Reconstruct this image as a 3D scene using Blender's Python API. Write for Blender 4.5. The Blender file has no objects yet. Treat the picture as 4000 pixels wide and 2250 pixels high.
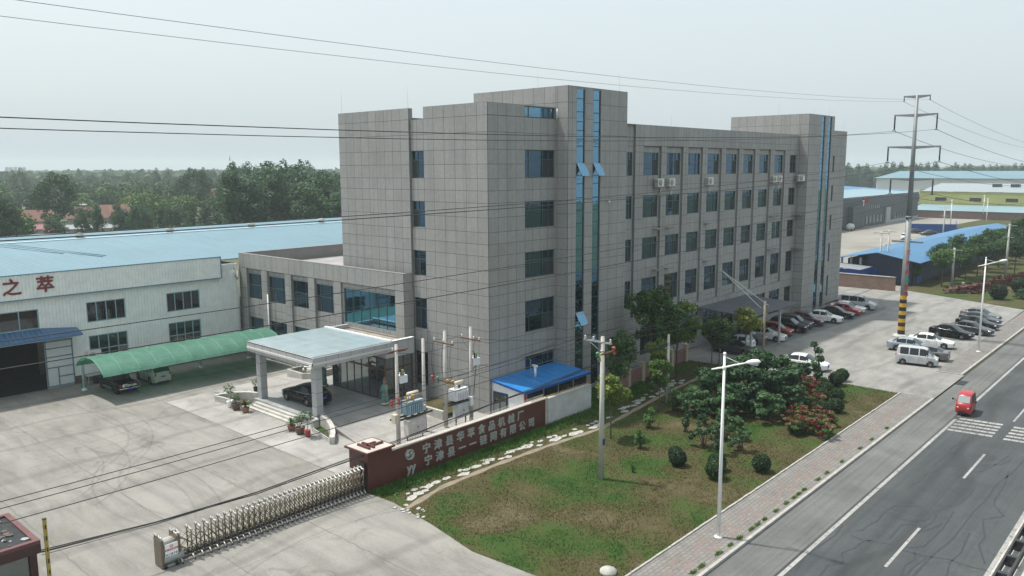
import bpy, bmesh, math, random
import numpy as np
from mathutils import Vector, Matrix, Euler
SC = bpy.context.scene
COL = SC.collection
R = math.radians
rnd = random.Random(7)
HAZE = 0.00030

# ------------------------------------------------------------------ camera
YAW, PITCH, ROLL = R(41.98568), R(-8.52794), R(-0.2734)
fw = Vector((math.cos(YAW)*math.cos(PITCH), math.sin(YAW)*math.cos(PITCH), math.sin(PITCH)))
rt = Vector((math.sin(YAW), -math.cos(YAW), 0)); up = rt.cross(fw)
cr, sr = math.cos(ROLL), math.sin(ROLL)
rx, ux = cr*rt + sr*up, -sr*rt + cr*up
cam = bpy.data.cameras.new('camera'); camo = bpy.data.objects.new('camera', cam); COL.objects.link(camo)
cam.sensor_width = 36; cam.lens = 36*3132.12/4000; cam.clip_start = 0.3; cam.clip_end = 6000
camo.matrix_world = Matrix(((rx.x, ux.x, -fw.x, 0), (rx.y, ux.y, -fw.y, 0), (rx.z, ux.z, -fw.z, 20), (0, 0, 0, 1)))
SC.camera = camo

# ------------------------------------------------------------------ sky, sun, exposure
SUN_EL = R(66); SUN_AZ = R(22)   # azimuth from +Y toward -X
w = bpy.data.worlds.new('World'); SC.world = w; w.use_nodes = True
wn = w.node_tree.nodes; wl = w.node_tree.links; wn.clear()
sky = wn.new('ShaderNodeTexSky'); sky.sky_type = 'NISHITA'; sky.sun_disc = False
sky.sun_elevation = SUN_EL; sky.sun_rotation = -SUN_AZ; sky.air_density = 1.6; sky.dust_density = 6.0; sky.ozone_density = 1.0
hsv = wn.new('ShaderNodeHueSaturation'); hsv.inputs['Saturation'].default_value = 0.45
mixv = wn.new('ShaderNodeMix'); mixv.data_type = 'RGBA'
mixv.inputs['Factor'].default_value = 0.55
mixv.inputs['B'].default_value = (6.5, 7.5, 7.95, 1)
bg = wn.new('ShaderNodeBackground'); bg.inputs['Strength'].default_value = 0.128
wo = wn.new('ShaderNodeOutputWorld')
wl.new(sky.outputs['Color'], hsv.inputs['Color']); wl.new(hsv.outputs['Color'], mixv.inputs['A'])
wl.new(mixv.outputs['Result'], bg.inputs['Color']); wl.new(bg.outputs['Background'], wo.inputs['Surface'])
sl = bpy.data.lights.new('sun', 'SUN'); sl.energy = 4.3; sl.angle = R(2.0); sl.color = (1.0, 0.95, 0.88)
so = bpy.data.objects.new('sun', sl); COL.objects.link(so)
so.rotation_euler = Euler((-(math.pi/2 - SUN_EL), 0, SUN_AZ), 'XYZ'); so.location = (40, 60, 120)
SC.view_settings.view_transform = 'Standard'; SC.view_settings.look = 'None'
SC.view_settings.exposure = 0.22; SC.view_settings.gamma = 1.0
SC.cycles.use_denoising = True
SC.cycles.max_bounces = 7; SC.cycles.diffuse_bounces = 3; SC.cycles.glossy_bounces = 3
SC.cycles.transmission_bounces = 4; SC.cycles.transparent_max_bounces = 12; SC.cycles.volume_bounces = 1
SC.cycles.sample_clamp_indirect = 6.0

# ------------------------------------------------------------------ helpers
def V3(p): return Vector(p)
class MB:
    def __init__(s): s.v = []; s.f = []; s.m = []; s.sm = []
    def add(s, vs, fs, m=0, smooth=False):
        b = len(s.v); s.v.extend([tuple(p) for p in vs])
        for f in fs: s.f.append(tuple(b+i for i in f)); s.m.append(m); s.sm.append(smooth)
    def quad(s, a, b, c, d, m=0): s.add([a, b, c, d], [(0, 1, 2, 3)], m)
    def box(s, x0, x1, y0, y1, z0, z1, m=0):
        s.add([(x0,y0,z0),(x1,y0,z0),(x1,y1,z0),(x0,y1,z0),(x0,y0,z1),(x1,y0,z1),(x1,y1,z1),(x0,y1,z1)],
              [(0,3,2,1),(4,5,6,7),(0,1,5,4),(1,2,6,5),(2,3,7,6),(3,0,4,7)], m)
    def obox(s, O, U, N, u0, u1, n0, n1, z0, z1, m=0):
        O, U, N = Vector(O), Vector(U), Vector(N); Z = Vector((0,0,1))
        P = lambda u, n, z: O + U*u + N*n + Z*z
        s.add([P(u0,n0,z0),P(u1,n0,z0),P(u1,n1,z0),P(u0,n1,z0),P(u0,n0,z1),P(u1,n0,z1),P(u1,n1,z1),P(u0,n1,z1)],
              [(0,3,2,1),(4,5,6,7),(0,1,5,4),(1,2,6,5),(2,3,7,6),(3,0,4,7)], m)
    def prism(s, poly, z0, z1, m=0):
        n = len(poly); vs = [(x,y,z0) for x,y in poly]+[(x,y,z1) for x,y in poly]
        fs = [tuple(range(n-1,-1,-1)), tuple(range(n,2*n))]+[(i,(i+1)%n,n+(i+1)%n,n+i) for i in range(n)]
        s.add(vs, fs, m)
    def slab(s, poly, z, m=0): s.add([(x,y,z) for x,y in poly], [tuple(range(len(poly)))], m)
    def tube(s, pts, r, n=6, m=0, caps=True, smooth=True):
        pts = [Vector(p) for p in pts]; rs = r if isinstance(r, (list, tuple)) else [r]*len(pts)
        vs = []; k = len(pts); prev = None
        for i, p in enumerate(pts):
            t = (pts[min(i+1,k-1)]-pts[max(i-1,0)]).normalized()
            a = prev if prev is not None else (Vector((0,0,1)) if abs(t.z) < .9 else Vector((1,0,0)))
            u = (a - t*a.dot(t)).normalized(); prev = u; q = t.cross(u)
            for j in range(n):
                an = 2*math.pi*j/n; vs.append(p+(u*math.cos(an)+q*math.sin(an))*rs[i])
        fs = [(i*n+j, i*n+(j+1)%n, (i+1)*n+(j+1)%n, (i+1)*n+j) for i in range(k-1) for j in range(n)]
        if caps: fs += [tuple(range(n-1,-1,-1)), tuple((k-1)*n+j for j in range(n))]
        s.add(vs, fs, m, smooth)
    def cyl(s, a, b, r0, r1=None, n=10, m=0): s.tube([a, b], [r0, r0 if r1 is None else r1], n, m)
    def lathe(s, c, prof, n=14, m=0, axis='z'):
        c = Vector(c); vs = []
        for r, h in prof:
            for j in range(n):
                an = 2*math.pi*j/n; x, y = r*math.cos(an), r*math.sin(an)
                vs.append(c+(Vector((x,y,h)) if axis=='z' else Vector((h,x,y)) if axis=='x' else Vector((y,h,x))))
        k = len(prof)
        fs = [(i*n+j, i*n+(j+1)%n, (i+1)*n+(j+1)%n, (i+1)*n+j) for i in range(k-1) for j in range(n)]
        fs += [tuple(range(n-1,-1,-1)), tuple((k-1)*n+j for j in range(n))]
        s.add(vs, fs, m, True)
    def blob(s, c, r, n=10, k=6, m=0, jit=0):
        prof = []
        c = Vector(c); vs = []
        for i in range(k+1):
            th = math.pi*i/k
            for j in range(n):
                an = 2*math.pi*j/n; q = 1+rnd.uniform(-jit, jit)
                vs.append(c+Vector((r[0]*math.sin(th)*math.cos(an)*q, r[1]*math.sin(th)*math.sin(an)*q, r[2]*math.cos(th)*q)))
        fs = [(i*n+j, (i+1)*n+j, (i+1)*n+(j+1)%n, i*n+(j+1)%n) for i in range(k) for j in range(n)]
        s.add(vs, fs, m, True)
    def mesh(s, name, mats):
        me = bpy.data.meshes.new(name); me.from_pydata(s.v, [], s.f)
        for mt in mats: me.materials.append(mt)
        me.polygons.foreach_set('material_index', s.m); me.polygons.foreach_set('use_smooth', s.sm)
        me.update(); return me
    def build(s, name, mats, parent=None, smooth_angle=None):
        if not isinstance(mats, (list, tuple)): mats = [mats]
        me = s.mesh(name, mats)
        if smooth_angle:
            bm = bmesh.new(); bm.from_mesh(me); bmesh.ops.remove_doubles(bm, verts=bm.verts, dist=1e-4); bmesh.ops.recalc_face_normals(bm, faces=bm.faces); bm.to_mesh(me); bm.free()
            me.polygons.foreach_set('use_smooth', [True]*len(me.polygons)); me.set_sharp_from_angle(angle=R(smooth_angle))
        o = bpy.data.objects.new(name, me); COL.objects.link(o)
        if parent: o.parent = parent
        return o
def tag(o, label=None, cat=None, group=None, kind=None):
    if label: o['label'] = label
    if cat: o['category'] = cat
    if group: o['group'] = group
    if kind: o['kind'] = kind
    return o
def thing(name, loc, label, cat, group=None, rz=0, s=1):
    o = bpy.data.objects.new(name, None); COL.objects.link(o); o.location = loc; o.rotation_euler = (0,0,rz); o.scale = (s,s,s)
    o.empty_display_size = 0.2
    return tag(o, label, cat, group)
def kids(o): return [c for c in COL.objects if c.parent == o]
def dup(root, loc, rz=0, label=None, group=None, s=None, ch=None):
    r = root.copy(); COL.objects.link(r); r.location = loc; r.rotation_euler = (0,0,rz)
    if s: r.scale = s if isinstance(s, tuple) else (s,s,s)
    if label: r['label'] = label
    if group: r['group'] = group
    def rec(src, dst):
        for c in list(src.children):
            d = c.copy(); COL.objects.link(d); d.parent = dst; rec(c, d)
    rec(root, r); return r
def text(name, s, size, O, U, W, mat, parent, depth=.03, bold=0.0, center=True, sx=1.0):
    cu = bpy.data.curves.new('tmp', 'FONT'); cu.body = s; cu.size = size; cu.extrude = depth/2; 
    cu.align_x = 'CENTER' if center else 'LEFT'; cu.align_y = 'CENTER' if center else 'BOTTOM_BASELINE'
    cu.resolution_u = 3
    to = bpy.data.objects.new('tmp', cu); COL.objects.link(to)
    dg = bpy.context.evaluated_depsgraph_get(); me = bpy.data.meshes.new_from_object(to.evaluated_get(dg))
    bpy.data.objects.remove(to); bpy.data.curves.remove(cu)
    O, U, W = Vector(O), Vector(U), Vector(W); N = U.cross(W)
    if bold:   # heavier strokes: shifted copies of the glyph, each a hair deeper so that no faces coincide
        V0 = [v.co.copy() for v in me.vertices]; F0 = [tuple(p.vertices) for p in me.polygons]; q = bold*size
        VV, FF = [], []
        for k, (dx, dy) in enumerate(((0,0),(q,0),(-q,0),(0,q),(0,-q),(q*.7,q*.7),(-q*.7,-q*.7))):
            b_ = len(VV); VV += [(c.x+dx, c.y+dy, c.z-.0012*k) for c in V0]; FF += [tuple(b_+i for i in f) for f in F0]
        bpy.data.meshes.remove(me); me = bpy.data.meshes.new(name); me.from_pydata(VV, [], FF)
    for v in me.vertices: c = v.co.copy(); v.co = O + U*c.x*sx + W*c.y + N*c.z
    me.materials.clear(); me.materials.append(mat); me.name = name
    o = bpy.data.objects.new(name, me); COL.objects.link(o)
    if parent: o.parent = parent
    return o

# ------------------------------------------------------------------ materials
MATS = {}
def nmat(name):
    m = bpy.data.materials.new(name); m.use_nodes = True; n = m.node_tree.nodes; l = m.node_tree.links
    return m, n, l, n['Principled BSDF']
def noise(n, l, co, scale, detail=4, rough=.6, dist=0):
    t = n.new('ShaderNodeTexNoise'); t.inputs['Scale'].default_value = scale; t.inputs['Detail'].default_value = detail
    t.inputs['Roughness'].default_value = rough; t.inputs['Distortion'].default_value = dist
    l.new(co, t.inputs['Vector']); return t.outputs['Fac']
def ramp(n, l, fac, stops):
    r = n.new('ShaderNodeValToRGB'); e = r.color_ramp.elements
    while len(e) < len(stops): e.new(.5)
    for k, (p, c) in enumerate(stops): e[k].position = p; e[k].color = (*c, 1)
    l.new(fac, r.inputs['Fac']); return r.outputs['Color']
def mixc(n, l, fac, a, b, mode='MIX'):
    x = n.new('ShaderNodeMix'); x.data_type = 'RGBA'; x.blend_type = mode
    for k, v in (('Factor', fac), ('A', a), ('B', b)):
        if isinstance(v, (int, float)): x.inputs[k].default_value = v
        elif isinstance(v, tuple): x.inputs[k].default_value = (*v, 1)
        else: l.new(v, x.inputs[k])
    return x.outputs['Result']
def math_(n, l, op, a, b=None, c=None):
    x = n.new('ShaderNodeMath'); x.operation = op
    for k, v in enumerate((a, b, c)):
        if v is None: continue
        if isinstance(v, (int, float)): x.inputs[k].default_value = v
        else: l.new(v, x.inputs[k])
    return x.outputs[0]
def M(name, c, rough=.7, metal=0, var=.18, scale=2.0, bump=0, coat=0, spec=.5, fine=0, runs=0):
    if name in MATS: return MATS[name]
    m, n, l, b = nmat(name)
    co = n.new('ShaderNodeTexCoord').outputs['Object']
    f = noise(n, l, co, scale, 6, .65)
    lo = tuple(max(0, x*(1-var)) for x in c); hi = tuple(min(1, x*(1+var)) for x in c)
    colr = ramp(n, l, f, [(.3, lo), (.7, hi)])
    if fine:
        g = noise(n, l, co, scale*14, 3, .6); colr = mixc(n, l, fine, colr, ramp(n, l, g, [(.35, (.45,.45,.45)), (.65, (1.5,1.5,1.5))]), 'MULTIPLY')
    if runs:   # rain streaks running down
        mp = n.new('ShaderNodeMapping'); mp.inputs['Scale'].default_value = (1.3,1.3,.09); l.new(co, mp.inputs['Vector'])
        st = noise(n, l, mp.outputs['Vector'], 1.0, 6, .7); big = noise(n, l, co, .12, 4, .6)
        colr = mixc(n, l, runs, colr, ramp(n, l, st, [(.30, (.80,.80,.81)), (.50, (1,1,1)), (.75, (1.05,1.045,1.03))]), 'MULTIPLY')
        colr = mixc(n, l, runs, colr, ramp(n, l, big, [(.32, (.88,.87,.85)), (.55, (1,1,1))]), 'MULTIPLY')
    l.new(colr, b.inputs['Base Color'])
    b.inputs['Roughness'].default_value = rough; b.inputs['Metallic'].default_value = metal
    b.inputs['Specular IOR Level'].default_value = spec
    if coat: b.inputs['Coat Weight'].default_value = coat; b.inputs['Coat Roughness'].default_value = .05
    if bump:
        bp = n.new('ShaderNodeBump'); bp.inputs['Strength'].default_value = bump; bp.inputs['Distance'].default_value = .02
        l.new(noise(n, l, co, scale*6, 5), bp.inputs['Height']); l.new(bp.outputs['Normal'], b.inputs['Normal'])
    MATS[name] = m; return m
def glass(name, dark, tint, k, wav=0.0, rough=.02):
    m, n, l, b = nmat(name)
    b.inputs['Base Color'].default_value = (*dark, 1); b.inputs['Roughness'].default_value = .25; b.inputs['Specular IOR Level'].default_value = .2
    gl = n.new('ShaderNodeBsdfGlossy'); gl.inputs['Color'].default_value = (*tint, 1); gl.inputs['Roughness'].default_value = rough
    lw = n.new('ShaderNodeLayerWeight'); lw.inputs['Blend'].default_value = k
    mx = n.new('ShaderNodeMixShader'); out = n['Material Output']
    l.new(lw.outputs['Facing'], mx.inputs['Fac']); f = math_(n, l, 'MULTIPLY_ADD', lw.outputs['Facing'], 1-k, k); l.new(f, mx.inputs['Fac'])
    l.new(b.outputs[0], mx.inputs[1]); l.new(gl.outputs[0], mx.inputs[2]); l.new(mx.outputs[0], out.inputs['Surface'])
    if wav:
        co = n.new('ShaderNodeTexCoord').outputs['Object']
        bp = n.new('ShaderNodeBump'); bp.inputs['Strength'].default_value = wav; bp.inputs['Distance'].default_value = .02
        l.new(noise(n, l, co, .9, 2, .5), bp.inputs['Height']); l.new(bp.outputs['Normal'], gl.inputs['Normal'])
    MATS[name] = m; return m
def leafmat(name, cols, rough=.6, scale=.9):
    m, n, l, b = nmat(name)
    tc = n.new('ShaderNodeTexCoord').outputs['Object']; oi = n.new('ShaderNodeObjectInfo')
    f = noise(n, l, tc, scale, 5, .7)
    f2 = math_(n, l, 'MULTIPLY_ADD', math_(n, l, 'SUBTRACT', oi.outputs['Random'], .5), .25, f)
    c = ramp(n, l, f2, [(.28+.44*i/(len(cols)-1), q) for i, q in enumerate(cols)])
    l.new(c, b.inputs['Base Color']); b.inputs['Roughness'].default_value = rough; b.inputs['Specular IOR Level'].default_value = .3
    tr = n.new('ShaderNodeBsdfTranslucent'); l.new(c, tr.inputs['Color'])
    mx = n.new('ShaderNodeMixShader'); mx.inputs['Fac'].default_value = .25
    l.new(b.outputs[0], mx.inputs[1]); l.new(tr.outputs[0], mx.inputs[2]); l.new(mx.outputs[0], n['Material Output'].inputs['Surface'])
    MATS[name] = m; return m

panel_mats = [M('grey_cladding_%d' % i, c, .6, 0, .035, .22, 0, 0, .35, .10, .75) for i, c in
              enumerate([(.300,.297,.287),(.314,.310,.300),(.288,.286,.278)])]
grout = M('cladding_joint', (.055,.056,.057), .9)
reveal_m = M('cladding_reveal', (.22,.218,.212), .7, 0, .1, 1, 0, 0, .3, 0, .8)
frame_m = M('green_window_frame', (.055,.10,.095), .4, 0, .1)
screen_m = M('insect_screen', (.03,.033,.037), .9, 0, .15)
win_glass = glass('tinted_window_glass', (.004,.008,.011), (.24,.42,.62), .13, .05)
blue_glass = glass('blue_mirror_glass', (.006,.016,.024), (.22,.46,.66), .46, .25)
dark_glass = glass('dark_glass', (.006,.007,.008), (.55,.6,.65), .10)
clear_glass = glass('shopfront_glass', (.035,.045,.045), (.7,.8,.8), .16)
car_glass = glass('car_glass', (.004,.005,.006), (.5,.58,.62), .07)
roof_grey = M('grey_roof_membrane', (.26,.25,.25), .85, 0, .25, .5, .2)
conc = M('bare_concrete', (.42,.41,.38), .85, 0, .25, 1.2, .15, 0, .3, .3)
white_paint = M('white_paint', (.78,.79,.78), .5, 0, .06)
steel = M('galvanised_steel', (.42,.44,.45), .45, .6, .12)
darksteel = M('dark_steel', (.05,.052,.055), .5, .4, .2)
rubber = M('black_rubber', (.018,.018,.019), .8, 0, .2)
black_m = M('black_plastic', (.015,.015,.016), .5)
wire_m = M('wire_black', (.02,.021,.022), .6)
alum = M('aluminium_grey', (.5,.52,.53), .4, .5, .1)
rust = M('rusty_steel', (.16,.075,.05), .8, .1, .35, 5)

# ------------------------------------------------------------------ ground, road, pavements
def ground_mat(name, stops, scale, detail=8, joints=None, streak=0, rough=.85, bump=.15, stains=0, jcol=.55):
    m, n, l, b = nmat(name)
    co = n.new('ShaderNodeTexCoord').outputs['Object']
    f = noise(n, l, co, scale, detail, .62, .4)
    c = ramp(n, l, f, stops)
    mp = n.new('ShaderNodeMapping'); mp.inputs['Scale'].default_value = (1, 1, 1); l.new(co, mp.inputs['Vector'])
    fine = noise(n, l, co, 6, 6, .7)
    c = mixc(n, l, .55, c, ramp(n, l, fine, [(.3, (.78,.78,.78)), (.7, (1.16,1.16,1.16))]), 'MULTIPLY')
    if streak:
        mp2 = n.new('ShaderNodeMapping'); mp2.inputs['Scale'].default_value = streak; l.new(co, mp2.inputs['Vector'])
        s = noise(n, l, mp2.outputs['Vector'], 1.0, 6, .65, .8)
        c = mixc(n, l, .8, c, ramp(n, l, s, [(.32, (.72,.72,.73)), (.52, (1,1,1)), (.72, (1.16,1.15,1.13))]), 'MULTIPLY')
    if stains:
        s = noise(n, l, co, .35, 5, .7, 1.2)
        c = mixc(n, l, 1, c, ramp(n, l, s, [(.30, (stains,stains,stains*.97)), (.42, (1,1,1))]), 'MULTIPLY')
        wv = n.new('ShaderNodeTexWave'); wv.wave_type = 'RINGS'; wv.inputs['Scale'].default_value = .05; wv.inputs['Distortion'].default_value = 9
        wv.inputs['Detail'].default_value = 3; wv.inputs['Detail Scale'].default_value = .6; l.new(co, wv.inputs['Vector'])
        c = mixc(n, l, .9, c, ramp(n, l, wv.outputs['Fac'], [(.0, (.80,.80,.80)), (.06, (1,1,1))]), 'MULTIPLY')
    if joints:
        sep = n.new('ShaderNodeSeparateXYZ'); wob = n.new('ShaderNodeMix'); wob.data_type = 'VECTOR'; wob.inputs['Factor'].default_value = .02
        nt = n.new('ShaderNodeTexNoise'); nt.inputs['Scale'].default_value = 1.5; l.new(co, nt.inputs['Vector'])
        va = n.new('ShaderNodeVectorMath'); va.operation = 'MULTIPLY_ADD'; l.new(nt.outputs['Color'], va.inputs[0]); va.inputs[1].default_value = (.25,.25,0); l.new(co, va.inputs[2])
        l.new(va.outputs[0], sep.inputs[0])
        for ax, per, off, wd in joints:
            q = math_(n, l, 'FRACT', math_(n, l, 'MULTIPLY_ADD', sep.outputs[ax], 1/per, off))
            k = math_(n, l, 'LESS_THAN', math_(n, l, 'ABSOLUTE', math_(n, l, 'SUBTRACT', q, .5)), wd/per/2)
            c = mixc(n, l, math_(n, l, 'MULTIPLY', k, jcol), c, (.10,.10,.095))
    l.new(c, b.inputs['Base Color']); b.inputs['Roughness'].default_value = rough; b.inputs['Specular IOR Level'].default_value = .3
    bp = n.new('ShaderNodeBump'); bp.inputs['Strength'].default_value = bump; bp.inputs['Distance'].default_value = .02
    l.new(noise(n, l, co, 9, 6, .7), bp.inputs['Height']); l.new(bp.outputs['Normal'], b.inputs['Normal'])
    MATS[name] = m; return m
yard_m = ground_mat('yard_concrete', [(.3,(0.159,0.155,0.138)),(.5,(0.211,0.204,0.186)),(.72,(0.258,0.251,0.232))], .13, 8, [(0,5.4,.9444,.08),(1,15.6,.2,.05)], (.9,.16,1), .85, .1, .72)
pale_m = ground_mat('pale_forecourt_concrete', [(.3,(0.225,0.221,0.207)),(.5,(0.293,0.286,0.270)),(.75,(0.360,0.353,0.338))], .25, 8, [(0,5.4,.9444,.06),(1,5.3,.1,.04)], (.5,.3,1), .85, .1, .86)
park_m = ground_mat('parking_concrete', [(.3,(0.176,0.175,0.163)),(.5,(0.228,0.225,0.213)),(.75,(0.275,0.273,0.258))], .18, 8, [(0,5.5,.2,.05),(1,6.0,.3,.05)], (.25,.8,1), .85, .1, .85)
dark_park_m = ground_mat('dark_parking_strip', [(.3,(.12,.122,.12)),(.6,(.175,.176,.17)),(.8,(.22,.22,.21))], .3, 8, None, 0, .9, .2, .8)  # darker toned ground for the strip along the office wall
road_m = ground_mat('asphalt', [(.3,(.046,.052,.055)),(.6,(.064,.071,.074)),(.8,(.088,.095,.096))], .2, 8, [(0,23,.4,.04)], (.03,1.15,1), .9, .25, .8, .5)
dust_m = ground_mat('dusty_asphalt', [(.3,(0.099,0.103,0.101)),(.6,(0.133,0.138,0.134)),(.8,(0.163,0.165,0.160))], .25, 8, [(0,23,.4,.04)], (.04,2.2,1), .9, .2, 0, .3)
walk_m = None
def brick_mat(name, c1, c2, mortar, sx, rough=.85, sc=1.0, vert=False):
    m, n, l, b = nmat(name)
    co = n.new('ShaderNodeTexCoord').outputs['Object']
    if vert:
        sep = n.new('ShaderNodeSeparateXYZ'); l.new(co, sep.inputs[0]); cmb = n.new('ShaderNodeCombineXYZ')
        l.new(math_(n, l, 'ADD', sep.outputs[0], sep.outputs[1]), cmb.inputs[0]); l.new(sep.outputs[2], cmb.inputs[1]); co2 = cmb.outputs[0]
    else: co2 = co
    t = n.new('ShaderNodeTexBrick'); l.new(co2, t.inputs['Vector']); t.inputs['Scale'].default_value = sc
    t.inputs['Color1'].default_value = (*c1,1); t.inputs['Color2'].default_value = (*c2,1); t.inputs['Mortar'].default_value = (*mortar,1)
    t.inputs['Brick Width'].default_value = sx[0]; t.inputs['Row Height'].default_value = sx[1]; t.inputs['Mortar Size'].default_value = sx[2]
    f = noise(n, l, co, .8, 6, .7)
    c = mixc(n, l, .7, t.outputs['Color'], ramp(n, l, f, [(.3,(.7,.7,.7)),(.7,(1.2,1.2,1.2))]), 'MULTIPLY')
    l.new(c, b.inputs['Base Color']); b.inputs['Roughness'].default_value = rough
    MATS[name] = m; return m
walk_m = brick_mat('grey_paving_bricks', (.195,.186,.172), (.165,.157,.146), (.09,.086,.08), (.42,.24,.018))
brick_red = brick_mat('brown_brickwork', (.22,.13,.095), (.17,.10,.075), (.20,.17,.145), (.5,.12,.02), vert=True)
brick_dark = brick_mat('dark_brickwork', (.13,.075,.06), (.10,.058,.05), (.11,.08,.07), (.5,.12,.02), vert=True)
redpave = M('faded_red_paving', (.175,.14,.126), .85, 0, .2, 3)
kerb_m = M('kerb_stone', (.33,.32,.30), .85, 0, .25, 2)
mark_m, n, l, b = nmat('worn_white_marking')
co = n.new('ShaderNodeTexCoord').outputs['Object']
l.new(mixc(n, l, 1, ramp(n, l, noise(n, l, co, 3.5, 8, .75), [(.34,(.09,.095,.095)),(.45,(.27,.27,.26)),(.7,(.37,.37,.36))]), ramp(n, l, noise(n, l, co, .25, 3), [(.3,(.75,.75,.75)),(.7,(1.1,1.1,1.1))]), 'MULTIPLY'), b.inputs['Base Color']); b.inputs['Roughness'].default_value = .85
seal_m = M('crack_sealant', (.028,.032,.036), .6)
soil_m = ground_mat('field_soil', [(.3,(.05,.075,.03)),(.5,(.07,.085,.04)),(.7,(.13,.115,.075))], .03)
lawn_m, n, l, b = nmat('lawn_soil_and_turf')
co = n.new('ShaderNodeTexCoord').outputs['Object']
def grass_col(n, l, co):
    f = noise(n, l, co, .22, 7, .62, .6); g = noise(n, l, co, 3.0, 5, .7)
    f = math_(n, l, 'MULTIPLY_ADD', math_(n, l, 'SUBTRACT', g, .5), .22, f)
    return ramp(n, l, f, [(.30,(.022,.056,.012)),(.42,(.042,.070,.019)),(.49,(.060,.064,.025)),(.56,(.068,.060,.029)),(.68,(.10,.088,.05))])
c = grass_col(n, l, co); l.new(c, b.inputs['Base Color']); b.inputs['Roughness'].default_value = .95; b.inputs['Specular IOR Level'].default_value = .1
bp = n.new('ShaderNodeBump'); bp.inputs['Strength'].default_value = .5; bp.inputs['Distance'].default_value = .05
l.new(noise(n, l, co, 7, 6, .7), bp.inputs['Height']); l.new(bp.outputs['Normal'], b.inputs['Normal'])
grass_m, n, l, b = nmat('grass_blades')
co = n.new('ShaderNodeTexCoord').outputs['Object']; c = grass_col(n, l, co)
c = mixc(n, l, 1, c, (1.5,1.5,1.3), 'MULTIPLY'); l.new(c, b.inputs['Base Color']); b.inputs['Roughness'].default_value = .7; b.inputs['Specular IOR Level'].default_value = .2
tr = n.new('ShaderNodeBsdfTranslucent'); l.new(c, tr.inputs['Color']); mx = n.new('ShaderNodeMixShader'); mx.inputs['Fac'].default_value = .45
l.new(b.outputs[0], mx.inputs[1]); l.new(tr.outputs[0], mx.inputs[2]); l.new(mx.outputs[0], n['Material Output'].inputs['Surface'])
weed_m = leafmat('bright_weeds', [(.035,.10,.012),(.065,.16,.022),(.10,.19,.035),(.13,.19,.05)], .6, 1.2)

def sheet(name, poly, z, mat, kind='structure'):
    mb = MB(); mb.slab(poly, z); return tag(mb.build(name, mat), kind=kind)
def rect(x0, x1, y0, y1): return [(x0,y0),(x1,y0),(x1,y1),(x0,y1)]
sheet('ground', rect(-150, 2600, -200, 2600), -.16, soil_m)
sheet('yard', rect(-30, 44.6, 20.6, 79.9), 0.0, yard_m)
tm, n, l, b_s = nmat('tyre_rubber_trace')
co = n.new('ShaderNodeTexCoord').outputs['Object']; b_s.inputs['Base Color'].default_value = (.07,.07,.066,1); b_s.inputs['Roughness'].default_value = .9
tp = n.new('ShaderNodeBsdfTransparent'); mx = n.new('ShaderNodeMixShader'); l.new(math_(n, l, 'MULTIPLY', noise(n, l, co, .5, 5, .7), .20), mx.inputs['Fac'])
l.new(tp.outputs[0], mx.inputs[1]); l.new(b_s.outputs[0], mx.inputs[2]); l.new(mx.outputs[0], n['Material Output'].inputs['Surface'])
yd = bpy.data.objects['yard']
for cx_, cy_, r_, a0, a1 in ((14,66,11,-75,20),(14,66,12.6,-70,15),(12,60,9,-60,35),(12,60,10.6,-60,40),(28,48,9,120,200),(28,48,10.5,115,205),(22,72,9,-120,-40),(22,72,10.6,-115,-40),(10,50,12,-30,40),(10,50,13.5,-25,38),(24,20,14,70,120),(24,20,15.6,68,118),(33,62,9,170,250)):
    mb = MB(); k_ = 26
    for i in range(k_):
        q = []
        for aa, rr_ in ((i,r_-.08),(i+1,r_-.08),(i+1,r_+.08),(i,r_+.08)):
            an = R(a0+(a1-a0)*aa/k_); q.append((cx_+rr_*math.cos(an), cy_+rr_*math.sin(an)*1.15, .004))
        if all(20.7 < p[1] < 77 and p[0] < 29.8 for p in q): mb.quad(*q)
    if mb.f: mb.build('tyre_mark', tm, yd)
sheet('forecourt', [(29.9,38.9),(46.0,38.9),(46.0,68.3),(30.0,67.4)], .006, pale_m)
sheet('parking_lot', [(74.4,20.3),(85.0,20.3),(130,20.55),(139.0,39.4),(139.0,60),(122,60),(122,43),(70,43.6),(63,43.6),(63,41.2),(73.2,41.2),(74.4,24)], 0.0, park_m)
sheet('parking_bay_strip', [(84,37.4),(118,35.2),(122,42.3),(84,43.5)], .005, dark_park_m)
sheet('driveway', rect(-30, 28.2, 17.9, 20.62), -.004, yard_m)
sheet('entrance_apron', [(74.6,17.9),(85.0,17.9),(85.0,20.32),(74.6,20.32)], -.004, park_m)
road = sheet('road', rect(-60, 900, -12, 17.9), -.13, road_m)
mb = MB(); mb.slab(rect(-60, 900, 15.35, 17.85), -.126); mb.build('dusty_shoulder', dust_m, road)
mb = MB()
mb.slab(rect(20, 69.9, 14.98, 15.2), -.121); mb.slab(rect(70.9, 500, 14.98, 15.2), -.121)
for x in (25.5, 41.0, 56.6, 72.2, 87.8, 103.4, 119, 134.6, 150.2, 165.8, 181.4): mb.slab(rect(x, x+5.9, 11.4, 11.56), -.121)
mb.slab(rect(20, 500, 7.36, 7.55), -.121)
mb.build('lane_marking', mark_m, road)
mb = MB()
for k in range(5):
    x = 66.5+k*.9
    for j in range(6):
        mb.slab([(x+.07*j,14.9-.5*j),(x+.45+.07*j,14.9-.5*j),(x+.45+.07*(j+1),14.9-.5*(j+1)+.04),(x+.07*(j+1),14.9-.5*(j+1)+.04)], -.121)
        mb.slab([(x+.3+.07*j,11.2-.5*j),(x+.75+.07*j,11.2-.5*j),(x+.75+.07*(j+1),11.2-.5*(j+1)+.04),(x+.3+.07*(j+1),11.2-.5*(j+1)+.04)], -.121)
for k in range(3): mb.slab(rect(30.3+k*.9, 30.75+k*.9, 12.1, 14.9), -.121)
mb.build('rumble_stripe', mark_m, road)
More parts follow.
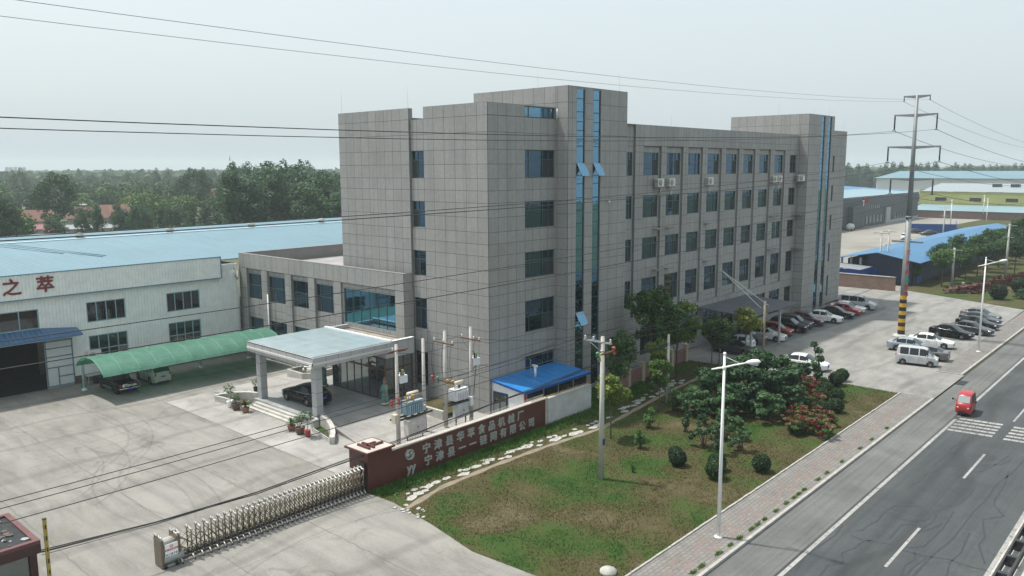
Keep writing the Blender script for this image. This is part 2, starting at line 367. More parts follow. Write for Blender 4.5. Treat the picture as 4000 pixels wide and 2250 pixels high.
CR = [[(66.35, 13.55), (63.66, 13.41), (61.66, 13.66), (60.43, 13.36), (57.99, 13.6), (57.03, 13.16), (55.57, 13.55), (54.62, 13.39), (53.51, 13.66), (52.72, 13.58)], [(62.87, 9.18), (59.65, 9.31), (56.83, 9.68), (53.91, 9.61), (51.35, 9.75), (49.09, 9.73), (46.71, 9.74), (44.05, 10.01), (41.93, 10.12), (40.93, 10.14)], [(59.84, 9.53), (56.86, 9.24), (53.95, 9.2), (53.16, 9.04), (51.77, 8.28), (50.5, 9.07), (49.34, 8.83), (48.07, 8.49), (46.79, 8.52), (44.65, 7.78)], [(54.86, 10.56), (53.74, 10.53), (51.73, 10.68), (51.23, 11.07), (49.93, 11.35), (48.41, 11.13), (46.13, 11.43), (47.35, 10.94), (48.26, 10.68)], [(48.07, 9.23), (46.29, 9.1), (45.18, 9.0), (43.66, 9.16), (42.02, 8.91)], [(50.09, 12.26), (49.1, 13.49), (47.61, 13.66), (46.28, 13.55), (45.26, 13.78), (44.46, 13.77), (44.19, 14.07)], [(44.44, 14.86), (42.87, 14.68), (41.23, 14.84), (39.44, 14.98), (37.64, 14.74)], [(43.45, 14.03), (43.26, 13.37), (43.56, 12.8), (43.85, 11.59), (44.1, 11.03), (44.78, 10.66), (46.24, 10.57), (47.87, 10.5), (50.58, 10.62)], [(43.57, 12.97), (43.07, 13.3), (42.04, 13.37), (41.05, 13.68), (40.06, 13.24), (39.19, 13.72), (38.59, 13.66), (37.86, 13.62)], [(43.58, 10.8), (42.84, 10.6), (41.8, 10.76), (40.52, 10.61)], [(43.4, 10.22), (41.66, 10.42), (40.72, 10.38)], [(58.36, 13.05), (58.86, 11.86), (60.17, 10.9), (60.97, 10.21), (62.67, 9.86)], [(44.33, 12.3), (46.5, 12.37), (47.11, 12.04), (47.43, 11.62)], [(58.02, 11.39), (58.59, 10.95), (60.52, 10.5), (63.24, 10.16)], [(43.46, 11.48), (43.54, 10.33), (43.98, 9.31), (43.86, 8.18), (43.97, 7.57)], [(47.46, 13.17), (47.57, 12.08), (48.52, 11.33)]]
mb = MB()
for pl in CR:
    hw = .045
    for i in range(len(pl)-1):
        a, b_ = Vector(pl[i]), Vector(pl[i+1]); d = (b_-a); 
        if d.length < 1e-3: continue
        nn = Vector((-d.y, d.x)).normalized()*hw
        mb.add([(a.x+nn.x,a.y+nn.y,-.1235),(a.x-nn.x,a.y-nn.y,-.1235),(b_.x-nn.x,b_.y-nn.y,-.1235),(b_.x+nn.x,b_.y+nn.y,-.1235)], [(0,1,2,3)])
mb.build('crack_seal', seal_m, road)
# pavement along the road
walk = MB(); walk.box(27.5, 74.6, 18.07, 20.55, -.13, .012); walk.box(85.05, 400, 18.3, 20.4, -.13, .012)
walk = tag(walk.build('sidewalk', walk_m), kind='structure')
mb = MB()
def rq(x, y, s): mb.slab(rect(x-s, x+s, y-s, y+s), .017)
def ring(x, y, a, b_):
    for x0,x1,y0,y1 in ((x-a,x+a,y-a,y-b_),(x-a,x+a,y+b_,y+a),(x-a,x-b_,y-b_,y+b_),(x+b_,x+a,y-b_,y+b_)): mb.slab(rect(x0,x1,y0,y1), .017)
x = 29.0
while x < 73:
    ring(x, 19.25, .55, .27); rq(x+1.3, 19.2, .2); x += 2.6
mb.slab(rect(122, 137, 18.35, 20.2), .0175)
mb.build('paving_pattern', redpave, walk)
kb = MB()
kb.box(27.5, 74.6, 17.88, 18.065, -.15, .03); kb.box(85.05, 400, 18.1, 18.295, -.15, .03)
for i in range(60):
    x = 28.6+i*.765
    kb.box(x, x+.74, 20.56, 20.67, -.05, .085+rnd.uniform(-.012,.012))
kb.box(85.05, 85.2, 18.3, 20.4, -.1, .03)
tag(kb.build('kerb', kerb_m), kind='structure')
# lawn
LAWN = [(28.7,20.68),(74.3,20.68),(74.5,24.9),(73.3,31.2),(73.2,41.2),(63.0,41.2),(63.0,42.3),(54.0,43.6),(54.0,38.7),(29.25,38.4),(29.4,36.2),(28.9,32.3),(28.1,28.2),(28.35,24.5)]
sheet('lawn', LAWN, .02, lawn_m)
PATH = [(29.3,34.9),(33,35.7),(38,35.75),(43,35.5),(49,34.9),(55,35.6),(62,36.4),(68,36.7)]
dirt_m = M('trodden_earth', (.20,.165,.125), .95, 0, .25, 1.5, .3)
mb = MB()
for i in range(len(PATH)-1):
    a, b_ = PATH[i], PATH[i+1]
    for t in range(6):
        u0, u1 = t/6, (t+1)/6
        p = [a[k]+(b_[k]-a[k])*u0 for k in (0,1)]; q = [a[k]+(b_[k]-a[k])*u1 for k in (0,1)]
        w0 = .2+.07*math.sin(p[0]*2.3); w1 = .2+.07*math.sin(q[0]*2.3)
        mb.add([(p[0],p[1]-w0,.026),(q[0],q[1]-w1,.026),(q[0],q[1]+w1,.026),(p[0],p[1]+w0,.026)], [(0,1,2,3)])
tag(mb.build('dirt_path', dirt_m), kind='structure')
# broken white stepping stones
stone_m = M('white_stone_slab', (.36,.355,.335), .85, 0, .2, 3)
def stone(x, y, s, el):
    mb = MB(); k = rnd.randint(4,6); a0 = rnd.uniform(0,6.28)
    poly = [(s*(el if abs(math.cos(a0+6.283*i/k))>.6 else 1)*rnd.uniform(.75,1.15)*math.cos(a0+6.283*i/k), s*rnd.uniform(.7,1.1)*math.sin(a0+6.283*i/k)*.75) for i in range(k)]
    mb.prism(poly, -.03, .035)
    o = mb.build('stepping_stone', stone_m); o.location = (x, y, rnd.uniform(.005,.03)); o.rotation_euler = (0,0,rnd.uniform(-.3,.3))
    return tag(o, 'broken white stone slab of the stepping path through the lawn', 'stone', 'white stepping stones beside the dirt path')
x = 30.6
while x < 66:
    yy = np.interp(x, [p[0] for p in PATH], [p[1] for p in PATH])+.75
    if rnd.random() < .88:
        stone(x, yy+rnd.uniform(-.3,.35), rnd.uniform(.28,.5), rnd.uniform(1,1.5))
        if rnd.random() < .5: stone(x+.2, yy+rnd.uniform(.3,.7), rnd.uniform(.15,.3), 1)
    x += rnd.uniform(.55,.95)
for i in range(14): stone(28.9+rnd.uniform(-.2,1.2), 34.2+rnd.uniform(-1.2,1.6), rnd.uniform(.08,.22), 1)
# grass blades: one uncountable mass
def inpoly(x, y, P):
    c = False; j = len(P)-1
    for i in range(len(P)):
        if (P[i][1] > y) != (P[j][1] > y) and x < (P[j][0]-P[i][0])*(y-P[i][1])/(P[j][1]-P[i][1])+P[i][0]: c = not c
        j = i
    return c
def blades(name, N, gen, mat, h0, h1, wd, kind='stuff', lean=.06):
    rg = np.random.default_rng(3); pts = gen(rg, N); N = len(pts)
    an = rg.uniform(0, 6.283, N); h = rg.uniform(h0, h1, N)
    dx, dy = np.cos(an)*wd/2, np.sin(an)*wd/2
    vs = np.zeros((N,3,3)); vs[:,0,0] = pts[:,0]-dx; vs[:,0,1] = pts[:,1]-dy; vs[:,1,0] = pts[:,0]+dx; vs[:,1,1] = pts[:,1]+dy
    vs[:,2,0] = pts[:,0]+rg.normal(0,lean,N); vs[:,2,1] = pts[:,1]+rg.normal(0,lean,N); vs[:,0,2] = vs[:,1,2] = .015; vs[:,2,2] = h
    me = bpy.data.meshes.new(name); me.from_pydata(vs.reshape(-1,3).tolist(), [], np.arange(3*N).reshape(-1,3).tolist())
    me.materials.append(mat); o = bpy.data.objects.new(name, me); COL.objects.link(o)
    return tag(o, None, None, kind=kind)
def gl(rg, N):
    p = np.column_stack([rg.uniform(28, 74.4, N*2), rg.uniform(20.7, 43, N*2)])
    f = np.sin(p[:,0]*.9+np.sin(p[:,1]*.7)*2)*np.sin(p[:,1]*.8+np.sin(p[:,0]*.5)*2)
    ok = (rg.uniform(-1.2,.6,N*2) < f)
    pd = np.abs(p[:,1]-np.interp(p[:,0], [q[0] for q in PATH], [q[1] for q in PATH])) > .3
    p = p[ok & pd][:N]
    return np.array([q for q in p if inpoly(q[0], q[1], LAWN)])
o = blades('lawn_grass', 70000, gl, grass_m, .04, .13, .07); tag(o, 'short patchy grass growing over the lawn by the road', 'grass')
def gw(rg, N):
    x = rg.uniform(29.4, 62, N); y = 38.35-np.abs(rg.normal(0,.55,N))-.02; y = np.where(x > 53, y+rg.uniform(0,3,N), y)
    return np.column_stack([x, y])
o = blades('wall_weeds', 16000, gw, weed_m, .08, .34, .10, lean=.12); tag(o, 'bright green weeds along the foot of the red sign wall', 'weeds')
def gk(rg, N):
    x = rg.choice([31.4,33.8,34.6,36.4,37.7,38.8,40.2,41.0,41.9,43.4,44.9,46,46.7,47.6,49.8,51.3,54,57.5,60,63.5], N)+rg.normal(0,.14,N); y = 18.28+np.abs(rg.normal(0,.07,N))
    return np.column_stack([x, y])
o = blades('kerb_weeds', 1800, gk, weed_m, .05, .18, .07); tag(o, 'small weed tufts growing along the road kerb', 'weeds')

# ------------------------------------------------------------------ facades
ROWS = [0.0,1.1,2.1,3.1,4.1,5.02,6.0,6.95,7.9,8.87,9.8,10.82,11.85,13.0,13.96,14.91,16.07,17.22,18.2,19.17,20.3,21.45,22.79,24.07,25.05]
def lin(a, b, st):
    k = max(1, round((b-a)/st)); return [a+(b-a)*i/k for i in range(k+1)]
def facade(mb, O, U, N, u0, u1, z0, z1, holes, us, zs, depth=.18, panels=True, gap=.014, off=.012, back=True):
    """a clad wall plane with openings: joint-coloured backing, cladding panels standing proud of it, reveals"""
    O, U, N = Vector(O), Vector(U).normalized(), Vector(N).normalized(); Z = Vector((0,0,1))
    flip = U.cross(Z).dot(N) < 0
    P = lambda u, z, n=0: O+U*u+N*n+Z*z
    def Q(ua, ub, za, zb, n, m):
        q = [P(ua,za,n),P(ub,za,n),P(ub,zb,n),P(ua,zb,n)]
        if flip: q.reverse()
        mb.quad(*q, m)
    gu = sorted({u0,u1,*[h[0] for h in holes],*[h[1] for h in holes]}); gz = sorted({z0,z1,*[h[2] for h in holes],*[h[3] for h in holes]})
    gu = [u for u in gu if u0 <= u <= u1]; gz = [z for z in gz if z0 <= z <= z1]
    inh = lambda u, z: any(h[0] < u < h[1] and h[2] < z < h[3] for h in holes)
    if back:
        for a, b_ in zip(gu, gu[1:]):
            for c, d in zip(gz, gz[1:]):
                if not inh((a+b_)/2, (c+d)/2): Q(a, b_, c, d, 0, 0 if panels else 4)
    if panels:
        uu = sorted({round(x,4) for x in us if u0 < x < u1} | {u0,u1}); zz = sorted({round(x,4) for x in zs if z0 < x < z1} | {z0,z1})
        for a, b_ in zip(uu, uu[1:]):
            for c, d in zip(zz, zz[1:]):
                su = sorted({a,b_,*[u for u in gu if a < u < b_]}); sz = sorted({c,d,*[z for z in gz if c < z < d]})
                m = 1+rnd.choice((0,0,0,1,2))
                for a2, b2 in zip(su, su[1:]):
                    for c2, d2 in zip(sz, sz[1:]):
                        if inh((a2+b2)/2, (c2+d2)/2) or b2-a2 < .04 or d2-c2 < .04: continue
                        Q(a2+(gap if a2 == a else 0), b2-(gap if b2 == b_ else 0), c2+(gap if c2 == c else 0), d2-(gap if d2 == d else 0), off, m)
    for h in holes:
        a, b_, c, d = h[:4]
        for q in ([P(a,c,off),P(a,d,off),P(a,d,-depth),P(a,c,-depth)], [P(b_,c,-depth),P(b_,d,-depth),P(b_,d,off),P(b_,c,off)],
                  [P(a,c,-depth),P(b_,c,-depth),P(b_,c,off),P(a,c,off)], [P(a,d,off),P(b_,d,off),P(b_,d,-depth),P(a,d,-depth)]):
            mb.quad(*q, 4)
WMATS = [grout, *panel_mats, reveal_m]
def window(par, O, U, N, u0, u1, z0, z1, mull=(.28,), trans=.66, screen=None, gl=None, fr=.055, d=.14, fm=None, name='window'):
    """frame mesh with mullions and a transom, its pane as a child"""
    O, U, N = Vector(O)-Vector(N)*d, Vector(U), Vector(N); mb = MB(); t = fr
    bx = lambda a, b_, c, dd: mb.obox(O, U, N, a, b_, -.03, .03, c, dd)
    bx(u0+.003, u1-.003, z0+.003, z0+t); bx(u0+.003, u1-.003, z1-t, z1-.003); bx(u0+.003, u0+t, z0+t, z1-t); bx(u1-t, u1-.003, z0+t, z1-t)
    zt = z0+(z1-z0)*trans if trans else None
    if zt: bx(u0+t, u1-t, zt-t/2, zt+t/2)
    for f in mull:
        u = u0+(u1-u0)*f
        if zt: bx(u-t/2, u+t/2, z0+t, zt-t/2); bx(u-t/2, u+t/2, zt+t/2, z1-t)
        else: bx(u-t/2, u+t/2, z0+t, z1-t)
    if screen is not None:
        a, b_ = u0+(u1-u0)*screen[0], u0+(u1-u0)*screen[1]
        q = [O+U*a+N*.005+Vector((0,0,z0+t)), O+U*b_+N*.005+Vector((0,0,z0+t)), O+U*b_+N*.005+Vector((0,0,(zt or z1)-t/2)), O+U*a+N*.005+Vector((0,0,(zt or z1)-t/2))]
        mb.quad(*q, 1)
    o = mb.build(name, [fm or frame_m, screen_m], par)
    g = MB(); a, b_ = u0+t*.5, u1-t*.5
    q = [O+U*a-N*.012+Vector((0,0,z0+t*.5)), O+U*b_-N*.012+Vector((0,0,z0+t*.5)), O+U*b_-N*.012+Vector((0,0,z1-t*.5)), O+U*a-N*.012+Vector((0,0,z1-t*.5))]
    if U.cross(Vector((0,0,1))).dot(N) < 0: q.reverse()
    g.quad(*q); g.build('pane', gl or win_glass, o)
    return o
# ------------------------------------------------------------------ office building
X0, Y0 = 45.8, 43.7; XR = 122.7
ob = thing('office_building', (60, 44, 0), 'large grey panel clad office block of five storeys with two stair towers', 'building')
OBI = Matrix.Translation((-60,-44,0))
EX, EY, EZ = Vector((1,0,0)), Vector((0,1,0)), Vector((0,0,1))
def place(o, root): o.matrix_parent_inverse = root.matrix_basis.inverted(); return o
mb = MB()
FL = [(1.1,4.1),(6.17,8.88),(10.82,13.0),(15.0,17.22),(19.18,21.45)]
# west face, right part (x = X0), u = y
us = [43.7,44.85,46.1,47.37,48.61,49.89,51.11,51.93,52.75]
holes = [(51.11,52.72,a,b_) for a, b_ in FL]
facade(mb, (X0,0,0), EY, -EX, Y0, 52.75, 0, 24.07, holes, us, ROWS)
facade(mb, (X0,0,0), EY, -EX, Y0, 51.11, 24.07, 25.05, [], us, ROWS)
# west face, tall left block standing 0.18 m proud
XB = 45.62
facade(mb, (XB,0,0), EY, -EX, 52.75, 62.62, 9.6, 25.02, [], lin(52.75, 62.62, 1.1), [z-.01 for z in ROWS])
facade(mb, (0,52.75,0), EX, -EY, XB, 46.05, 9.6, 25.02, [], [], ROWS, panels=False)
facade(mb, (0,62.62,0), EX, EY, XB, 75, 0, 25.02, [], lin(XB, 75, 1.2), ROWS)
# south face, corner bay (y = Y0)
us = [45.8,46.96,48.03,49.11,50.2,51.18,52.16,53.14,54.2]
hS = [(50.2,54.1,a,b_) for a, b_ in FL]+[(50.2,54.1,24.1,24.97)]
facade(mb, (0,Y0,0), EX, -EY, X0, 54.2, 0, 25.05, hS, us, ROWS)
# stair towers
def tower(xa, xb, s0, s1, s2, s3):
    TR = ROWS[:22]+[22.79,24.13,25.43,26.8]
    us = [xa, (xa+s0)/2, s0, s1, s2, s3]+lin(s3, xb, 1.35)
    facade(mb, (0,42.35,0), EX, -EY, xa, xb, 0, 26.8, [(s0,s1,.35,26.74),(s2,s3,.35,26.74)], us, TR, depth=.1)
    facade(mb, (xa,0,0), EY, -EX, 42.35, 53.44, 0, 26.8, [], [43.5]+lin(43.7, 53.44, 1.22), TR)
    facade(mb, (xb,0,0), EY, EX, 42.35, 53.44, 0, 26.8, [], lin(42.35, 53.44, 1.3), TR)
    facade(mb, (0,53.44,0), EX, EY, xa, xb, 20, 26.8, [], [], TR, panels=False)
    mb.box(xa+.02, xb-.02, 42.37, 53.42, 26.6, 26.795, 5)
tower(54.2, 63.0, 55.36, 56.54, 57.74, 58.86)
tower(105.2, 114.0, 109.35, 110.55, 111.7, 112.9)
# south face between the towers: front plane with tall recesses, spandrel plane 0.22 m behind
PL = [66.5,71.25,75.56,79.73,84.06,88.35,92.57,96.85,101.21]; PR = [67.96,72.29,76.63,80.8,85.09,89.46,93.71,98.05,102.6]
REC = [(a, b_, 5.1, 22.07) for a, b_ in zip(PR[:-1], PL[1:])]+[(64.2,66.5,5.1,24.1)]
gw_ = [(a, b_, 1.0, 4.1) for a, b_ in zip(PR[:-1], PL[1:])]
us = sorted({*[(a+b_)/2 for a, b_ in zip(PL, PR)], *PL, *PR, *[a+(b_-a)*k/3 for a, b_ in zip(PR[:-1], PL[1:]) for k in (1,2)], 103.9})
FR = [0,1.1,2.1,3.1,4.1]+ROWS[5:21]+[21.45,22.07,22.79,24.1]
hN = [(102.75,104.75,a,b_) for a, b_ in FL]
facade(mb, (0,Y0,0), EX, -EY, 63.0, 105.2, 0, 24.1, REC+gw_+hN, us, FR, depth=.22)
YS = Y0+.22
for k, (a, b_, c, d) in enumerate(REC):
    wr = (a+.02, b_-.22) if k < len(REC)-1 else (64.6, 66.3)
    hh = [(wr[0], wr[1], p, q) for p, q in FL[1:]]
    facade(mb, (0,YS,0), EX, -EY, a, b_, c, min(d, 24.1), hh, [a+(b_-a)*j/3 for j in (1,2)], [5.6,9.9,14.0,18.2,22.0], depth=.08)
# east end bay and hidden sides
facade(mb, (0,Y0,0), EX, -EY, 114.0, XR, 0, 25.05, [(114.4,118.2,a,b_) for a, b_ in FL], lin(114, XR, 1.1), ROWS)
facade(mb, (XR,0,0), EY, EX, Y0, 62.6, 0, 25.05, [], lin(Y0, 62.6, 1.2), ROWS)
facade(mb, (0,62.6,0), EX, EY, 75, XR, 0, 24.1, [], lin(75, XR, 1.4), ROWS)
# roof deck and parapet backs
mb.box(X0+.05, XR-.05, Y0+.45, 62.55, 23.6, 23.75, 5)
mb.box(X0+.02, X0+.28, Y0+.26, 51.09, 23.75, 25.03, 4); mb.box(XB+.02, XB+.3, 52.77, 62.6, 23.75, 25.0, 4)
mb.box(X0+.28, 50.18, Y0+.02, Y0+.26, 23.75, 25.03, 4); mb.box(63.02, 105.18, YS+.02, YS+.26, 23.75, 24.085, 4)
mb.box(63.02, 105.18, Y0+.02, YS+.02, 24.0, 24.085, 4)
mb.box(50.2, 54.15, Y0+.02, Y0+.26, 24.985, 25.045, 4)
mb.box(114.02, XR-.02, Y0+.02, Y0+.26, 23.75, 25.03, 4)
# two storey wing with roof terrace
XW = 44.69; ZW = 10.97
RW = [(75.84,78.8),(71.37,74.73),(67.27,70.28),(63.1,66.16),(54.0,61.9)]
hw = [(a, b_, 0.9 if b_-a < 5 else 5.3, 9.42) for a, b_ in RW]
facade(mb, (XW,0,0), EY, -EX, 52.8, 80.3, 0, ZW, hw+[(54.5,61.5,0,4.6)], [52.8,54.0]+lin(54.0,61.9,1.13)+lin(61.9,80.3,1.1), [1.1,2.1,3.1,4.1,5.2,6.14,7.24,8.3,9.45], depth=.2)
for a, b_ in RW:
    if b_-a < 5: hh = [(a+.15, b_-.03, 6.18, 8.9), (a+.15, b_-.03, 1.1, 4.15)]; z0 = .9
    else: hh = [(a+.25, b_-.2, 5.68, 8.9)]; z0 = 5.3
    facade(mb, (XW+.2,0,0), EY, -EX, a, b_, z0, 9.42, hh, lin(a, b_, 1.05), [4.5,5.3,9.0], depth=.1)
facade(mb, (0,52.8,0), EX, -EY, XW, 45.8, 0, ZW, [], [], [1.1,2.1,3.1,4.1,5.2,6.14,7.24,8.3,9.45])
facade(mb, (0,80.3,0), EX, EY, XW, 75, 0, ZW, [], lin(XW, 75, 1.3), [5,9.5])
mb.box(XW+.02, XW+.32, 52.82, 79.98, 9.6, ZW-.01, 4); mb.box(XW+.32, 75, 79.98, 80.28, 9.6, ZW-.01, 4)
mb.box(XW+.32, 75, 52.9, 79.98, 9.45, 9.6, 5)
mb.box(XW-.02, XW+.36, 52.78, 80.3, ZW-.01, ZW+.03, 4); mb.box(XW+.36, 75, 79.92, 80.32, ZW-.01, ZW+.03, 4)
place(mb.build('wall', [grout, *panel_mats, reveal_m, roof_grey]), ob)
def W_(*a, **k):
    o = window(None, *a, **k); o.parent = ob; place(o, ob); return o
for k, (a, b_) in enumerate(FL):
    W_((X0,0,0), EY, -EX, 51.11, 52.72, a, b_, mull=(.55,), trans=.66, screen=(.55,1.0))
    W_((0,Y0,0), EX, -EY, 50.2, 54.1, a, b_, mull=(.16,.62,.81), trans=.66 if k != 1 else .5, screen=(.62,1.0) if k else None)
    W_((0,Y0,0), EX, -EY, 102.75, 104.75, a, b_, mull=(.6,), trans=.66, gl=dark_glass)
    W_((0,Y0,0), EX, -EY, 114.4, 118.2, a, b_, mull=(.25,.6), trans=.66)
W_((0,Y0,0), EX, -EY, 50.2, 54.1, 24.1, 24.97, mull=(.16,.66,.83), trans=None, gl=blue_glass)
for k, (a, b_, c, d) in enumerate(REC):
    wr = (a+.02, b_-.22) if k < len(REC)-1 else (64.6, 66.3)
    for j, (p, q) in enumerate(FL[1:]):
        W_((0,YS,0), EX, -EY, wr[0], wr[1], p, q, mull=(.14,.7), trans=.68, screen=(.7,1.0) if (k+j) % 5 else (.0,.14), d=.06)
for k, (a, b_, c, d) in enumerate(gw_):
    if k not in (4,5,6): W_((0,Y0,0), EX, -EY, a, b_, 1.0, 4.1, mull=(.33,.66), trans=.7, d=.12)
    else: W_((0,Y0,0), EX, -EY, a, b_, 1.0, 4.1, mull=(.25,.5,.75), trans=.75, d=.12, gl=dark_glass)
for xa, xb in ((55.36,56.54),(57.74,58.86),(109.35,110.55),(111.7,112.9)):
    # tall strip of blue mirror glass
    o = MB(); zz = [.35,1.5,2.7,3.9,4.9,6.0,7.3,8.4,9.5,10.6,11.8,12.9,14.1,15.2,16.3,17.4,18.6,19.3,20.35,21.8,22.4,23.13,23.88,24.7,25.8,26.74]
    for z in zz: o.obox((0,42.35+.09,0), EX, -EY, xa+.003, xb-.003, -.02, .025, max(z-.03,.352), min(z+.03,26.738))
    for x in (xa, xb-.05): o.obox((0,42.35+.09,0), EX, -EY, x+.003, x+.05, -.02, .02, .352, 26.738)
    f = o.build('glass_strip', darksteel, ob); place(f, ob)
    g = MB()
    for i in range(len(zz)-1):
        t = rnd.uniform(-.004,.004); t2 = rnd.uniform(-.004,.004); y = 42.35+.095
        g.quad((xa+.03,y-t,zz[i]),(xb-.03,y+t,zz[i]),(xb-.03,y+t2,zz[i+1]),(xa+.03,y-t2,zz[i+1]))
    g.build('pane', blue_glass, f)
    # casement tilted out at the fifth floor
for xa, xb, z in ((55.36,56.54,20.35),(57.74,58.86,20.35),(55.36,56.54,7.31)):
    g = MB(); y = 42.33; dz = 1.05
    P = [(xa+.06,y,z),(xb-.06,y,z),(xb-.06,y-.62,z-dz),(xa+.06,y-.62,z-dz)]
    g.quad(P[3],P[2],P[1],P[0]); q = [(p[0],p[1]+.04,p[2]-.02) for p in P]; g.quad(*q)
    for i in range(4): g.tube([P[i],P[(i+1)%4]], .025, 4, 1)
    place(g.build('open_casement', [blue_glass, alum], ob), ob)
# big panes of the wing
for a, b_ in RW:
    if b_-a < 5:
        W_((XW+.2,0,0), EY, -EX, a+.15, b_-.03, 6.18, 8.9, mull=(.22,.78), trans=.55, d=.08, screen=(.78,1.0))
        W_((XW+.2,0,0), EY, -EX, a+.15, b_-.03, 1.1, 4.15, mull=(.22,.78), trans=.6, d=.08)
    else: W_((XW+.2,0,0), EY, -EX, a+.25, b_-.2, 5.68, 8.9, mull=(.17,.33,.5,.67,.83), trans=None, d=.08, gl=blue_glass, fr=.03)
# ledges for air conditioners (some still empty)
ac_m = M('air_conditioner_white', (.62,.62,.58), .5, 0, .05); grille_m = M('grey_grille', (.28,.285,.28), .6)
def led(x, z):
    g = MB(); g.box(x-.55, x+.55, Y0-.5, Y0-.0, z-.1, z); g.box(x-.5, x+.5, Y0-.45, Y0-.02, z, z+.03, 1)
    place(g.build('ledge', [reveal_m, roof_grey], ob), ob)
AC = [(70.55,18.0),(72.75,18.0),(80.9,18.0),(97.5,18.0),(99.0,18.0)]
for x, z in AC: led(x, z); led(x, z-4.2); led(x, z-8.4)
for z in (18.05, 13.7, 9.3):
    g = MB(); g.box(104.2-.1, 105.18, 42.6, Y0, z-.1, z); place(g.build('ledge', reveal_m, ob), ob)
def acu(loc, rz, label, s=1):
    t = thing('air_conditioner', loc, label, 'air conditioner', 'air conditioners outside the grey office', rz, s)
    g = MB(); g.box(-.42,.42,-.16,.16,.04,.66); g.box(-.36,-.26,-.14,.14,0,.04,1); g.box(.26,.36,-.14,.14,0,.04,1); g.build('casing', [ac_m, black_m], t)
    g = MB(); g.lathe((-.1,-.165,.35), [(.25,0),(.25,-.012),(.1,-.014),(.02,-.016)], 16, 0, 'y'); g.build('fan_grille', grille_m, t)
    g = MB()
    for k in range(5): g.box(-.43,-.421,-.13,.13,.12+k*.1,.16+k*.1)
    g.build('side_louvre', black_m, t)
    g = MB(); g.tube([(.38,.1,.3),(.44,.12,.1),(.42,.16,-.3),(.36,.2,-.7)], .03, 6); g.build('hose', white_paint, t)
    return t
lab = ['white air conditioner first from the left below the top floor windows','white air conditioner second from the left below the top floor windows','white air conditioner alone mid way along the top floor','white air conditioner left one of the pair near the far stair tower','white air conditioner right one of the pair near the far stair tower']
for (x, z), L_ in zip(AC, lab): acu((x, Y0-.27, z), 0, L_, 1.3)
acu((104.65, 42.95, 18.05), -.4, 'white air conditioner in the corner against the far stair tower', 1.3)
acu((42.6, 64.2, .3), -math.pi/2, 'white air conditioner on the ground beside the porch planter', 1.2)
acu((43.9, 67.9, .3), -math.pi/2, 'white air conditioner on the ground under the green carport end', 1.2)
# lightning rods on the parapets
for x, y, z, h in ((45.9,44.2,25.05,.3),(45.8,53.0,25.0,2.0),(45.75,62.2,25.0,2.2),(54.6,46,26.8,1.5),(62.6,43,26.8,1.9),(73.5,44,24.1,1.6),(104,46,26.8,2.2),(108,43,26.8,1.0),(113.5,43,26.8,1.7),(122,44,25.05,2.2)):
    g = MB(); g.tube([(x,y,z),(x,y,z+h)], .009, 5); place(g.build('lightning_rod', steel, ob), ob)
g = MB(); g.tube([(54.25,43.55,25.0),(54.15,43.52,24.1)], .06, 8); place(g.build('drain_pipe', white_paint, ob), ob)
g = MB(); g.tube([(44.55,74.55,7.0),(44.55,74.55,.2)], .07, 8); place(g.build('drain_pipe', white_paint, ob), ob)
g = MB(); g.box(60.0,60.12,42.1,42.34,17.0,17.08); g.blob((60.06,42.15,16.95),(.1,.1,.14)); place(g.build('wall_lamp', white_paint, ob), ob)
g = MB(); g.box(63.2,63.65,43.5,43.69,16.3,17.9); g.box(63.35,63.5,43.49,43.5,16.4,17.8,1); place(g.build('notice_box', [white_paint, darksteel], ob), ob)

# ------------------------------------------------------------------ porch with drive through canopy
po = thing('entrance_porch', (39.5, 56.4, 0), 'grey drive through entrance porch with glass roofed canopy on two columns', 'porch')
porch_m = M('porch_cladding', (.36,.37,.38), .45, 0, .06, 1); band_m = M('pale_band', (.55,.54,.5), .5, 0, .05)
tile_m = ground_mat('porch_tiles', [(.3,(.22,.235,.235)),(.5,(.33,.345,.34)),(.75,(.44,.45,.44))], .5, 6, [(0,.9,.2,.025),(1,.9,.4,.025)], 0, .35, .05)
def ch(mbx, name, mats, par=po, sa=None): return place(mbx.build(name, mats, None, sa), par) if False else _ch(mbx, name, mats, par, sa)
def _ch(mbx, name, mats, par, sa=None):
    o = mbx.build(name, mats, par, sa); o.matrix_parent_inverse = par.matrix_basis.inverted(); return o
mb = MB(); mb.box(34.6, XW-.01, 52.0, 60.9, -.05, .6); _ch(mb, 'platform', tile_m, po)
mb = MB()
for k in range(3): mb.box(33.7+.3*k, 34.6, 54.0, 60.35, -.05 if k == 0 else .15*k+.003, .15*(k+1))
_ch(mb, 'steps', conc, po)
for y in (52.05, 60.15):
    mb = MB(); mb.box(34.9, 35.5, y, y+.62, .6, 4.78)
    for z in (1.5,2.6,3.7): mb.box(34.895, 35.505, y-.005, y+.625, z-.012, z+.012, 1)
    _ch(mb, 'column', [porch_m, grout], po)
mb = MB()   # canopy fascia ring
za, zb = 4.75, 5.56; xa, xb, ya, yb = 34.4, XW-.02, 51.6, 61.2
for x0,x1,y0,y1 in ((xa,xa+.35,ya,yb),(xa+.35,xb,ya,ya+.35),(xa+.35,xb,yb-.35,yb)): mb.box(x0,x1,y0,y1,za,zb)
for x in [xa+1.2*i for i in range(1,9)]: mb.box(x-.01,x+.01,ya-.006,ya+.01,za+.003,zb-.003,1)
for y in [ya+1.2*i for i in range(1,8)]: mb.box(xa-.006,xa+.01,y-.01,y+.01,za+.003,zb-.003,1)
mb.box(41.7, xb, ya+.36, yb-.36, 4.3, 4.7, 2); mb.box(41.6, xb, ya+.003, ya+.3, 4.25, za+.01, 0); mb.box(41.6,41.75,ya+.3,yb-.3,4.25,4.75,0)
mb.box(42.3, xb, ya+.36, yb-.36, 5.0, 5.18, 3)
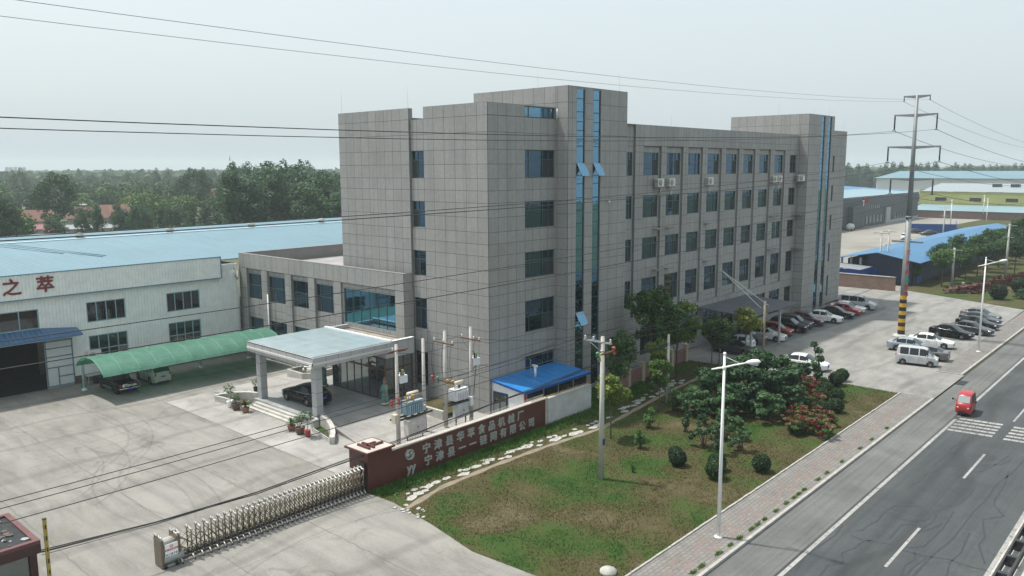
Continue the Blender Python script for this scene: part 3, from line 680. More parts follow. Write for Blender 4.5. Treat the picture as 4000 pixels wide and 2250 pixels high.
_ch(mb, 'canopy', [porch_m, grout, white_paint, M('dirty_canopy_roof', (.27,.235,.19), .9, 0, .35, .8, .3)], po)
mb = MB(); mb.box(xa-.07, 42.3, ya-.07, ya-.001, 5.0, 5.17); mb.box(xa-.07, xa-.001, ya-.07, yb+.07, 5.0, 5.17); mb.box(xa-.07, 42.3, yb+.001, yb+.07, 5.0, 5.17)
_ch(mb, 'pale_band', band_m, po)
mb = MB(); mb.box(xa-.05, xb, ya-.05, yb+.05, zb+.002, zb+.05); 
mbx = MB()
for i in range(6):
    for j in range(4):
        x0 = xa+.15+i*1.3; y0 = ya+.2+j*2.3
        mbx.box(x0, x0+1.30, y0, y0+2.30, zb+.055, zb+.075)
frost = M('frosted_roof_glass', (.24,.31,.33), .3, 0, .12, .7, 0, 0)
_ch(mbx, 'roof_glass', frost, po)
mb = MB()
for i in range(7): x0 = xa+.14+i*1.3; mb.box(x0-.012, x0+.012, ya+.1, yb-.1, zb+.02, zb+.08, 2)
for j in range(5): y0 = ya+.19+j*2.3; mb.box(xa+.1, 42.2, y0-.015, y0+.015, zb+.021, zb+.079, 2)
mb.box(xa, 42.2, ya+.1, yb-.1, zb-.06, zb+.018, 1)
_ch(mb, 'roof_bars', [white_paint, porch_m, M('pale_seal', (.40,.46,.47), .5)], po)
mb = MB(); mb.box(42.12, 42.32, ya+.1, yb-.1, zb-.2, zb+.16); mb.box(42.3, xb, ya-.02, ya+.3, zb+.0501, zb+.09); _ch(mb, 'white_upstand', white_paint, po)
brown = M('brown_door_frame', (.085,.035,.028), .4, 0, .15)
ys = [51.87+i*1.05 for i in range(8)]
mb = MB()
for y in ys: mb.box(41.56, 41.66, y-.05, y+.05, .6, 4.25)
mb.box(41.555, 41.665, ys[0], ys[-1], 3.15, 3.3); mb.box(41.555, 41.665, ys[0], ys[-1], .6, .7); mb.box(41.555,41.665,ys[0],ys[-1],4.12,4.25)
for x in (42.6, 43.65, 44.6): mb.box(x-.05, x+.05, 51.82, 51.92, .6, 4.25)
mb.box(41.66, 44.6, 51.815, 51.925, 3.15, 3.3); mb.box(41.66,44.6,51.815,51.925,.6,.7)
for x in (42.6, 43.65): mb.box(x-.05, x+.05, 59.17, 59.27, .6, 4.25)
mb.box(41.66, 44.6, 59.17, 59.27, 3.15, 3.3); mb.box(40.4,41.6,60.25,60.33,.62,.72); mb.box(40.4,40.48,60.25,60.33,.62,3.1); mb.box(41.3,41.38,60.25,60.33,.62,3.1)
_ch(mb, 'door_frame', brown, po)
mb = MB(); mb.box(41.59, 41.61, ys[0], ys[-1], .7, 4.2); mb.box(41.66, 44.6, 51.86, 51.88, .7, 4.2); mb.box(41.66, 44.6, 59.21, 59.23, .7, 4.2)
_ch(mb, 'door_glass', clear_glass, po)
# ramps and curved planters each side
def arcpts(c, r, a0, a1, k): return [(c[0]+r*math.cos(R(a0+(a1-a0)*i/k)), c[1]+r*math.sin(R(a0+(a1-a0)*i/k))) for i in range(k+1)]
for yA, yB, xo in ((52.0,45.4,34.2),(60.9,67.3,34.2)):
    mb = MB(); vs = [(35.2,yA,.6),(44.6,yA,.6),(44.6,yB,.012),(xo,yB,.012),(35.2,yA,-.05),(44.6,yA,-.05),(44.6,yB,-.05),(xo,yB,-.05)]
    fs = [(0,1,2,3),(0,3,7,4),(3,2,6,7),(2,1,5,6)]; mb.add(vs, fs if yB > yA else [f[::-1] for f in fs]); _ch(mb, 'ramp', pale_m, po)
def cwall(pts, zt, zb_, th, name='planter_wall', m=conc):
    mb = MB(); n_ = len(pts); V = [Vector((*p, 0)) for p in pts]; L_, R_ = [], []
    for i in range(n_):
        t = (V[min(i+1,n_-1)]-V[max(i-1,0)]).normalized(); q = Vector((-t.y, t.x, 0))*th/2; L_.append(V[i]+q); R_.append(V[i]-q)
    for i in range(n_-1):
        z0, z1 = zt[i], zt[i+1]
        a, b_, c, d = L_[i], L_[i+1], R_[i+1], R_[i]
        vs = [(a.x,a.y,zb_),(b_.x,b_.y,zb_),(c.x,c.y,zb_),(d.x,d.y,zb_),(a.x,a.y,z0),(b_.x,b_.y,z1),(c.x,c.y,z1),(d.x,d.y,z0)]
        mb.add(vs, [(4,5,6,7),(0,1,5,4),(2,3,7,6),(0,4,7,3),(1,2,6,5)])
    return _ch(mb, name, m, po)
pts = [(35.2,51.85),(34.9,50.6),(34.35,49.3),(33.7,48.3),(33.1,47.6)]
cwall(pts, [.95,.85,.72,.62,.55], -.05, .36)
cwall([(34.35,52.0),(34.35,51.2)]+[(33.85,51.15)], [.9,.88,.88], -.05, .2)
cwall([(35.2,61.1),(34.9,62.4),(34.3,63.6),(33.6,64.3),(33.0,64.6)], [.95,.85,.72,.62,.55], -.05, .36)
cwall([(33.5,61.3),(33.3,62.3),(33.2,63.4),(33.0,64.5)], [.5,.5,.5,.5], -.05, .2)
cwall([(44.4,63.2),(42.0,63.3),(41.6,64.2),(41.75,66.9),(44.3,66.9)], [1.0,.95,.85,.8,.8], -.05, .22)
cwall([(44.4,50.4),(43.0,50.2),(42.2,48.2),(42.4,45.6)], [1.0,.95,.85,.75], -.05, .24)
for pl_, z_ in (([(33.2,48.2),(34.4,50.0),(34.7,51.3),(33.9,51.2)], .2),([(33.3,64.2),(34.5,63.2),(34.8,61.6),(33.5,61.6)], .2),([(44.5,63.4),(44.5,66.8),(42,66.7),(41.9,63.6)], .5),([(44.6,50.2),(43.2,50.1),(42.6,45.7),(45.6,45.7),(45.6,50.2)], .4)):
    mb = MB(); mb.slab(pl_, z_); _ch(mb, 'planting_soil', lawn_m, po)
mb = MB()
for i in range(24): a = i/23; mb.box(33.85-.7*a-.02, 33.85-.7*a+.02, 51.1-3.3*a-.015, 51.1-3.3*a+.015, .01, .32)
mb.tube([(33.85,51.1,.3),(33.15,47.8,.3)], .02, 4); mb.tube([(33.85,51.1,.12),(33.15,47.8,.12)], .02, 4)
_ch(mb, 'low_white_railing', white_paint, po)
mb = MB(); mb.box(34.3,34.39,51.7,51.95,4.75,5.0); mb.tube([(34.35,51.85,4.85),(34.1,52.3,4.9),(34.05,52.35,4.75)], .04, 6); mb.blob((34.05,52.35,4.68),(.08,.08,.1))
_ch(mb, 'security_camera', white_paint, po)
# robed statues flanking the doors
jade = M('green_glazed_statue', (.10,.26,.22), .35, 0, .3, 4); redst = M('red_gold_trim', (.25,.05,.03), .4, 0, .3, 6)
def statue(x, y, label):
    t = thing('statue', (x, y, .6), label, 'statue', 'robed statues flanking the porch doors')
    g = MB(); g.lathe((0,0,0), [(.42,0),(.42,.12),(.34,.16)], 12); g.build('pedestal', conc, t)
    g = MB(); g.lathe((0,0,.16), [(.30,0),(.33,.25),(.27,.7),(.25,1.0),(.31,1.25),(.27,1.42),(.12,1.5),(.1,1.56),(.145,1.66),(.15,1.76),(.11,1.86),(.0,1.92)], 14)
    g.tube([(-.25,0,1.45),(-.36,-.12,1.15),(-.16,-.3,1.05)], [.1,.09,.07], 8); g.tube([(.25,0,1.45),(.36,-.12,1.15),(.16,-.3,1.05)], [.1,.09,.07], 8)
    g.build('robed_figure', jade, t)
    g = MB(); g.tube([(.38,-.3,.16),(.38,-.3,2.15)], .025, 6); g.blob((.38,-.3,2.2),(.05,.12,.22)); g.lathe((0,0,1.02),[(.27,0),(.28,.08),(.26,.12)],12); g.build('staff_and_belt', redst, t)
    t.rotation_euler = (0,0,-math.pi/2); return t
statue(41.0, 51.2, 'green robed statue standing right of the porch glass doors'); statue(40.9, 59.75, 'green robed statue standing left of the porch glass doors by the open leaf')
# potted plants
terra = M('brown_glazed_pot', (.11,.055,.035), .35, 0, .2); terra2 = M('terracotta_pot', (.28,.13,.075), .7, 0, .2)
leaf_g = leafmat('glossy_leaves', [(.02,.055,.012),(.035,.09,.02),(.055,.12,.03)], .45, 3)
def pot(mb, h, r, m=0): mb.lathe((0,0,0), [(r*.7,0),(r*.95,h*.35),(r,h*.75),(r*1.08,h*.95),(r*1.08,h),(r*.85,h),(r*.8,h*.85)], 14, m)
def leafcards(mb, pts, s, m=0, up=.3):
    for p in pts:
        a = rnd.uniform(0,6.283); d = Vector((math.cos(a), math.sin(a), rnd.uniform(-.5,.6))).normalized()
        u = d.cross(Vector((0,0,1))).normalized(); u = (u+Vector((0,0,rnd.uniform(-.5,.5)))).normalized(); p = Vector(p); q = s*rnd.uniform(.7,1.3)
        mb.add([p-u*q*.35, p+d*q*.5-u*q*.3, p+d*q, p+d*q*.5+u*q*.3+Vector((0,0,q*.1))], [(0,1,2,3)], m)
def sph(n_, c, r, inner=.5):
    o = []
    while len(o) < n_:
        v = Vector((rnd.uniform(-1,1),rnd.uniform(-1,1),rnd.uniform(-1,1)))
        if inner < v.length < 1: o.append(Vector(c)+Vector((v.x*r[0],v.y*r[1],v.z*r[2])))
    return o
def potted(loc, kind, potm, label, h=.5, r=.28, s=1):
    t = thing('potted_plant', loc, label, 'potted plant', 'potted plants by the porch steps', 0, s)
    g = MB(); pot(g, h, r); g.build('pot', potm, t)
    g = MB()
    if kind == 'cycad':
        g.lathe((0,0,h*.8), [(.11,0),(.13,.15),(.09,.28)], 8)
        st = g; fl = MB()
        for k in range(22):
            a = k*2.4; el = R(rnd.uniform(10,75)); L_ = rnd.uniform(.55,.8)
            p0 = Vector((0,0,h*.8+.26)); prev = p0; dr = Vector((math.cos(a)*math.cos(el), math.sin(a)*math.cos(el), math.sin(el)))
            sd = Vector((-math.sin(a), math.cos(a), 0))*.09
            for i in range(5):
                q = p0+dr*L_*(i+1)/5+Vector((0,0,-.28*((i+1)/5)**2)); w0 = sd*(1-.12*i); w1 = sd*(1-.12*(i+1))
                fl.add([prev-w0,prev+w0+Vector((0,0,.02)),q+w1+Vector((0,0,.02)),q-w1], [(0,1,2,3)]); prev = q
        g.build('stem', rust, t); fl.build('fronds', leaf_g, t)
    else:
        th = .55 if kind == 'tree' else .2
        g.tube([(0,0,h*.7),(.03,.02,h+th*.6),(0,0,h+th+.1)], [.04,.03,.02], 6); g.build('stem', conc if kind == 'tree' else rust, t)
        fl = MB(); leafcards(fl, sph(150, (0,0,h+th+.35), (.42,.42,.4), .3), .17); fl.build('foliage', leaf_g, t)
    return t
potted((33.0,62.0,0), 'tree', white_paint, 'small tree in a white pot, leftmost beside the porch planter', .45, .24, 1.15)
potted((32.9,60.85,0), 'bush', terra, 'bushy plant in a round brown pot left of the porch steps', .55, .36)
potted((33.05,59.6,0), 'cycad', terra2, 'cycad in a terracotta pot at the left end of the porch steps', .42, .3)
potted((35.4,61.9,.72), 'bush', black_m, 'leafy plant in a tall black pot on the planter wall by the left column', .6, .22, .9)
potted((32.95,52.65,0), 'cycad', terra2, 'cycad in a terracotta pot at the right end of the porch steps', .42, .3)
potted((32.9,51.4,0), 'bush', terra, 'bushy plant in a round brown pot right of the porch steps', .55, .36)
t = potted((32.9,50.4,0), 'tree', M('red_white_pot', (.34,.03,.03), .5), 'small tree in a red pot before the right planter', .42, .17, 1.25)

# ------------------------------------------------------------------ white factory hall with blue roof
def ribmat(name, c, per, axis, depth=.4, rough=.5, var=.12, sc=.4):
    """ribbed sheet metal: colour with painted shade at the rib edges, and a bump running across it"""
    m, n, l, b = nmat(name)
    co = n.new('ShaderNodeTexCoord').outputs['Object']; sep = n.new('ShaderNodeSeparateXYZ'); l.new(co, sep.inputs[0])
    fr = math_(n, l, 'FRACT', math_(n, l, 'MULTIPLY', sep.outputs[axis], 1/per))
    tri = math_(n, l, 'ABSOLUTE', math_(n, l, 'SUBTRACT', fr, .5))
    rib = math_(n, l, 'SMOOTHSTEP' if False else 'LESS_THAN', tri, .12)
    h = n.new('ShaderNodeMapRange'); h.interpolation_type = 'SMOOTHSTEP'; h.inputs['From Min'].default_value = .06; h.inputs['From Max'].default_value = .2; h.inputs['To Min'].default_value = 1; h.inputs['To Max'].default_value = 0
    l.new(tri, h.inputs['Value'])
    f = noise(n, l, co, sc, 6, .65)
    colr = ramp(n, l, f, [(.3, tuple(x*(1-var) for x in c)), (.7, tuple(min(1,x*(1+var)) for x in c))])
    mp = n.new('ShaderNodeMapping'); mp.inputs['Scale'].default_value = (3,.15,3) if axis == 0 else (.15,3,3); l.new(co, mp.inputs['Vector'])
    colr = mixc(n, l, .5, colr, ramp(n, l, noise(n, l, mp.outputs['Vector'], .5, 4), [(.3,(.8,.8,.8)),(.6,(1.06,1.06,1.06))]), 'MULTIPLY')
    edge = math_(n, l, 'LESS_THAN', math_(n, l, 'ABSOLUTE', math_(n, l, 'SUBTRACT', tri, .2)), .035)
    colr = mixc(n, l, math_(n, l, 'MULTIPLY', edge, depth), colr, tuple(x*.45 for x in c))  # crease shade mixed into the colour as a dark line beside each rib
    l.new(colr, b.inputs['Base Color']); b.inputs['Roughness'].default_value = rough
    bp = n.new('ShaderNodeBump'); bp.inputs['Strength'].default_value = .5; bp.inputs['Distance'].default_value = .05
    l.new(h.outputs['Result'], bp.inputs['Height']); l.new(bp.outputs['Normal'], b.inputs['Normal'])
    MATS[name] = m; return m
blue_roof = ribmat('pale_blue_roof_sheet', (.115,.215,.265), .56, 0, .8, .5, .08, .1)
white_clad = ribmat('white_wall_sheet', (.72,.75,.72), .3, 0, .45, .5, .07, .3)
blue_trim = M('blue_grey_trim', (.10,.19,.25), .5, 0, .12)
hall_frame = M('pale_blue_frame', (.22,.34,.38), .5, 0, .1)
fh = thing('factory_hall', (20, 79.9, 0), 'long white factory hall with pale blue corrugated roof and red characters', 'factory hall')
mb = MB()
WH = [(24.52-6.4,24.5,5.74,7.55),(28.6,32.2,5.65,7.6),(36.28,39.8,5.6,7.56),(28.6,32.2,2.0,4.37),(36.3,39.76,2.1,4.45),(14.5,24.75,.0,4.5)]
facade(mb, (0,79.9,0), EX, -EY, -45, 44.3, 0, 9.2, WH, [], [], depth=.15, panels=False)
mb.box(-45, -44.8, 79.95, 101, 0, 10); mb.box(44.0, 44.28, 79.95, 101, 0, 9.9); mb.box(-45, 44.3, 80.2, 80.4, 8.0, 9.9)
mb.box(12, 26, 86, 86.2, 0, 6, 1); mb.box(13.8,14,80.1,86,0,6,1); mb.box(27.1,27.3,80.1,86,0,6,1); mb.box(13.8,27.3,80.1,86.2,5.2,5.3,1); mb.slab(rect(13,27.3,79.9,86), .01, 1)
mb.box(27.02,44.25,79.85,79.898,0,.75,2)
for m_ in (4,): pass
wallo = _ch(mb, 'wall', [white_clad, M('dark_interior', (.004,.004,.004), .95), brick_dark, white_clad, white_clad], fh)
mb = MB(); mb.box(-45, 42.1, 79.5, 79.84, 8.62, 10.78); _ch(mb, 'fascia', white_clad, fh)
mb = MB(); mb.box(-45.02, 42.15, 79.44, 79.9, 10.781, 10.86); mb.box(-45.02, 42.12, 79.46, 79.9, 8.52, 8.619); mb.box(42.1,42.2,79.46,79.9,8.52,10.86); _ch(mb, 'trim', blue_trim, fh)
ZR, YRI = 12.0, 100.6
mb = MB()
def slope(mb, x0, x1, y0, z0, y1, z1, m=0, th=.1):
    mb.add([(x0,y0,z0),(x1,y0,z0),(x1,y1,z1),(x0,y1,z1),(x0,y0,z0-th),(x1,y0,z0-th),(x1,y1,z1-th),(x0,y1,z1-th)], [(0,1,2,3),(7,6,5,4),(0,4,5,1),(1,5,6,2),(2,6,7,3),(3,7,4,0)], m)
slope(mb, -45, 42.1, 79.86, 10.66, YRI, ZR); slope(mb, 42.1, 95, 80.6, 10.4, YRI, ZR); slope(mb, -45, 95, YRI+.4, ZR+.05, 103.2, 12.5); slope(mb, -45, 95, 103.2, 12.5, 121, 10.4)
_ch(mb, 'roof', blue_roof, fh)
mb = MB(); mb.box(-45, 95, YRI-.35, YRI+.35, ZR+.0, ZR+.06); _ch(mb, 'ridge_cap', M('pale_ridge', (.45,.58,.62), .5), fh)
for x in (15.5, 25.4, 36.2, 47.0, 58.5, 70): 
    g = MB(); g.lathe((x,YRI+.6,ZR-.05), [(.3,0),(.3,.3),(.45,.34),(.52,.5),(.45,.66),(.2,.74),(0,.76)], 12); _ch(g, 'roof_ventilator', conc, fh)
mb = MB()
for x0, y0, x1, y1 in ((26.5,99.5,30.6,90.4),(27.5,99.5,33,86.5),(28.3,99.5,33.5,87)):
    z0, z1 = 10.66+(y0-79.86)*.0646+.02, 10.66+(y1-79.86)*.0646+.02; mb.tube([(x0,y0,z0),(x1,y1,z1)], .05, 4)
_ch(mb, 'roof_cable', blue_trim, fh)
mb = MB(); mb.box(19.0,20.6,89,90,11.35,11.4); _ch(mb, 'loose_board', M('weathered_board', (.33,.27,.2), .9), fh)
def hallwin(h, mull, trans):
    o = window(None, (0,79.9,0), EX, -EY, *h[:4], mull=mull, trans=trans, gl=dark_glass, fm=hall_frame, fr=.09, d=.06); o.parent = fh; place(o, fh)
for h in WH[:3]: hallwin(h, (.25,.5,.75), None)
for h in WH[3:5]: hallwin(h, (.25,.5,.75), .42)
mb = MB()   # sliding door leaf in front of the opening
mb.box(24.76, 27.0, 79.74, 79.8, .2, 4.46)
for z in (.2,1.95,2.95,3.75,4.4): mb.box(24.7, 27.0, 79.7, 79.735, z-.05, z+.05, 1)
for x in (24.74, 27.0): mb.box(x-.05,x+.05,79.7,79.735,.15,4.5,1)
mb.box(25.65,25.75,79.7,79.735,.25,1.9,1); mb.box(25.75,27,79.7,79.735,1.0,1.1,1)
_ch(mb, 'sliding_door', [M('pale_door_sheet', (.52,.55,.54), .5, 0, .06), blue_trim], fh)
red_ch = M('red_characters', (.16,.018,.016), .5, 0, .15)
for x, s in ((22.45,'之'),(25.15,'萃')): 
    o = text('red_character', s, 1.55, (x,79.47,9.68), EX, EZ, red_ch, None, .1, .022); o.parent = fh; place(o, fh)
for x, s in ((19.7,'食'),(17.0,'品')): pass
mb = MB(); bl = M('dark_blue_awning', (.055,.13,.24), .5, 0, .2, 1)
mb.add([(13.5,79.84,5.75),(24.6,79.84,5.75),(27.5,78.1,5.05),(13.5,78.1,5.0),(27.6,79.84,5.4)], [(3,2,1,0),(1,2,4)])
mb.add([(13.5,78.1,4.86),(27.5,78.1,4.9),(27.5,78.1,5.05),(13.5,78.1,5.0)], [(0,1,2,3)])
mb.add([(13.5,79.84,5.6),(13.5,78.1,4.86),(27.5,78.1,4.9),(27.6,79.84,5.25)], [(0,1,2,3)])
mb.add([(27.5,78.1,4.9),(27.6,79.84,5.25),(27.6,79.84,5.4),(27.5,78.1,5.05)], [(0,1,2,3)])
for i in range(34): x = 13.7+i*.41; mb.tube([(x,78.1,5.07),(min(x,24.6+(x-24.6)*.3 if x>24.6 else x),79.7,5.72 if x<24.6 else 5.6)], .025, 4, 1)
_ch(mb, 'awning', [bl, bl], fh)
mb = MB(); mb.tube([(44.15,79.75,9.2),(44.15,79.75,.1)], .07, 8); mb.tube([(43.6,79.7,9.3),(43.75,79.6,8.6),(44.1,79.7,8.2),(44.3,79.75,9.0)], .06, 6); _ch(mb, 'downpipe', conc, fh)
# ------------------------------------------------------------------ green carport
cp = thing('carport', (35, 74, 0), 'green translucent arched carport beside the white factory hall', 'carport')
gm, n, l, b = nmat('green_polycarbonate')
co = n.new('ShaderNodeTexCoord').outputs['Object']; f = noise(n, l, co, 1.2, 6, .7)
c = ramp(n, l, f, [(.3,(.07,.20,.14)),(.6,(.11,.27,.195)),(.75,(.18,.35,.26))]); l.new(c, b.inputs['Base Color']); b.inputs['Roughness'].default_value = .4
tr = n.new('ShaderNodeBsdfTranslucent'); tr.inputs['Color'].default_value = (.06,.30,.18,1); mx = n.new('ShaderNodeMixShader'); mx.inputs['Fac'].default_value = .35
l.new(b.outputs[0], mx.inputs[1]); l.new(tr.outputs[0], mx.inputs[2]); l.new(mx.outputs[0], n['Material Output'].inputs['Surface'])
def arch(u): # u -1..1 -> y,z
    a = u*R(62); rad = 3.5; return (73.75-rad*math.sin(a)*-1*-1, 3.62-rad*(1-math.cos(a))*.66)
AP = [arch(-1+2*i/16) for i in range(17)]
mb = MB(); 
for i in range(16):
    (y0,z0),(y1,z1) = AP[i],AP[i+1]; mb.add([(26.2,y0,z0),(43.8,y0,z0),(43.8,y1,z1),(26.2,y1,z1)], [(0,1,2,3)], 0, True)
_ch(mb, 'roof_sheet', gm, cp)
mb = MB()
for k in range(12): x = 26.25+k*1.59; mb.tube([(x,y,z+.01) for y,z in AP], .028, 5)
for i in (1,4,8,12,15): mb.tube([(26.2,AP[i][0],AP[i][1]-.05),(43.8,AP[i][0],AP[i][1]-.05)], .025, 4)
_ch(mb, 'rib', M('green_grey_steel', (.10,.28,.21), .5), cp)
for x in (26.8, 32.4, 38.0, 43.4):
    mb = MB(); mb.tube([(x,76.95,0),(x,76.95,2.6),(x,76.4,3.1),(x,75.0,3.3),(x,73.5,3.35)], [.13,.12,.11,.09,.06], 8); mb.lathe((x,76.95,0), [(.28,0),(.24,.06),(.15,.22)], 8); _ch(mb, 'post', M('pale_green_steel', (.42,.55,.50), .5), cp)
t = thing('work_bench', (28.4,78.6,0), 'grey metal bench with a box below, behind the carport post', 'bench')
mb = MB(); mb.box(27.6,29.3,78.2,79,.85,.92); mb.box(28.3,29.2,78.3,78.9,.05,.7,1)
for x in (27.7,29.2): mb.box(x-.04,x+.04,78.25,78.33,0,.85); mb.box(x-.04,x+.04,78.9,78.98,0,.85)
_ch(mb, 'bench_frame', [steel, darksteel], t)
mb = MB(); mb.box(28.2,29.4,79.3,79.8,2.3,3.0); mb.lathe((28.6,79.29,2.65),[(.26,0),(.26,-.02),(.02,-.03)],14,1,'y')
tag(mb.build('air_conditioner', [ac_m, grille_m]), 'white air conditioner on the hall wall behind the carport post', 'air conditioner')
# ------------------------------------------------------------------ red sign wall
sw = thing('sign_wall', (38, 38.6, 0), 'dark red entrance sign wall with grey Chinese lettering and round emblem', 'sign wall')
red_w = M('dark_red_stone', (.085,.024,.021), .4, 0, .18, 1.2); coping = M('pale_coping', (.40,.37,.33), .8, 0, .15, 2); letter_m = M('grey_metal_letters', (.33,.35,.33), .45, .1, .15, 4)
mb = MB(); mb.box(31.2, 46.6, 38.5, 38.85, -.05, 2.2)
mb.box(31.2,46.6,38.497,38.5,1.1,1.11,1)
_ch(mb, 'wall', [red_w, grout], sw)
mb = MB(); mb.box(31.2, 46.65, 38.46, 38.9, 2.2, 2.27); mb.box(46.6, 46.9, 38.5, 38.85, -.05, 2.25); _ch(mb, 'coping', coping, sw)
mb = MB(); mb.box(29.27, 31.2, 38.42, 40.3, -.05, 2.55); mb.box(29.05, 31.3, 38.2, 40.5, 2.55, 2.66)
mb.box(29.15,31.2,38.3,40.4,2.66,2.665,1)
for k, (a, b_) in enumerate(((.0,1.2),(.35,.9))): mb.box(29.6+a, 29.75+a, 38.7, 39.9, 2.665, 2.8); mb.box(29.75+a, 29.75+a+.9, 39.3-.3*k, 39.45-.3*k, 2.665, 2.8)
_ch(mb, 'gate_pier', [red_w, coping], sw)
mb = MB()
for i in range(110): x = 31.4+i*.14; mb.tube([(x,38.83,2.27),(x,38.83,2.5)], .012, 4)
_ch(mb, 'picket_strip', white_paint, sw)
def signrow(s, x0, x1, z, size):
    for i, chx in enumerate(s):
        x = x0+(x1-x0)*i/(len(s)-1)
        o = text('letter', chx, size, (x, 38.46, z), EX, EZ, letter_m, None, .07, .022); o.parent = sw; place(o, sw)
signrow('宁津县华萃食品机械厂', 34.16, 43.62, 1.55, .74)
signrow('宁津县一一链网有限公司', 34.3, 44.88, .69, .74)
o = text('letter', 'yy', .95, (32.8, 38.46, .62), EX, EZ, letter_m, None, .07, .03, sx=.85); o.parent = sw; place(o, sw)
mb = MB(); cx, cz, rr = 32.72, 1.56, .39     # emblem of two interlocking commas
for sgn in (1, -1):
    L_, R_ = [], []
    for k in range(19):
        t_ = k/18; an = R(205-215*t_); wd = .33*rr*(1-t_)**.7+.012; rad = rr*(.66+.30*t_)
        if k < 3: wd *= (.62,.86,.97)[k]
        L_.append((sgn*(rad+wd*(1 if t_ < .5 else .4))*math.cos(an), sgn*(rad+wd*(1 if t_ < .5 else .4))*math.sin(an))); R_.append((sgn*(rad-wd)*math.cos(an), sgn*(rad-wd)*math.sin(an)))
    for k in range(18):
        q = [L_[k], L_[k+1], R_[k+1], R_[k]]
        mb.add([(cx+x, 38.44, cz+z) for x, z in q]+[(cx+x, 38.495, cz+z) for x, z in q], [(0,1,2,3),(3,2,1,0)][:1]+[(0,4,5,1),(2,6,7,3)])
    hx, hz_ = sgn*-.34*rr, sgn*-.12*rr; mb.tube([(cx+hx,38.438,cz+hz_),(cx+hx,38.495,cz+hz_)], .34*rr, 18)
_ch(mb, 'emblem', letter_m, sw)
# white rendered wall with the blue roofed shed
gw2 = tag(MB().build('tmp', conc)) if False else None
mb = MB(); mb.box(46.95, 52.6, 38.5, 38.8, -.05, 2.12); mb.box(46.95,52.6,38.45,38.85,2.12,2.16,1); mb.tube([(45,38.6,2.35),(52.7,38.6,2.35)], .03, 6, 2)
o = MB(); t = tag(mb.build('rendered_wall', [M('white_render', (.48,.49,.48), .9, 0, .2, 1.0, .1, 0, .3, .3), conc, M('ochre_pipe', (.35,.22,.07), .6)]), 'stained white rendered wall under the blue roofed lean to shed', 'wall')
sh = thing('lean_to_shed', (50, 42, 0), 'white lean to shed with bright blue metal roof against the office corner', 'shed')
shed_roof = ribmat('bright_blue_roof_sheet', (.02,.19,.50), .95, 0, .5, .4, .1, .5)
mb = MB(); mb.add([(45.9,39.95,2.58),(54.4,39.95,2.58),(54.4,43.65,2.98),(45.9,43.65,2.98),(45.9,39.95,2.46),(54.4,39.95,2.46),(54.4,43.65,2.86),(45.9,43.65,2.86)], [(0,1,2,3),(7,6,5,4),(0,4,5,1),(1,5,6,2),(2,6,7,3),(3,7,4,0)])
_ch(mb, 'roof', shed_roof, sh)
mb = MB(); mb.box(45.87,54.43,39.9,39.95,2.42,2.6); mb.add([(45.86,39.93,2.42),(45.9,39.93,2.42),(45.9,43.66,2.84),(45.86,43.66,2.84),(45.86,39.93,2.6),(45.9,39.93,2.6),(45.9,43.66,3.0),(45.86,43.66,3.0)], [(0,3,2,1),(4,5,6,7),(0,1,5,4),(1,2,6,5),(2,3,7,6),(3,0,4,7)]); _ch(mb, 'roof_trim', M('deep_blue_trim', (.012,.08,.30), .4), sh)
mb = MB(); mb.add([(46.08,40.2,0),(46.08,43.68,0),(46.08,43.68,2.86),(46.08,40.2,2.47),(46.2,40.2,0),(46.2,43.68,0),(46.2,43.68,2.86),(46.2,40.2,2.47)], [(0,3,2,1),(4,5,6,7),(0,1,5,4),(1,2,6,5),(2,3,7,6),(3,0,4,7)]); _ch(mb, 'end_wall', white_paint, sh)
mb = MB(); mb.box(46.0,46.07,40.08,40.2,0,2.45); _ch(mb, 'red_post', M('red_post', (.45,.03,.03), .5), sh)
mb = MB(); mb.box(46.03,46.075,41.95,43.55,0,2.05); mb.box(46.0,46.03,42.02,43.48,.1,1.98,1); mb.box(45.99,46.0,42.1,42.68,.2,1.9,2); mb.box(45.99,46.0,42.82,43.4,.2,1.9,2); _ch(mb, 'door', [M('blue_door_frame', (.02,.08,.30), .4), darksteel, clear_glass], sh)
mb = MB(); mb.box(46.2,54.3,40.2,40.24,1.0,2.45); _ch(mb, 'front_glazing', dark_glass, sh)
mb = MB()
for x in (46.3,48.4,50.3,52.3,54.2): mb.box(x-.03,x+.03,40.14,40.2,0,2.45)
mb.box(46.2,54.3,40.15,40.198,.95,1.05); _ch(mb, 'glazing_bar', alum, sh)
mb = MB(); mb.tube([(49.5,42.0,2.8),(49.5,42.0,3.75)], .11, 10); mb.tube([(49.5,41.8,3.7),(49.5,42.25,3.7)], .13, 10); _ch(mb, 'flue', white_paint, sh)
mb = MB(); mb.tube([(49.05,42.1,2.8),(49.05,42.1,4.3),(48.95,42.1,4.35)], .03, 6); _ch(mb, 'vent_pipe', alum, sh)
# picket fence behind the trees
pf = thing('picket_fence', (65, 41.3, 0), 'faded pink picket fence with cream posts behind the young trees', 'fence')
fx = [(55.0,38.9),(57.2,39.0),(60.0,39.8),(66,40.6),(72.6,41.1)]
pm = M('faded_pink_picket', (.27,.15,.14), .8, 0, .25, 3)
mb = MB()
def along(path, st):
    o = []; 
    for (xa, ya), (xb, yb) in zip(path, path[1:]):
        L_ = math.hypot(xb-xa, yb-ya); k = int(L_/st)
        o += [(xa+(xb-xa)*i/k, ya+(yb-ya)*i/k) for i in range(k)]
    return o
for x, y in along(fx, .2): mb.box(x-.05,x+.05,y-.02,y+.02,.1,1.45+rnd.uniform(-.06,.05))
for (xa,ya),(xb,yb) in zip(fx, fx[1:]): mb.tube([(xa,ya+.03,.5),(xb,yb+.03,.5)],.03,4); mb.tube([(xa,ya+.03,1.2),(xb,yb+.03,1.2)],.03,4)
_ch(mb, 'pickets', pm, pf)
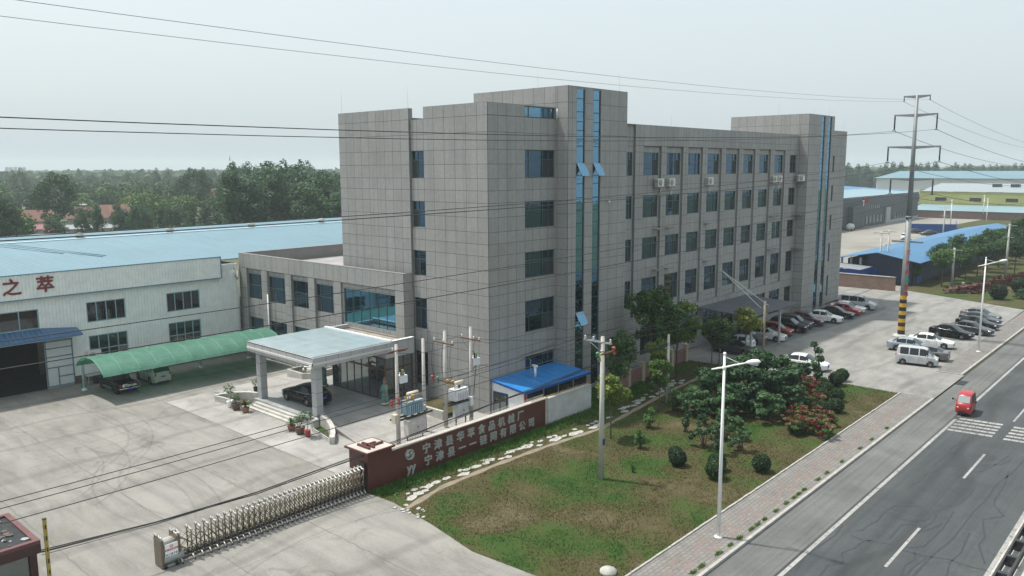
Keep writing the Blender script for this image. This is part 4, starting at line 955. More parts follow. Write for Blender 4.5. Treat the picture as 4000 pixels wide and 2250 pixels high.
for x, y in fx[1:]+[(63,40.2),(69.3,40.85)]:
    g = MB(); g.box(x-.22,x+.22,y-.22,y+.22,0,1.75); g.box(x-.27,x+.27,y-.27,y+.27,1.75,1.85); _ch(g, 'fence_post', M('cream_post', (.42,.36,.25), .85, 0, .2, 2), pf)
# ------------------------------------------------------------------ folding gate
fg = thing('folding_gate', (22, 38.9, 0), 'long retractable stainless folding gate across the yard entrance', 'gate')
gold = M('bronze_steel', (.17,.145,.10), .4, .4, .2, 6); goldl = M('pale_brushed_steel', (.45,.44,.41), .35, .5, .12, 5)
NG = 36; xs = [17.3+i*(29.0-17.3)/(NG-1) for i in range(NG)]
xs = [17.35+(29.05-17.35)*((i/(NG-1))**.82) for i in range(NG)]
for i, x in enumerate(xs):
    mb = MB(); hz = 1.55
    for y in (38.62, 39.12): mb.tube([(x,y,.12),(x,y,hz)], .042, 6)
    mb.tube([(x,38.62,1.1),(x,39.12,1.1)], .02, 5); mb.tube([(x,38.62,.55),(x,39.12,.55)], .02, 5)
    mb.tube([(x,38.62,.28),(x,38.45,.12),(x,38.4,.03)], [.05,.05,.035], 6, 1); mb.tube([(x,39.12,.28),(x,39.28,.12),(x,39.32,.03)], [.05,.05,.035], 6, 1)
    for y in (38.4, 39.32): mb.lathe((x-.03,y,.05), [(.05,0),(.05,.06)], 8, 2, 'x')
    pts = [(x,38.56,1.5),(x,38.6,1.62),(x,38.72,1.56),(x,38.86,1.70),(x,39.0,1.58),(x,39.14,1.66),(x,39.2,1.52)]
    mb.tube(pts, [.05,.06,.07,.06,.07,.06,.05], 6, 1)
    _ch(mb, 'gate_frame', [gold, goldl, black_m], fg)
for k in range(NG-1):
    a, b_ = xs[k], xs[k+1]; mb = MB()
    for y in (38.65, 39.09):
        for z0, z1 in ((.35,.85),(.85,1.35)): mb.tube([(a,y,z0),(b_,y,z1)], .023, 4); mb.tube([(a,y+.02,z1),(b_,y+.02,z0)], .023, 4)
    for z in (.14,.22,.30,.38): mb.tube([(a,38.66,z),(b_,38.66,z)], .03, 4, 1); mb.tube([(a,39.08,z),(b_,39.08,z)], .03, 4, 1)
    mb.tube([((a+b_)/2,38.63,.6),((a+b_)/2,39.12,.6)], .018, 4); mb.tube([((a+b_)/2,38.63,1.1),((a+b_)/2,39.12,1.1)], .018, 4); mb.tube([((a+b_)/2,38.63,.22),((a+b_)/2,39.12,.22)], .018, 4)
    _ch(mb, 'lattice', [gold, darksteel], fg)
mb = MB()  # drive head
mb.box(16.35,16.5,38.55,39.35,.05,1.5); mb.box(17.15,17.28,38.55,39.35,.05,1.6); mb.box(16.5,17.15,38.7,39.2,.75,1.35,1); mb.box(16.5,17.15,38.68,38.7,.95,1.2,2)
mb.tube([(16.5,38.8,.42),(17.5,38.8,.42)], .28, 16, 3); mb.box(16.4,17.25,38.5,39.4,.05,.14,1)
for x in (16.5,17.1): mb.lathe((x,38.45,.1), [(.1,0),(.1,.08)], 10, 2, 'y'); mb.lathe((x,39.4,.1), [(.1,0),(.1,.08)], 10, 2, 'y')
for x in (16.42, 17.2): mb.tube([(x,38.55,1.5),(x,38.62,1.66),(x,38.78,1.58),(x,38.92,1.74),(x,39.1,1.6),(x,39.3,1.68),(x,39.35,1.5)], .055, 6, 1)
_ch(mb, 'drive_head', [gold, goldl, black_m, M('motor_grey', (.34,.36,.36), .4, .3)], fg)
mb = MB(); P_ = lambda u, z: (16.55+u*.62, 38.5, .62+z*.62)
mb.box(16.53,17.2,38.505,38.53,.6,1.26); mb.quad((16.53,38.503,.9),(17.2,38.503,.9),(17.2,38.503,1.0),(16.53,38.503,1.0),1)
_ch(mb, 'notice_plate', [white_paint, M('notice_red', (.5,.03,.04), .5)], fg)
for s, z, sz, mm in (('出入请下车',.69,.13,M('notice_blue', (.03,.05,.16), .5)),('禁止非本单位车辆入内',.95,.06,white_paint)):
    o = text('notice_text', s, sz, (16.865,38.498,z), EX, EZ, mm, None, .004, .01); o.parent = fg; place(o, fg)
mb = MB()
for k in range(16):
    a, b_ = R(k*22.5), R((k+1)*22.5); q = lambda an, r: (16.865+r*math.cos(an), 38.502, 1.12+r*math.sin(an))
    mb.quad(q(a,.075),q(b_,.075),q(b_,.095),q(a,.095))
mb.box(16.81,16.92,38.5,38.503,1.09,1.13)
_ch(mb, 'notice_symbol', MATS['notice_red'], fg)
mb = MB(); mb.box(29.1,29.25,38.6,39.15,0,1.9); _ch(mb, 'end_slot', black_m, fg)
# ------------------------------------------------------------------ guard house bottom left
gh = thing('guard_house', (9, 41.8, 0), 'dark red guard house with debris strewn flat roof at the yard corner', 'guard house')
mb = MB(); dr = M('oxblood_paint', (.045,.016,.015), .45, 0, .2, 1.5)
ya, yb, xb = 39.45, 43.9, 11.3
mb.box(4,xb,ya,yb,2.55,3.0); mb.box(4,xb-.25,ya+.25,yb-.25,3.0,3.06,1)
for x0,x1,y0,y1 in ((xb-.25,xb,ya,yb),(4,xb-.25,ya,ya+.25),(4,xb-.25,yb-.25,yb)): mb.box(x0,x1,y0,y1,3.0,3.17,2)
_ch(mb, 'roof', [dr, M('black_roof_felt', (.022,.025,.027), .9, 0, .4, 3, .3), M('faded_red_parapet', (.11,.045,.045), .7, 0, .2)], gh)
mb = MB()
for y in (39.75,41.0,42.3,43.55): mb.box(xb-.45,xb-.15,y-.15,y+.15,0,2.55)
mb.box(xb-.42,xb-.18,ya+.2,yb-.2,0,.9); 
for x in (5,7,9): mb.box(x-.15,x+.15,ya+.15,ya+.45,0,2.55); mb.box(x-.15,x+.15,yb-.45,yb-.15,0,2.55)
mb.box(4,xb-.3,ya+.2,ya+.4,0,.9); mb.box(4,xb-.3,yb-.4,yb-.2,0,.9)
_ch(mb, 'wall', dr, gh)
mb = MB(); mb.box(xb-.32,xb-.28,ya+.4,yb-.4,.9,2.55); mb.box(4.3,xb-.5,ya+.28,ya+.32,.9,2.55); _ch(mb, 'pane', clear_glass, gh)
for i in range(120):
    x, y = rnd.uniform(6,10.9), rnd.uniform(ya+.4,yb-.4); s = rnd.uniform(.05,.2)
    g = MB(); g.prism([(s*rnd.uniform(.7,1.2)*math.cos(k*1.26+rnd.uniform(-.2,.2)), s*rnd.uniform(.6,1.1)*math.sin(k*1.26)) for k in range(5)], 0, rnd.uniform(.02,.08))
    o = g.build('broken_tile', [M('broken_tile', (.17,.075,.055), .9), M('pale_rubble', (.30,.32,.32), .9), M('dark_rubble', (.07,.075,.075), .9)][rnd.choice((0,1,1,2,2))]); o.location = (x, y, 3.062); o.rotation_euler = (0,0,rnd.uniform(0,6))
    tag(o, kind='thing'); tag(o, 'broken piece of rubble lying on the guard house roof', 'rubble', 'rubble on the guard house roof')
hp = thing('striped_post', (11.42, 39.05, 0), 'tall slim yellow post with black slots beside the guard house', 'post')
mb = MB(); mb.box(-.07,.07,-.07,.07,0,4.25); _ch2 = mb.build('post', M('dull_yellow', (.32,.25,.05), .6, 0, .2, 3), hp)
mb = MB()
for k in range(7): z = .5+k*.55; mb.box(-.075,-.0701,-.03,.035,z,z+.2); mb.box(-.03,.035,-.075,-.0701,z,z+.2)
mb.box(-.08,.08,-.08,.08,4.25,4.29); mb.build('slot', black_m, hp)

# ------------------------------------------------------------------ poles, lamps, pylon
pole_m = M('pole_concrete', (.44,.43,.40), .85, 0, .15, 1.5, .05, 0, .3, .2); por = M('porcelain_white', (.7,.68,.64), .25, 0, .05)
ins_r, ins_y, ins_g = M('red_sleeve', (.40,.05,.05), .45), M('yellow_sleeve', (.55,.38,.06), .45), M('green_sleeve', (.04,.25,.14), .45)
def pole(x, y, h, label, r0=.17, r1=.1, lean=(0,0), m=None):
    t = thing('utility_pole', (x,y,0), label, 'utility pole', 'concrete utility poles')
    g = MB(); g.tube([(0,0,-.1),(lean[0],lean[1],h)], [r0,r1], 12); g.lathe((lean[0],lean[1],h), [(r1,0),(r1*.9,.03),(0,.04)], 12); g.build('shaft', m or pole_m, t); return t
def crossarm(t, z, ax, a, b_, m=None, off=.14, ins=(), col=None):
    g = MB()
    if ax == 'x': g.box(a,b_,-off-.04,-off+.04,z-.05,z+.05)
    else: g.box(-off-.04,-off+.04,a,b_,z-.05,z+.05)
    g.build('crossarm', m or rust, t)
    for k, u in enumerate(ins):
        g = MB(); p = (u,-off,z+.05) if ax == 'x' else (-off,u,z+.05)
        g.lathe(p, [(.03,0),(.07,.04),(.04,.08),(.08,.12),(.04,.16),(.07,.2),(.02,.24)], 8); g.build('insulator', (col[k] if col else por), t)
def fuse(t, x, y, z, m):
    g = MB(); g.blob((x,y,z),(.13,.13,.1)); g.tube([(x,y,z),(x+.1,y,z-.35)], .05, 6); g.blob((x+.1,y,z-.4),(.08,.08,.1)); g.build('fuse_cutout', m, t)
p1 = pole(40.7, 28.94, 9.4, 'tall concrete pole with two crossarms in the middle of the lawn', .19, .12)
crossarm(p1, 9.1, 'y', -.8, 1.35, steel, .15, (-.7,.6,1.25), None)
crossarm(p1, 8.35, 'x', -.9, 1.1, rust, .16); fuse(p1, -.75,-.16,8.5,ins_g); fuse(p1,-.62,-.2,8.4,ins_y); fuse(p1,1.0,-.16,8.55,ins_r)
g = MB(); g.tube([(-.14,.95,9.05),(-.1,.1,8.5)], .025, 5); g.lathe((0,0,8.45),[(.16,0),(.17,.1)],10); g.build('brace', steel, p1)
g = MB(); g.box(-.11,.11,-.215,-.185,2.35,2.75); g.build('number_plate', M('blue_plate', (.015,.03,.14), .5), p1)
p2_ = pole(58.16, 34.56, 6.0, 'shorter plain concrete pole beside the dirt path in the lawn', .16, .1)
g = MB(); g.lathe((0,0,5.1), [(.13,0),(.13,.08)], 8); g.lathe((0,0,5.3), [(.13,0),(.13,.06)], 8); g.build('clamp', steel, p2_)
p3_ = pole(78.4, 35.3, 6.2, 'weathered brownish pole in front of the side entrance canopy', .16, .11, m=M('weathered_pole', (.25,.21,.16), .9, 0, .2, 2))
T1 = pole(36.33, 43.93, 7.45, 'left concrete pole of the near transformer platform behind the sign wall', .17, .11)
T2 = pole(39.58, 44.7, 7.25, 'plain right hand concrete pole of the near transformer platform', .17, .11)
T3 = pole(41.3, 44.15, 7.65, 'left concrete pole of the far transformer platform by the office corner', .17, .11)
T4 = pole(43.67, 43.72, 7.65, 'right concrete pole of the far transformer platform by the office corner', .17, .11)
crossarm(T1, 7.05, 'x', -.85, 1.0, rust, .14, (-.45,), None); crossarm(T1, 6.9, 'x', -.85, 1.0, rust, -.14)
crossarm(T1, 3.2, 'x', -.9, 2.2, rust, .2); 
for x, m_ in ((-.75,ins_r),(-.1,ins_r),(.55,ins_y),(1.2,ins_y)): fuse(T1, x, -.25, 3.5, m_)
crossarm(T3, 6.75, 'y', -1.1, 1.1, rust, .15, (-1,0,1), None); crossarm(T4, 6.75, 'y', -1.2, 1.0, rust, .15, (-1.1,-.5,.8), None)
crossarm(T3, 3.75, 'y', -1.2, 1.3, rust, .2)
for y, m_ in ((1.2,ins_r),(.6,ins_g),(-.5,ins_y),(-1.1,ins_y)): fuse(T3, -.25, y, 3.95, m_)
boxw = M('enamel_white', (.66,.68,.70), .4, 0, .05); tblue = M('transformer_blue', (.27,.40,.46), .45, 0, .08); cream = M('cream_enamel', (.5,.46,.38), .5, 0, .1)
for T in (T1, T4):
    g = MB(); g.box(.12,.75,-.3,.25,4.6,5.15); g.box(.3,.6,-.15,.1,5.15,5.35); g.build('breaker_box', boxw, T)
    for k, m_ in enumerate((black_m, ins_y, ins_g)): g = MB(); g.tube([(.2+.12*k,-.2,5.15),(.15+.12*k,-.25,5.5)], .05, 6); g.blob((.15+.12*k,-.25,5.55),(.1,.08,.07)); g.build('bushing', m_, T)
    g = MB(); g.tube([(.1,-.1,4.2),(.45,-.1,4.55)], .03, 5); g.tube([(.5,-.1,4.5),(.3,-.15,3.6),(.15,-.15,2.2)], .03, 5); g.build('bracket', darksteel, T)
g = MB(); g.box(-.5,-.15,-.25,.15,1.7,2.35); g.build('meter_box', cream, T1)
g = MB(); g.box(-.35,-.1,-.3,.05,1.6,2.2); g.build('meter_box', cream, T2)
g = MB(); g.box(-.35,-.05,-.3,.05,1.4,2.1); g.build('meter_box', boxw, T4)
def transformer(x, y, z, col, label, sc=1):
    t = thing('transformer', (x,y,z), label, 'transformer', 'pole mounted transformers', 0, sc)
    g = MB(); g.box(-.72,.72,-.35,.35,.12,1.05); g.box(-.78,.78,-.4,.4,1.05,1.12)
    for k in range(7): x0 = -.62+k*.2; g.box(x0-.03,x0+.03,-.56,-.35,.2,.95); g.box(x0-.03,x0+.03,.35,.56,.2,.95)
    for k in range(4): y0 = -.25+k*.16; g.box(.72,.92,y0-.03,y0+.03,.2,.95); g.box(-.92,-.72,y0-.03,y0+.03,.2,.95)
    g.build('tank', col, t)
    g = MB(); g.tube([(-.1,.32,1.45),(.85,.32,1.45)], .2, 12); g.build('conservator', cream, t)
    for k in range(3): g = MB(); g.lathe((-.5+.25*k,-.1,1.12), [(.05,0),(.09,.05),(.05,.1),(.09,.15),(.05,.2),(.08,.25),(.02,.32)], 8); g.build('bushing', por if k != 2 else black_m, t)
    return t
transformer(38.0, 44.3, 1.82, tblue, 'pale blue transformer on the near platform behind the sign wall')
transformer(42.45, 43.9, 1.95, boxw, 'white transformer on the far platform by the office corner', .92)
def platform(Ta, x0, x1, y, z, lab):
    t = thing('transformer_platform', (x0, y, z), lab, 'platform', 'transformer platforms')
    g = MB(); g.box(-.2,x1-x0+.2,-.32,-.24,-.14,0); g.box(-.2,x1-x0+.2,.24,.32,-.14,0)
    for k in range(5): xx = .3+k*(x1-x0-.6)/4; g.box(xx-.04,xx+.04,-.24,.24,-.1,0)
    g.build('beams', darksteel, t)
platform(T1, 36.33, 39.58, 44.3, 1.82, 'dark steel platform between the two near transformer poles'); platform(T3, 41.3, 43.67, 43.9, 1.95, 'dark steel platform between the two far transformer poles')
def cabinet(x0,x1,y0,y1,z0,z1,m,lab):
    t = thing('electric_cabinet', ((x0+x1)/2,(y0+y1)/2,z0), lab, 'electric cabinet', 'electric cabinets under the transformers'); a, b_, h = (x1-x0)/2, (y1-y0)/2, z1-z0
    g = MB(); g.box(-a,a,-b_,b_,0,h); g.box(-a-.05,a+.05,-b_-.05,b_+.05,h,h+.05); g.build('casing', m, t)
    g = MB(); g.box(-a+.06,-.02,-b_-.02,-b_,.08,h-.08); g.box(.02,a-.06,-b_-.02,-b_,.08,h-.08); g.build('door', m, t)
    g = MB(); g.box(.06,.12,-b_-.05,-b_-.02,h*.45,h*.55); g.build('handle', darksteel, t)
    g = MB()
    for x in (-a+.1,a-.1): g.box(x-.04,x+.04,-.04,.04,-z0,0)
    g.build('leg', darksteel, t)
cabinet(37.15,38.85,43.75,44.3,.35,1.55,M('stained_white_enamel', (.55,.53,.5), .5, 0, .2, 2),'large stained white cabinet with double doors under the blue transformer')
cabinet(42.0,43.25,43.6,44.1,.65,1.75,M('pale_grey_enamel', (.45,.5,.5), .5),'pale grey cabinet under the white transformer')
# street lamps
def lamp(x, y, label):
    t = thing('street_lamp', (x,y,0), label, 'street lamp', 'white street lamps along the pavement')
    g = MB(); g.tube([(0,0,0),(0,0,10.2)], [.115,.06], 12); g.blob((0,0,10.25),(.09,.09,.09)); g.lathe((0,0,0),[(.22,0),(.22,.03),(.12,.06)],12); g.build('pole', white_paint, t)
    g = MB(); g.tube([(0,.72,9.28),(0,.3,9.42),(0,0,9.5),(0,-.5,9.7),(0,-1.3,9.97)], [.045,.05,.055,.045,.04], 8); g.tube([(0,0,10.1),(0,-.9,9.86)], .012, 5); g.lathe((0,0,9.38),[(.09,0),(.10,.1),(.09,.22)],10); g.build('arm', white_paint, t)
    g = MB(); g.tube([(0,-1.2,9.95),(0,-1.35,10.0),(0,-1.6,10.07),(0,-1.85,10.12),(0,-2.0,10.13)], [.05,.10,.135,.12,.03], 10); g.build('lamp_head', white_paint, t)
    g = MB(); g.box(-.07,.07,-1.85,-1.45,9.9,9.95); g.build('lens', alum, t)
    return t
lamp(38.2, 19.3, 'tall white street lamp standing nearest on the pavement beside the lawn'); lamp(97.2, 19.3, 'tall white street lamp on the pavement beside the parked cars')
lamp(156, 19.3, 'white street lamp farther along the road at the right edge')
# tubular pylon
pyl_m = M('weathered_pylon_steel', (.21,.225,.23), .55, .25, .15, .8)
py = thing('power_pylon', (100.2, 28.1, 0), 'tall grey steel tube pylon with yellow and black striped foot in the car park', 'pylon')
g = MB(); g.tube([(0,0,0),(0,0,14.2)], [.40,.31], 18); g.tube([(0,0,14.2),(0,0,27.95)], [.29,.17], 16); g.build('shaft', pyl_m, py)
g = MB(); g.lathe((0,0,14.05), [(.31,0),(.43,.02),(.43,.16),(.31,.18)], 18); g.build('flange', pyl_m, py)
g = MB(); g.lathe((0,0,-.05), [(.95,0),(.9,.2),(.6,.32)], 22); g.build('footing', conc, py)
yl = M('yellow_band', (.58,.33,.03), .55, 0, .12, 3); bk = M('black_band', (.018,.018,.02), .6)
for k in range(10):
    z0 = .32+k*.46; r = lambda z: .40-.09*z/14.2+.006
    g = MB(); g.tube([(0,0,z0),(0,0,z0+.458)], [r(z0),r(z0+.458)], 20, 0, False); g.build('warning_band', bk if k % 2 == 0 else yl, py)
def arm(z, hy, r=.13, drop=True, dz=.2):
    for s in (1,-1):
        g = MB(); hy_ = hy
        g.add([(-.13,s*.12,z-.14),(.13,s*.12,z-.14),(.13,s*.12,z+.2),(-.13,s*.12,z+.2),(-.07,s*hy,z-.05+dz),(.07,s*hy,z-.05+dz),(.07,s*hy,z+.1+dz),(-.07,s*hy,z+.1+dz)], [(0,1,2,3),(7,6,5,4),(0,4,5,1),(1,5,6,2),(2,6,7,3),(3,7,4,0)]); g.build('arm', pyl_m, py)
        if drop:
            g = MB()
            for dx in (-.12,.12): g.tube([(dx,s*(hy-.08),z+dz),(dx,s*(hy-.08),z-1.62+dz)], .045, 6); 
            for k in range(12): g.lathe((-.12,s*(hy-.08),z-.2-.11*k+dz), [(.055,0),(.055,.03)], 8); g.lathe((.12,s*(hy-.08),z-.2-.11*k+dz), [(.07,0),(.07,.03)], 8)
            for zz in (z-.35,z-1.55): g.box(-.22,.22,s*(hy-.08)-.03,s*(hy-.08)+.03,zz-.03+dz,zz+.03+dz)
            g.build('insulator_string', darksteel, py)
            for dx in (-.35,.35): g = MB(); g.tube([(dx-.14,s*(hy-.08),z-1.72+dz),(dx+.14,s*(hy-.08),z-1.72+dz)], .06, 6); g.build('vibration_damper', darksteel, py)
        else:
            g = MB(); g.tube([(0,s*(hy-.05),z+dz),(0,s*(hy-.05),z-.45+dz)], .05, 6); g.box(-.3,.3,s*(hy-.05)-.03,s*(hy-.05)+.03,z-.5+dz,z-.44+dz); g.build('earth_wire_clamp', darksteel, py)
arm(27.72, 1.42, drop=False, dz=.1); arm(25.65, 2.32, dz=.1); arm(22.05, 2.85, dz=.1); arm(18.4, 2.35, dz=.1)
for s in (1,-1): g = MB(); g.box(-.1,.1,min(s*.25,s*1.7),max(s*.25,s*1.7),11.15,11.35); g.build('arm', pyl_m, py)
g = MB()
for k in range(46): z = 5.2+k*.45; a = R(200 if k % 2 else 20); r0 = .39-.2*z/28; g.tube([(r0*math.cos(a),r0*math.sin(a),z),((r0+.16)*math.cos(a),(r0+.16)*math.sin(a),z)], .02, 4)
g.build('climbing_step', darksteel, py)
redp = M('red_paint', (.42,.03,.04), .6)
a = R(237); nrm = Vector((math.cos(a), math.sin(a), 0)); uu = Vector((-nrm.y, nrm.x, 0))
for s, z in (('三',10.0),('米',8.75),('鱼',7.7),('放',5.95),('电',5.1)):
    text('warning_character', s, .62, tuple(Vector((0,0,z))+nrm*(.412-.09*z/14.2)), uu, EZ, redp, py, .02, .02)
g = MB(); g.obox(Vector((0,0,0))+nrm*(.37), uu, nrm, -.15,.15,0,.02,6.95,7.2); g.obox(Vector((0,0,0))+nrm*(.37), uu, nrm, -.2,.2,0,.02,6.42,6.85); g.build('green_plate', M('green_sign', (.03,.28,.18), .5), py)
# ------------------------------------------------------------------ wires
def wire(a, b_, sag, r, label, group=None, n_=24, name='power_line', m=None):
    a, b_ = Vector(a), Vector(b_); g = MB()
    g.tube([a.lerp(b_, i/n_)-Vector((0,0,4*sag*(i/n_)*(1-i/n_))) for i in range(n_+1)], r, 5, 0, False)
    return tag(g.build(name, m or wire_m), label, 'power line', group)
XP = 100.2; XQ = -78; XN = 300
for y, z, sg, lab in ((29.55,27.3,2.6,'thin topmost earth wire crossing the sky, far side of the pylon'),(26.75,27.35,2.6,'thin topmost earth wire crossing the sky, near side of the pylon'),
                      (30.34,24.0,2.75,'upper power line on the far side of the pylon'),(25.86,24.05,2.7,'upper power line on the near side of the pylon'),
                      (30.87,20.4,2.75,'middle power line on the far side of the pylon'),(25.33,20.45,2.5,'middle power line on the near side of the pylon'),
                      (30.37,16.8,2.6,'lower power line on the far side of the pylon'),(25.83,16.85,2.6,'lower power line on the near side of the pylon')):
    r_ = .012 if z > 27 else .019
    wire((XP,y,z),(XQ,y,z+.2),sg,r_ if z < 27 else .009,lab+', left span'); wire((XP,y,z),(XN,y+2,z-.5),sg+1.5,r_*1.4,lab+', right span')
for y, z, lab in ((30.15,9.35,'rear of the three thin wires running to the lawn pole'),(29.5,9.35,'middle of the three thin wires running to the lawn pole'),(28.3,9.3,'front of the three thin wires running to the lawn pole')):
    wire((40.55,y,z),(-12,y,z+.1),.55,.016,lab+' from the left'); wire((40.55,y,z),(78.3,35.2+(y-29.2)*.4,6.1+(y-28)*.25),.5,.014,lab+' from the right')
for k, (dy, dz) in enumerate(((0,0),(.05,.06),(-.05,.03),(.02,-.07))):
    g = MB(); P = [(11.3,39.42,2.55),(16.5,39.2,2.28),(22,39.0,2.18),(29.5,38.7,2.42),(36,38.6,2.85),(41,38.55,3.2),(46,38.4,3.35),(52.5,37.6,4.0),(58.1,34.6,5.2)]
    g.tube([(x,y+dy+.06*math.sin(i*2+k),z+dz+.05*math.cos(i*1.7+k)) for i,(x,y,z) in enumerate(P)], .028 if k < 2 else .014, 5, 0, False)
    tag(g.build('cable', wire_m), ['thick black cable sagging from the guard house over the sign wall','second thick black cable bundled along the sign wall cable','thin loose cable above the thick bundle over the gate','thin loose cable hanging below the thick bundle over the gate'][k], 'cable')
for (a, b_, s_, lab) in (((36.2,43.8,6.9),(41.3,43.1,6.8),.3,'slack wire between the near and far transformer poles'),((41.2,45.1,6.9),(43.6,44.6,6.95),.15,'short wire between the far transformer pole crossarms, rear'),((41.2,43.2,6.9),(43.6,42.7,6.95),.15,'short wire between the far transformer pole crossarms, front'),
                         ((43.6,43.7,6.8),(60,40.5,5.6),.6,'wire from the far transformer pole toward the picket fence'),((58.1,34.5,5.2),(78.3,35.3,5.3),.5,'wire between the short lawn pole and the brownish pole'),((78.4,35.3,5.2),(136.4,39.5,2.4),1.2,'thick sagging cable from the brownish pole to the brick wall'),
                         ((36.3,44,5.0),(54,43.6,4.6),.5,'wire running from the near transformer pole past the office corner'),((36.3,44,4.4),(54,43.6,4.2),.4,'lower wire running from the near transformer pole past the office corner')):
    wire(a, b_, s_, .016 if 'thick' not in lab else .03, lab, name='cable')
for k, (a, b_) in enumerate((((41.1,43.2,6.7),(40.9,42.9,3.9)),((41.1,44.1,6.7),(40.95,43.9,3.9)),((41.1,45.2,6.7),(40.95,45,3.9)),((43.5,43,6.7),(43.95,43.5,5.5)),((43.5,44.5,6.7),(44.05,43.5,5.5)))):
    g = MB(); a, b_ = Vector(a), Vector(b_); g.tube([a.lerp(b_, i/6)+Vector((-.25*math.sin(i/6*3.14),0,0)) for i in range(7)], .016, 4, 0, False); g_ = g.build('jumper_cable', wire_m, T3 if k < 3 else T4); g_.matrix_parent_inverse = (T3 if k < 3 else T4).matrix_basis.inverted()
# ------------------------------------------------------------------ median barrier at the road's far side
md = thing('median_barrier', (60, 5.9, -.13), 'dark steel road barrier on a pale concrete kerb at the bottom right', 'barrier')
mb = MB(); mb.box(20, 260, 5.9, 7.33, -.13, -.06); _ch(mb, 'barrier_kerb', conc, md)
mb = MB()
for y in (6.97, 6.43): mb.box(20,260,y-.05,y+.05,.12,.2); mb.box(20,260,y-.05,y+.05,.42,.52); mb.box(20,260,y-.02,y+.02,.2,.42)
_ch(mb, 'rail', darksteel, md)
for k in range(50):
    x = 40.7+k*2.2; g = MB(); g.box(x-.13,x+.13,6.48,6.92,.38,.5); g.box(x-.1,x-.05,6.9,6.97,-.06,.45); g.box(x+.05,x+.1,6.9,6.97,-.06,.45); g.box(x-.05,x+.05,6.43,6.5,-.06,.45); g.box(x-.11,x+.11,6.47,6.93,-.06,.38); _ch(g, 'barrier_post', darksteel, md)
mc = MB(); mc.lathe((30.95,21.5,-.02), [(.42,0),(.42,.2),(.36,.22),(.36,.25),(0,.25)], 22); tag(mc.build('manhole_ring', conc), 'round concrete manhole ring at the lawn edge by the bottom border', 'manhole')
mc = MB()
for k in range(7): mc.box(81.6+k*.22,81.75+k*.22,17.2,18.6,-.12,-.09)
mc.box(81.4,83.3,17.1,18.7,-.128,-.118,1)
tag(mc.build('drain_grate', [darksteel, black_m]), 'dark drain grate in the car park entrance by the kerb', 'drain grate')
bo = MB(); bo.tube([(73.5,25.6,0),(73.5,25.6,.75)], .05, 8); bo.box(73.4,73.6,25.5,25.7,.0,.06); tag(bo.build('marker_post', white_paint), 'small white marker post on the lawn beside the car park', 'post')
# ------------------------------------------------------------------ side entrance canopy with parking below
sc_ = thing('entrance_canopy', (85, 40.4, 0), 'flat grey canopy over the side entrance on slim posts with two stay rods', 'canopy')
mb = MB(); mb.add([(79.4,37.2,4.22),(91.3,37.0,4.22),(91.3,43.66,4.5),(79.4,43.66,4.5),(79.4,37.2,4.08),(91.3,37.0,4.08),(91.3,43.66,4.36),(79.4,43.66,4.36)], [(0,1,2,3),(7,6,5,4),(0,4,5,1),(1,5,6,2),(2,6,7,3),(3,7,4,0)]); _ch(mb, 'roof', M('grey_canopy_sheet', (.085,.092,.105), .6, 0, .15, .6), sc_)
for x in (79.9, 87.1): mb = MB(); mb.box(x-.1,x+.1,37.3,37.5,0,4.1); _ch(mb, 'post', M('grey_post', (.36,.38,.39), .5), sc_)
mb = MB()
mb.tube([(79.4,37.6,4.02),(91.3,37.4,4.02)], .08, 6); mb.tube([(79.4,40.4,4.15),(91.3,40.4,4.15)], .08, 6)
_ch(mb, 'beam', steel, sc_)
mb = MB(); mb.tube([(84.9,43.68,8.1),(84.75,38.6,4.25)], .05, 6); mb.tube([(84.9,43.68,8.1),(86.75,38.6,4.25)], .05, 6); _ch(mb, 'stay_rod', M('pale_stay_rod', (.6,.64,.6), .4), sc_)
mb = MB(); mb.box(79,88,37.3,43.6,.005,.06); _ch(mb, 'floor_slab', park_m, sc_)

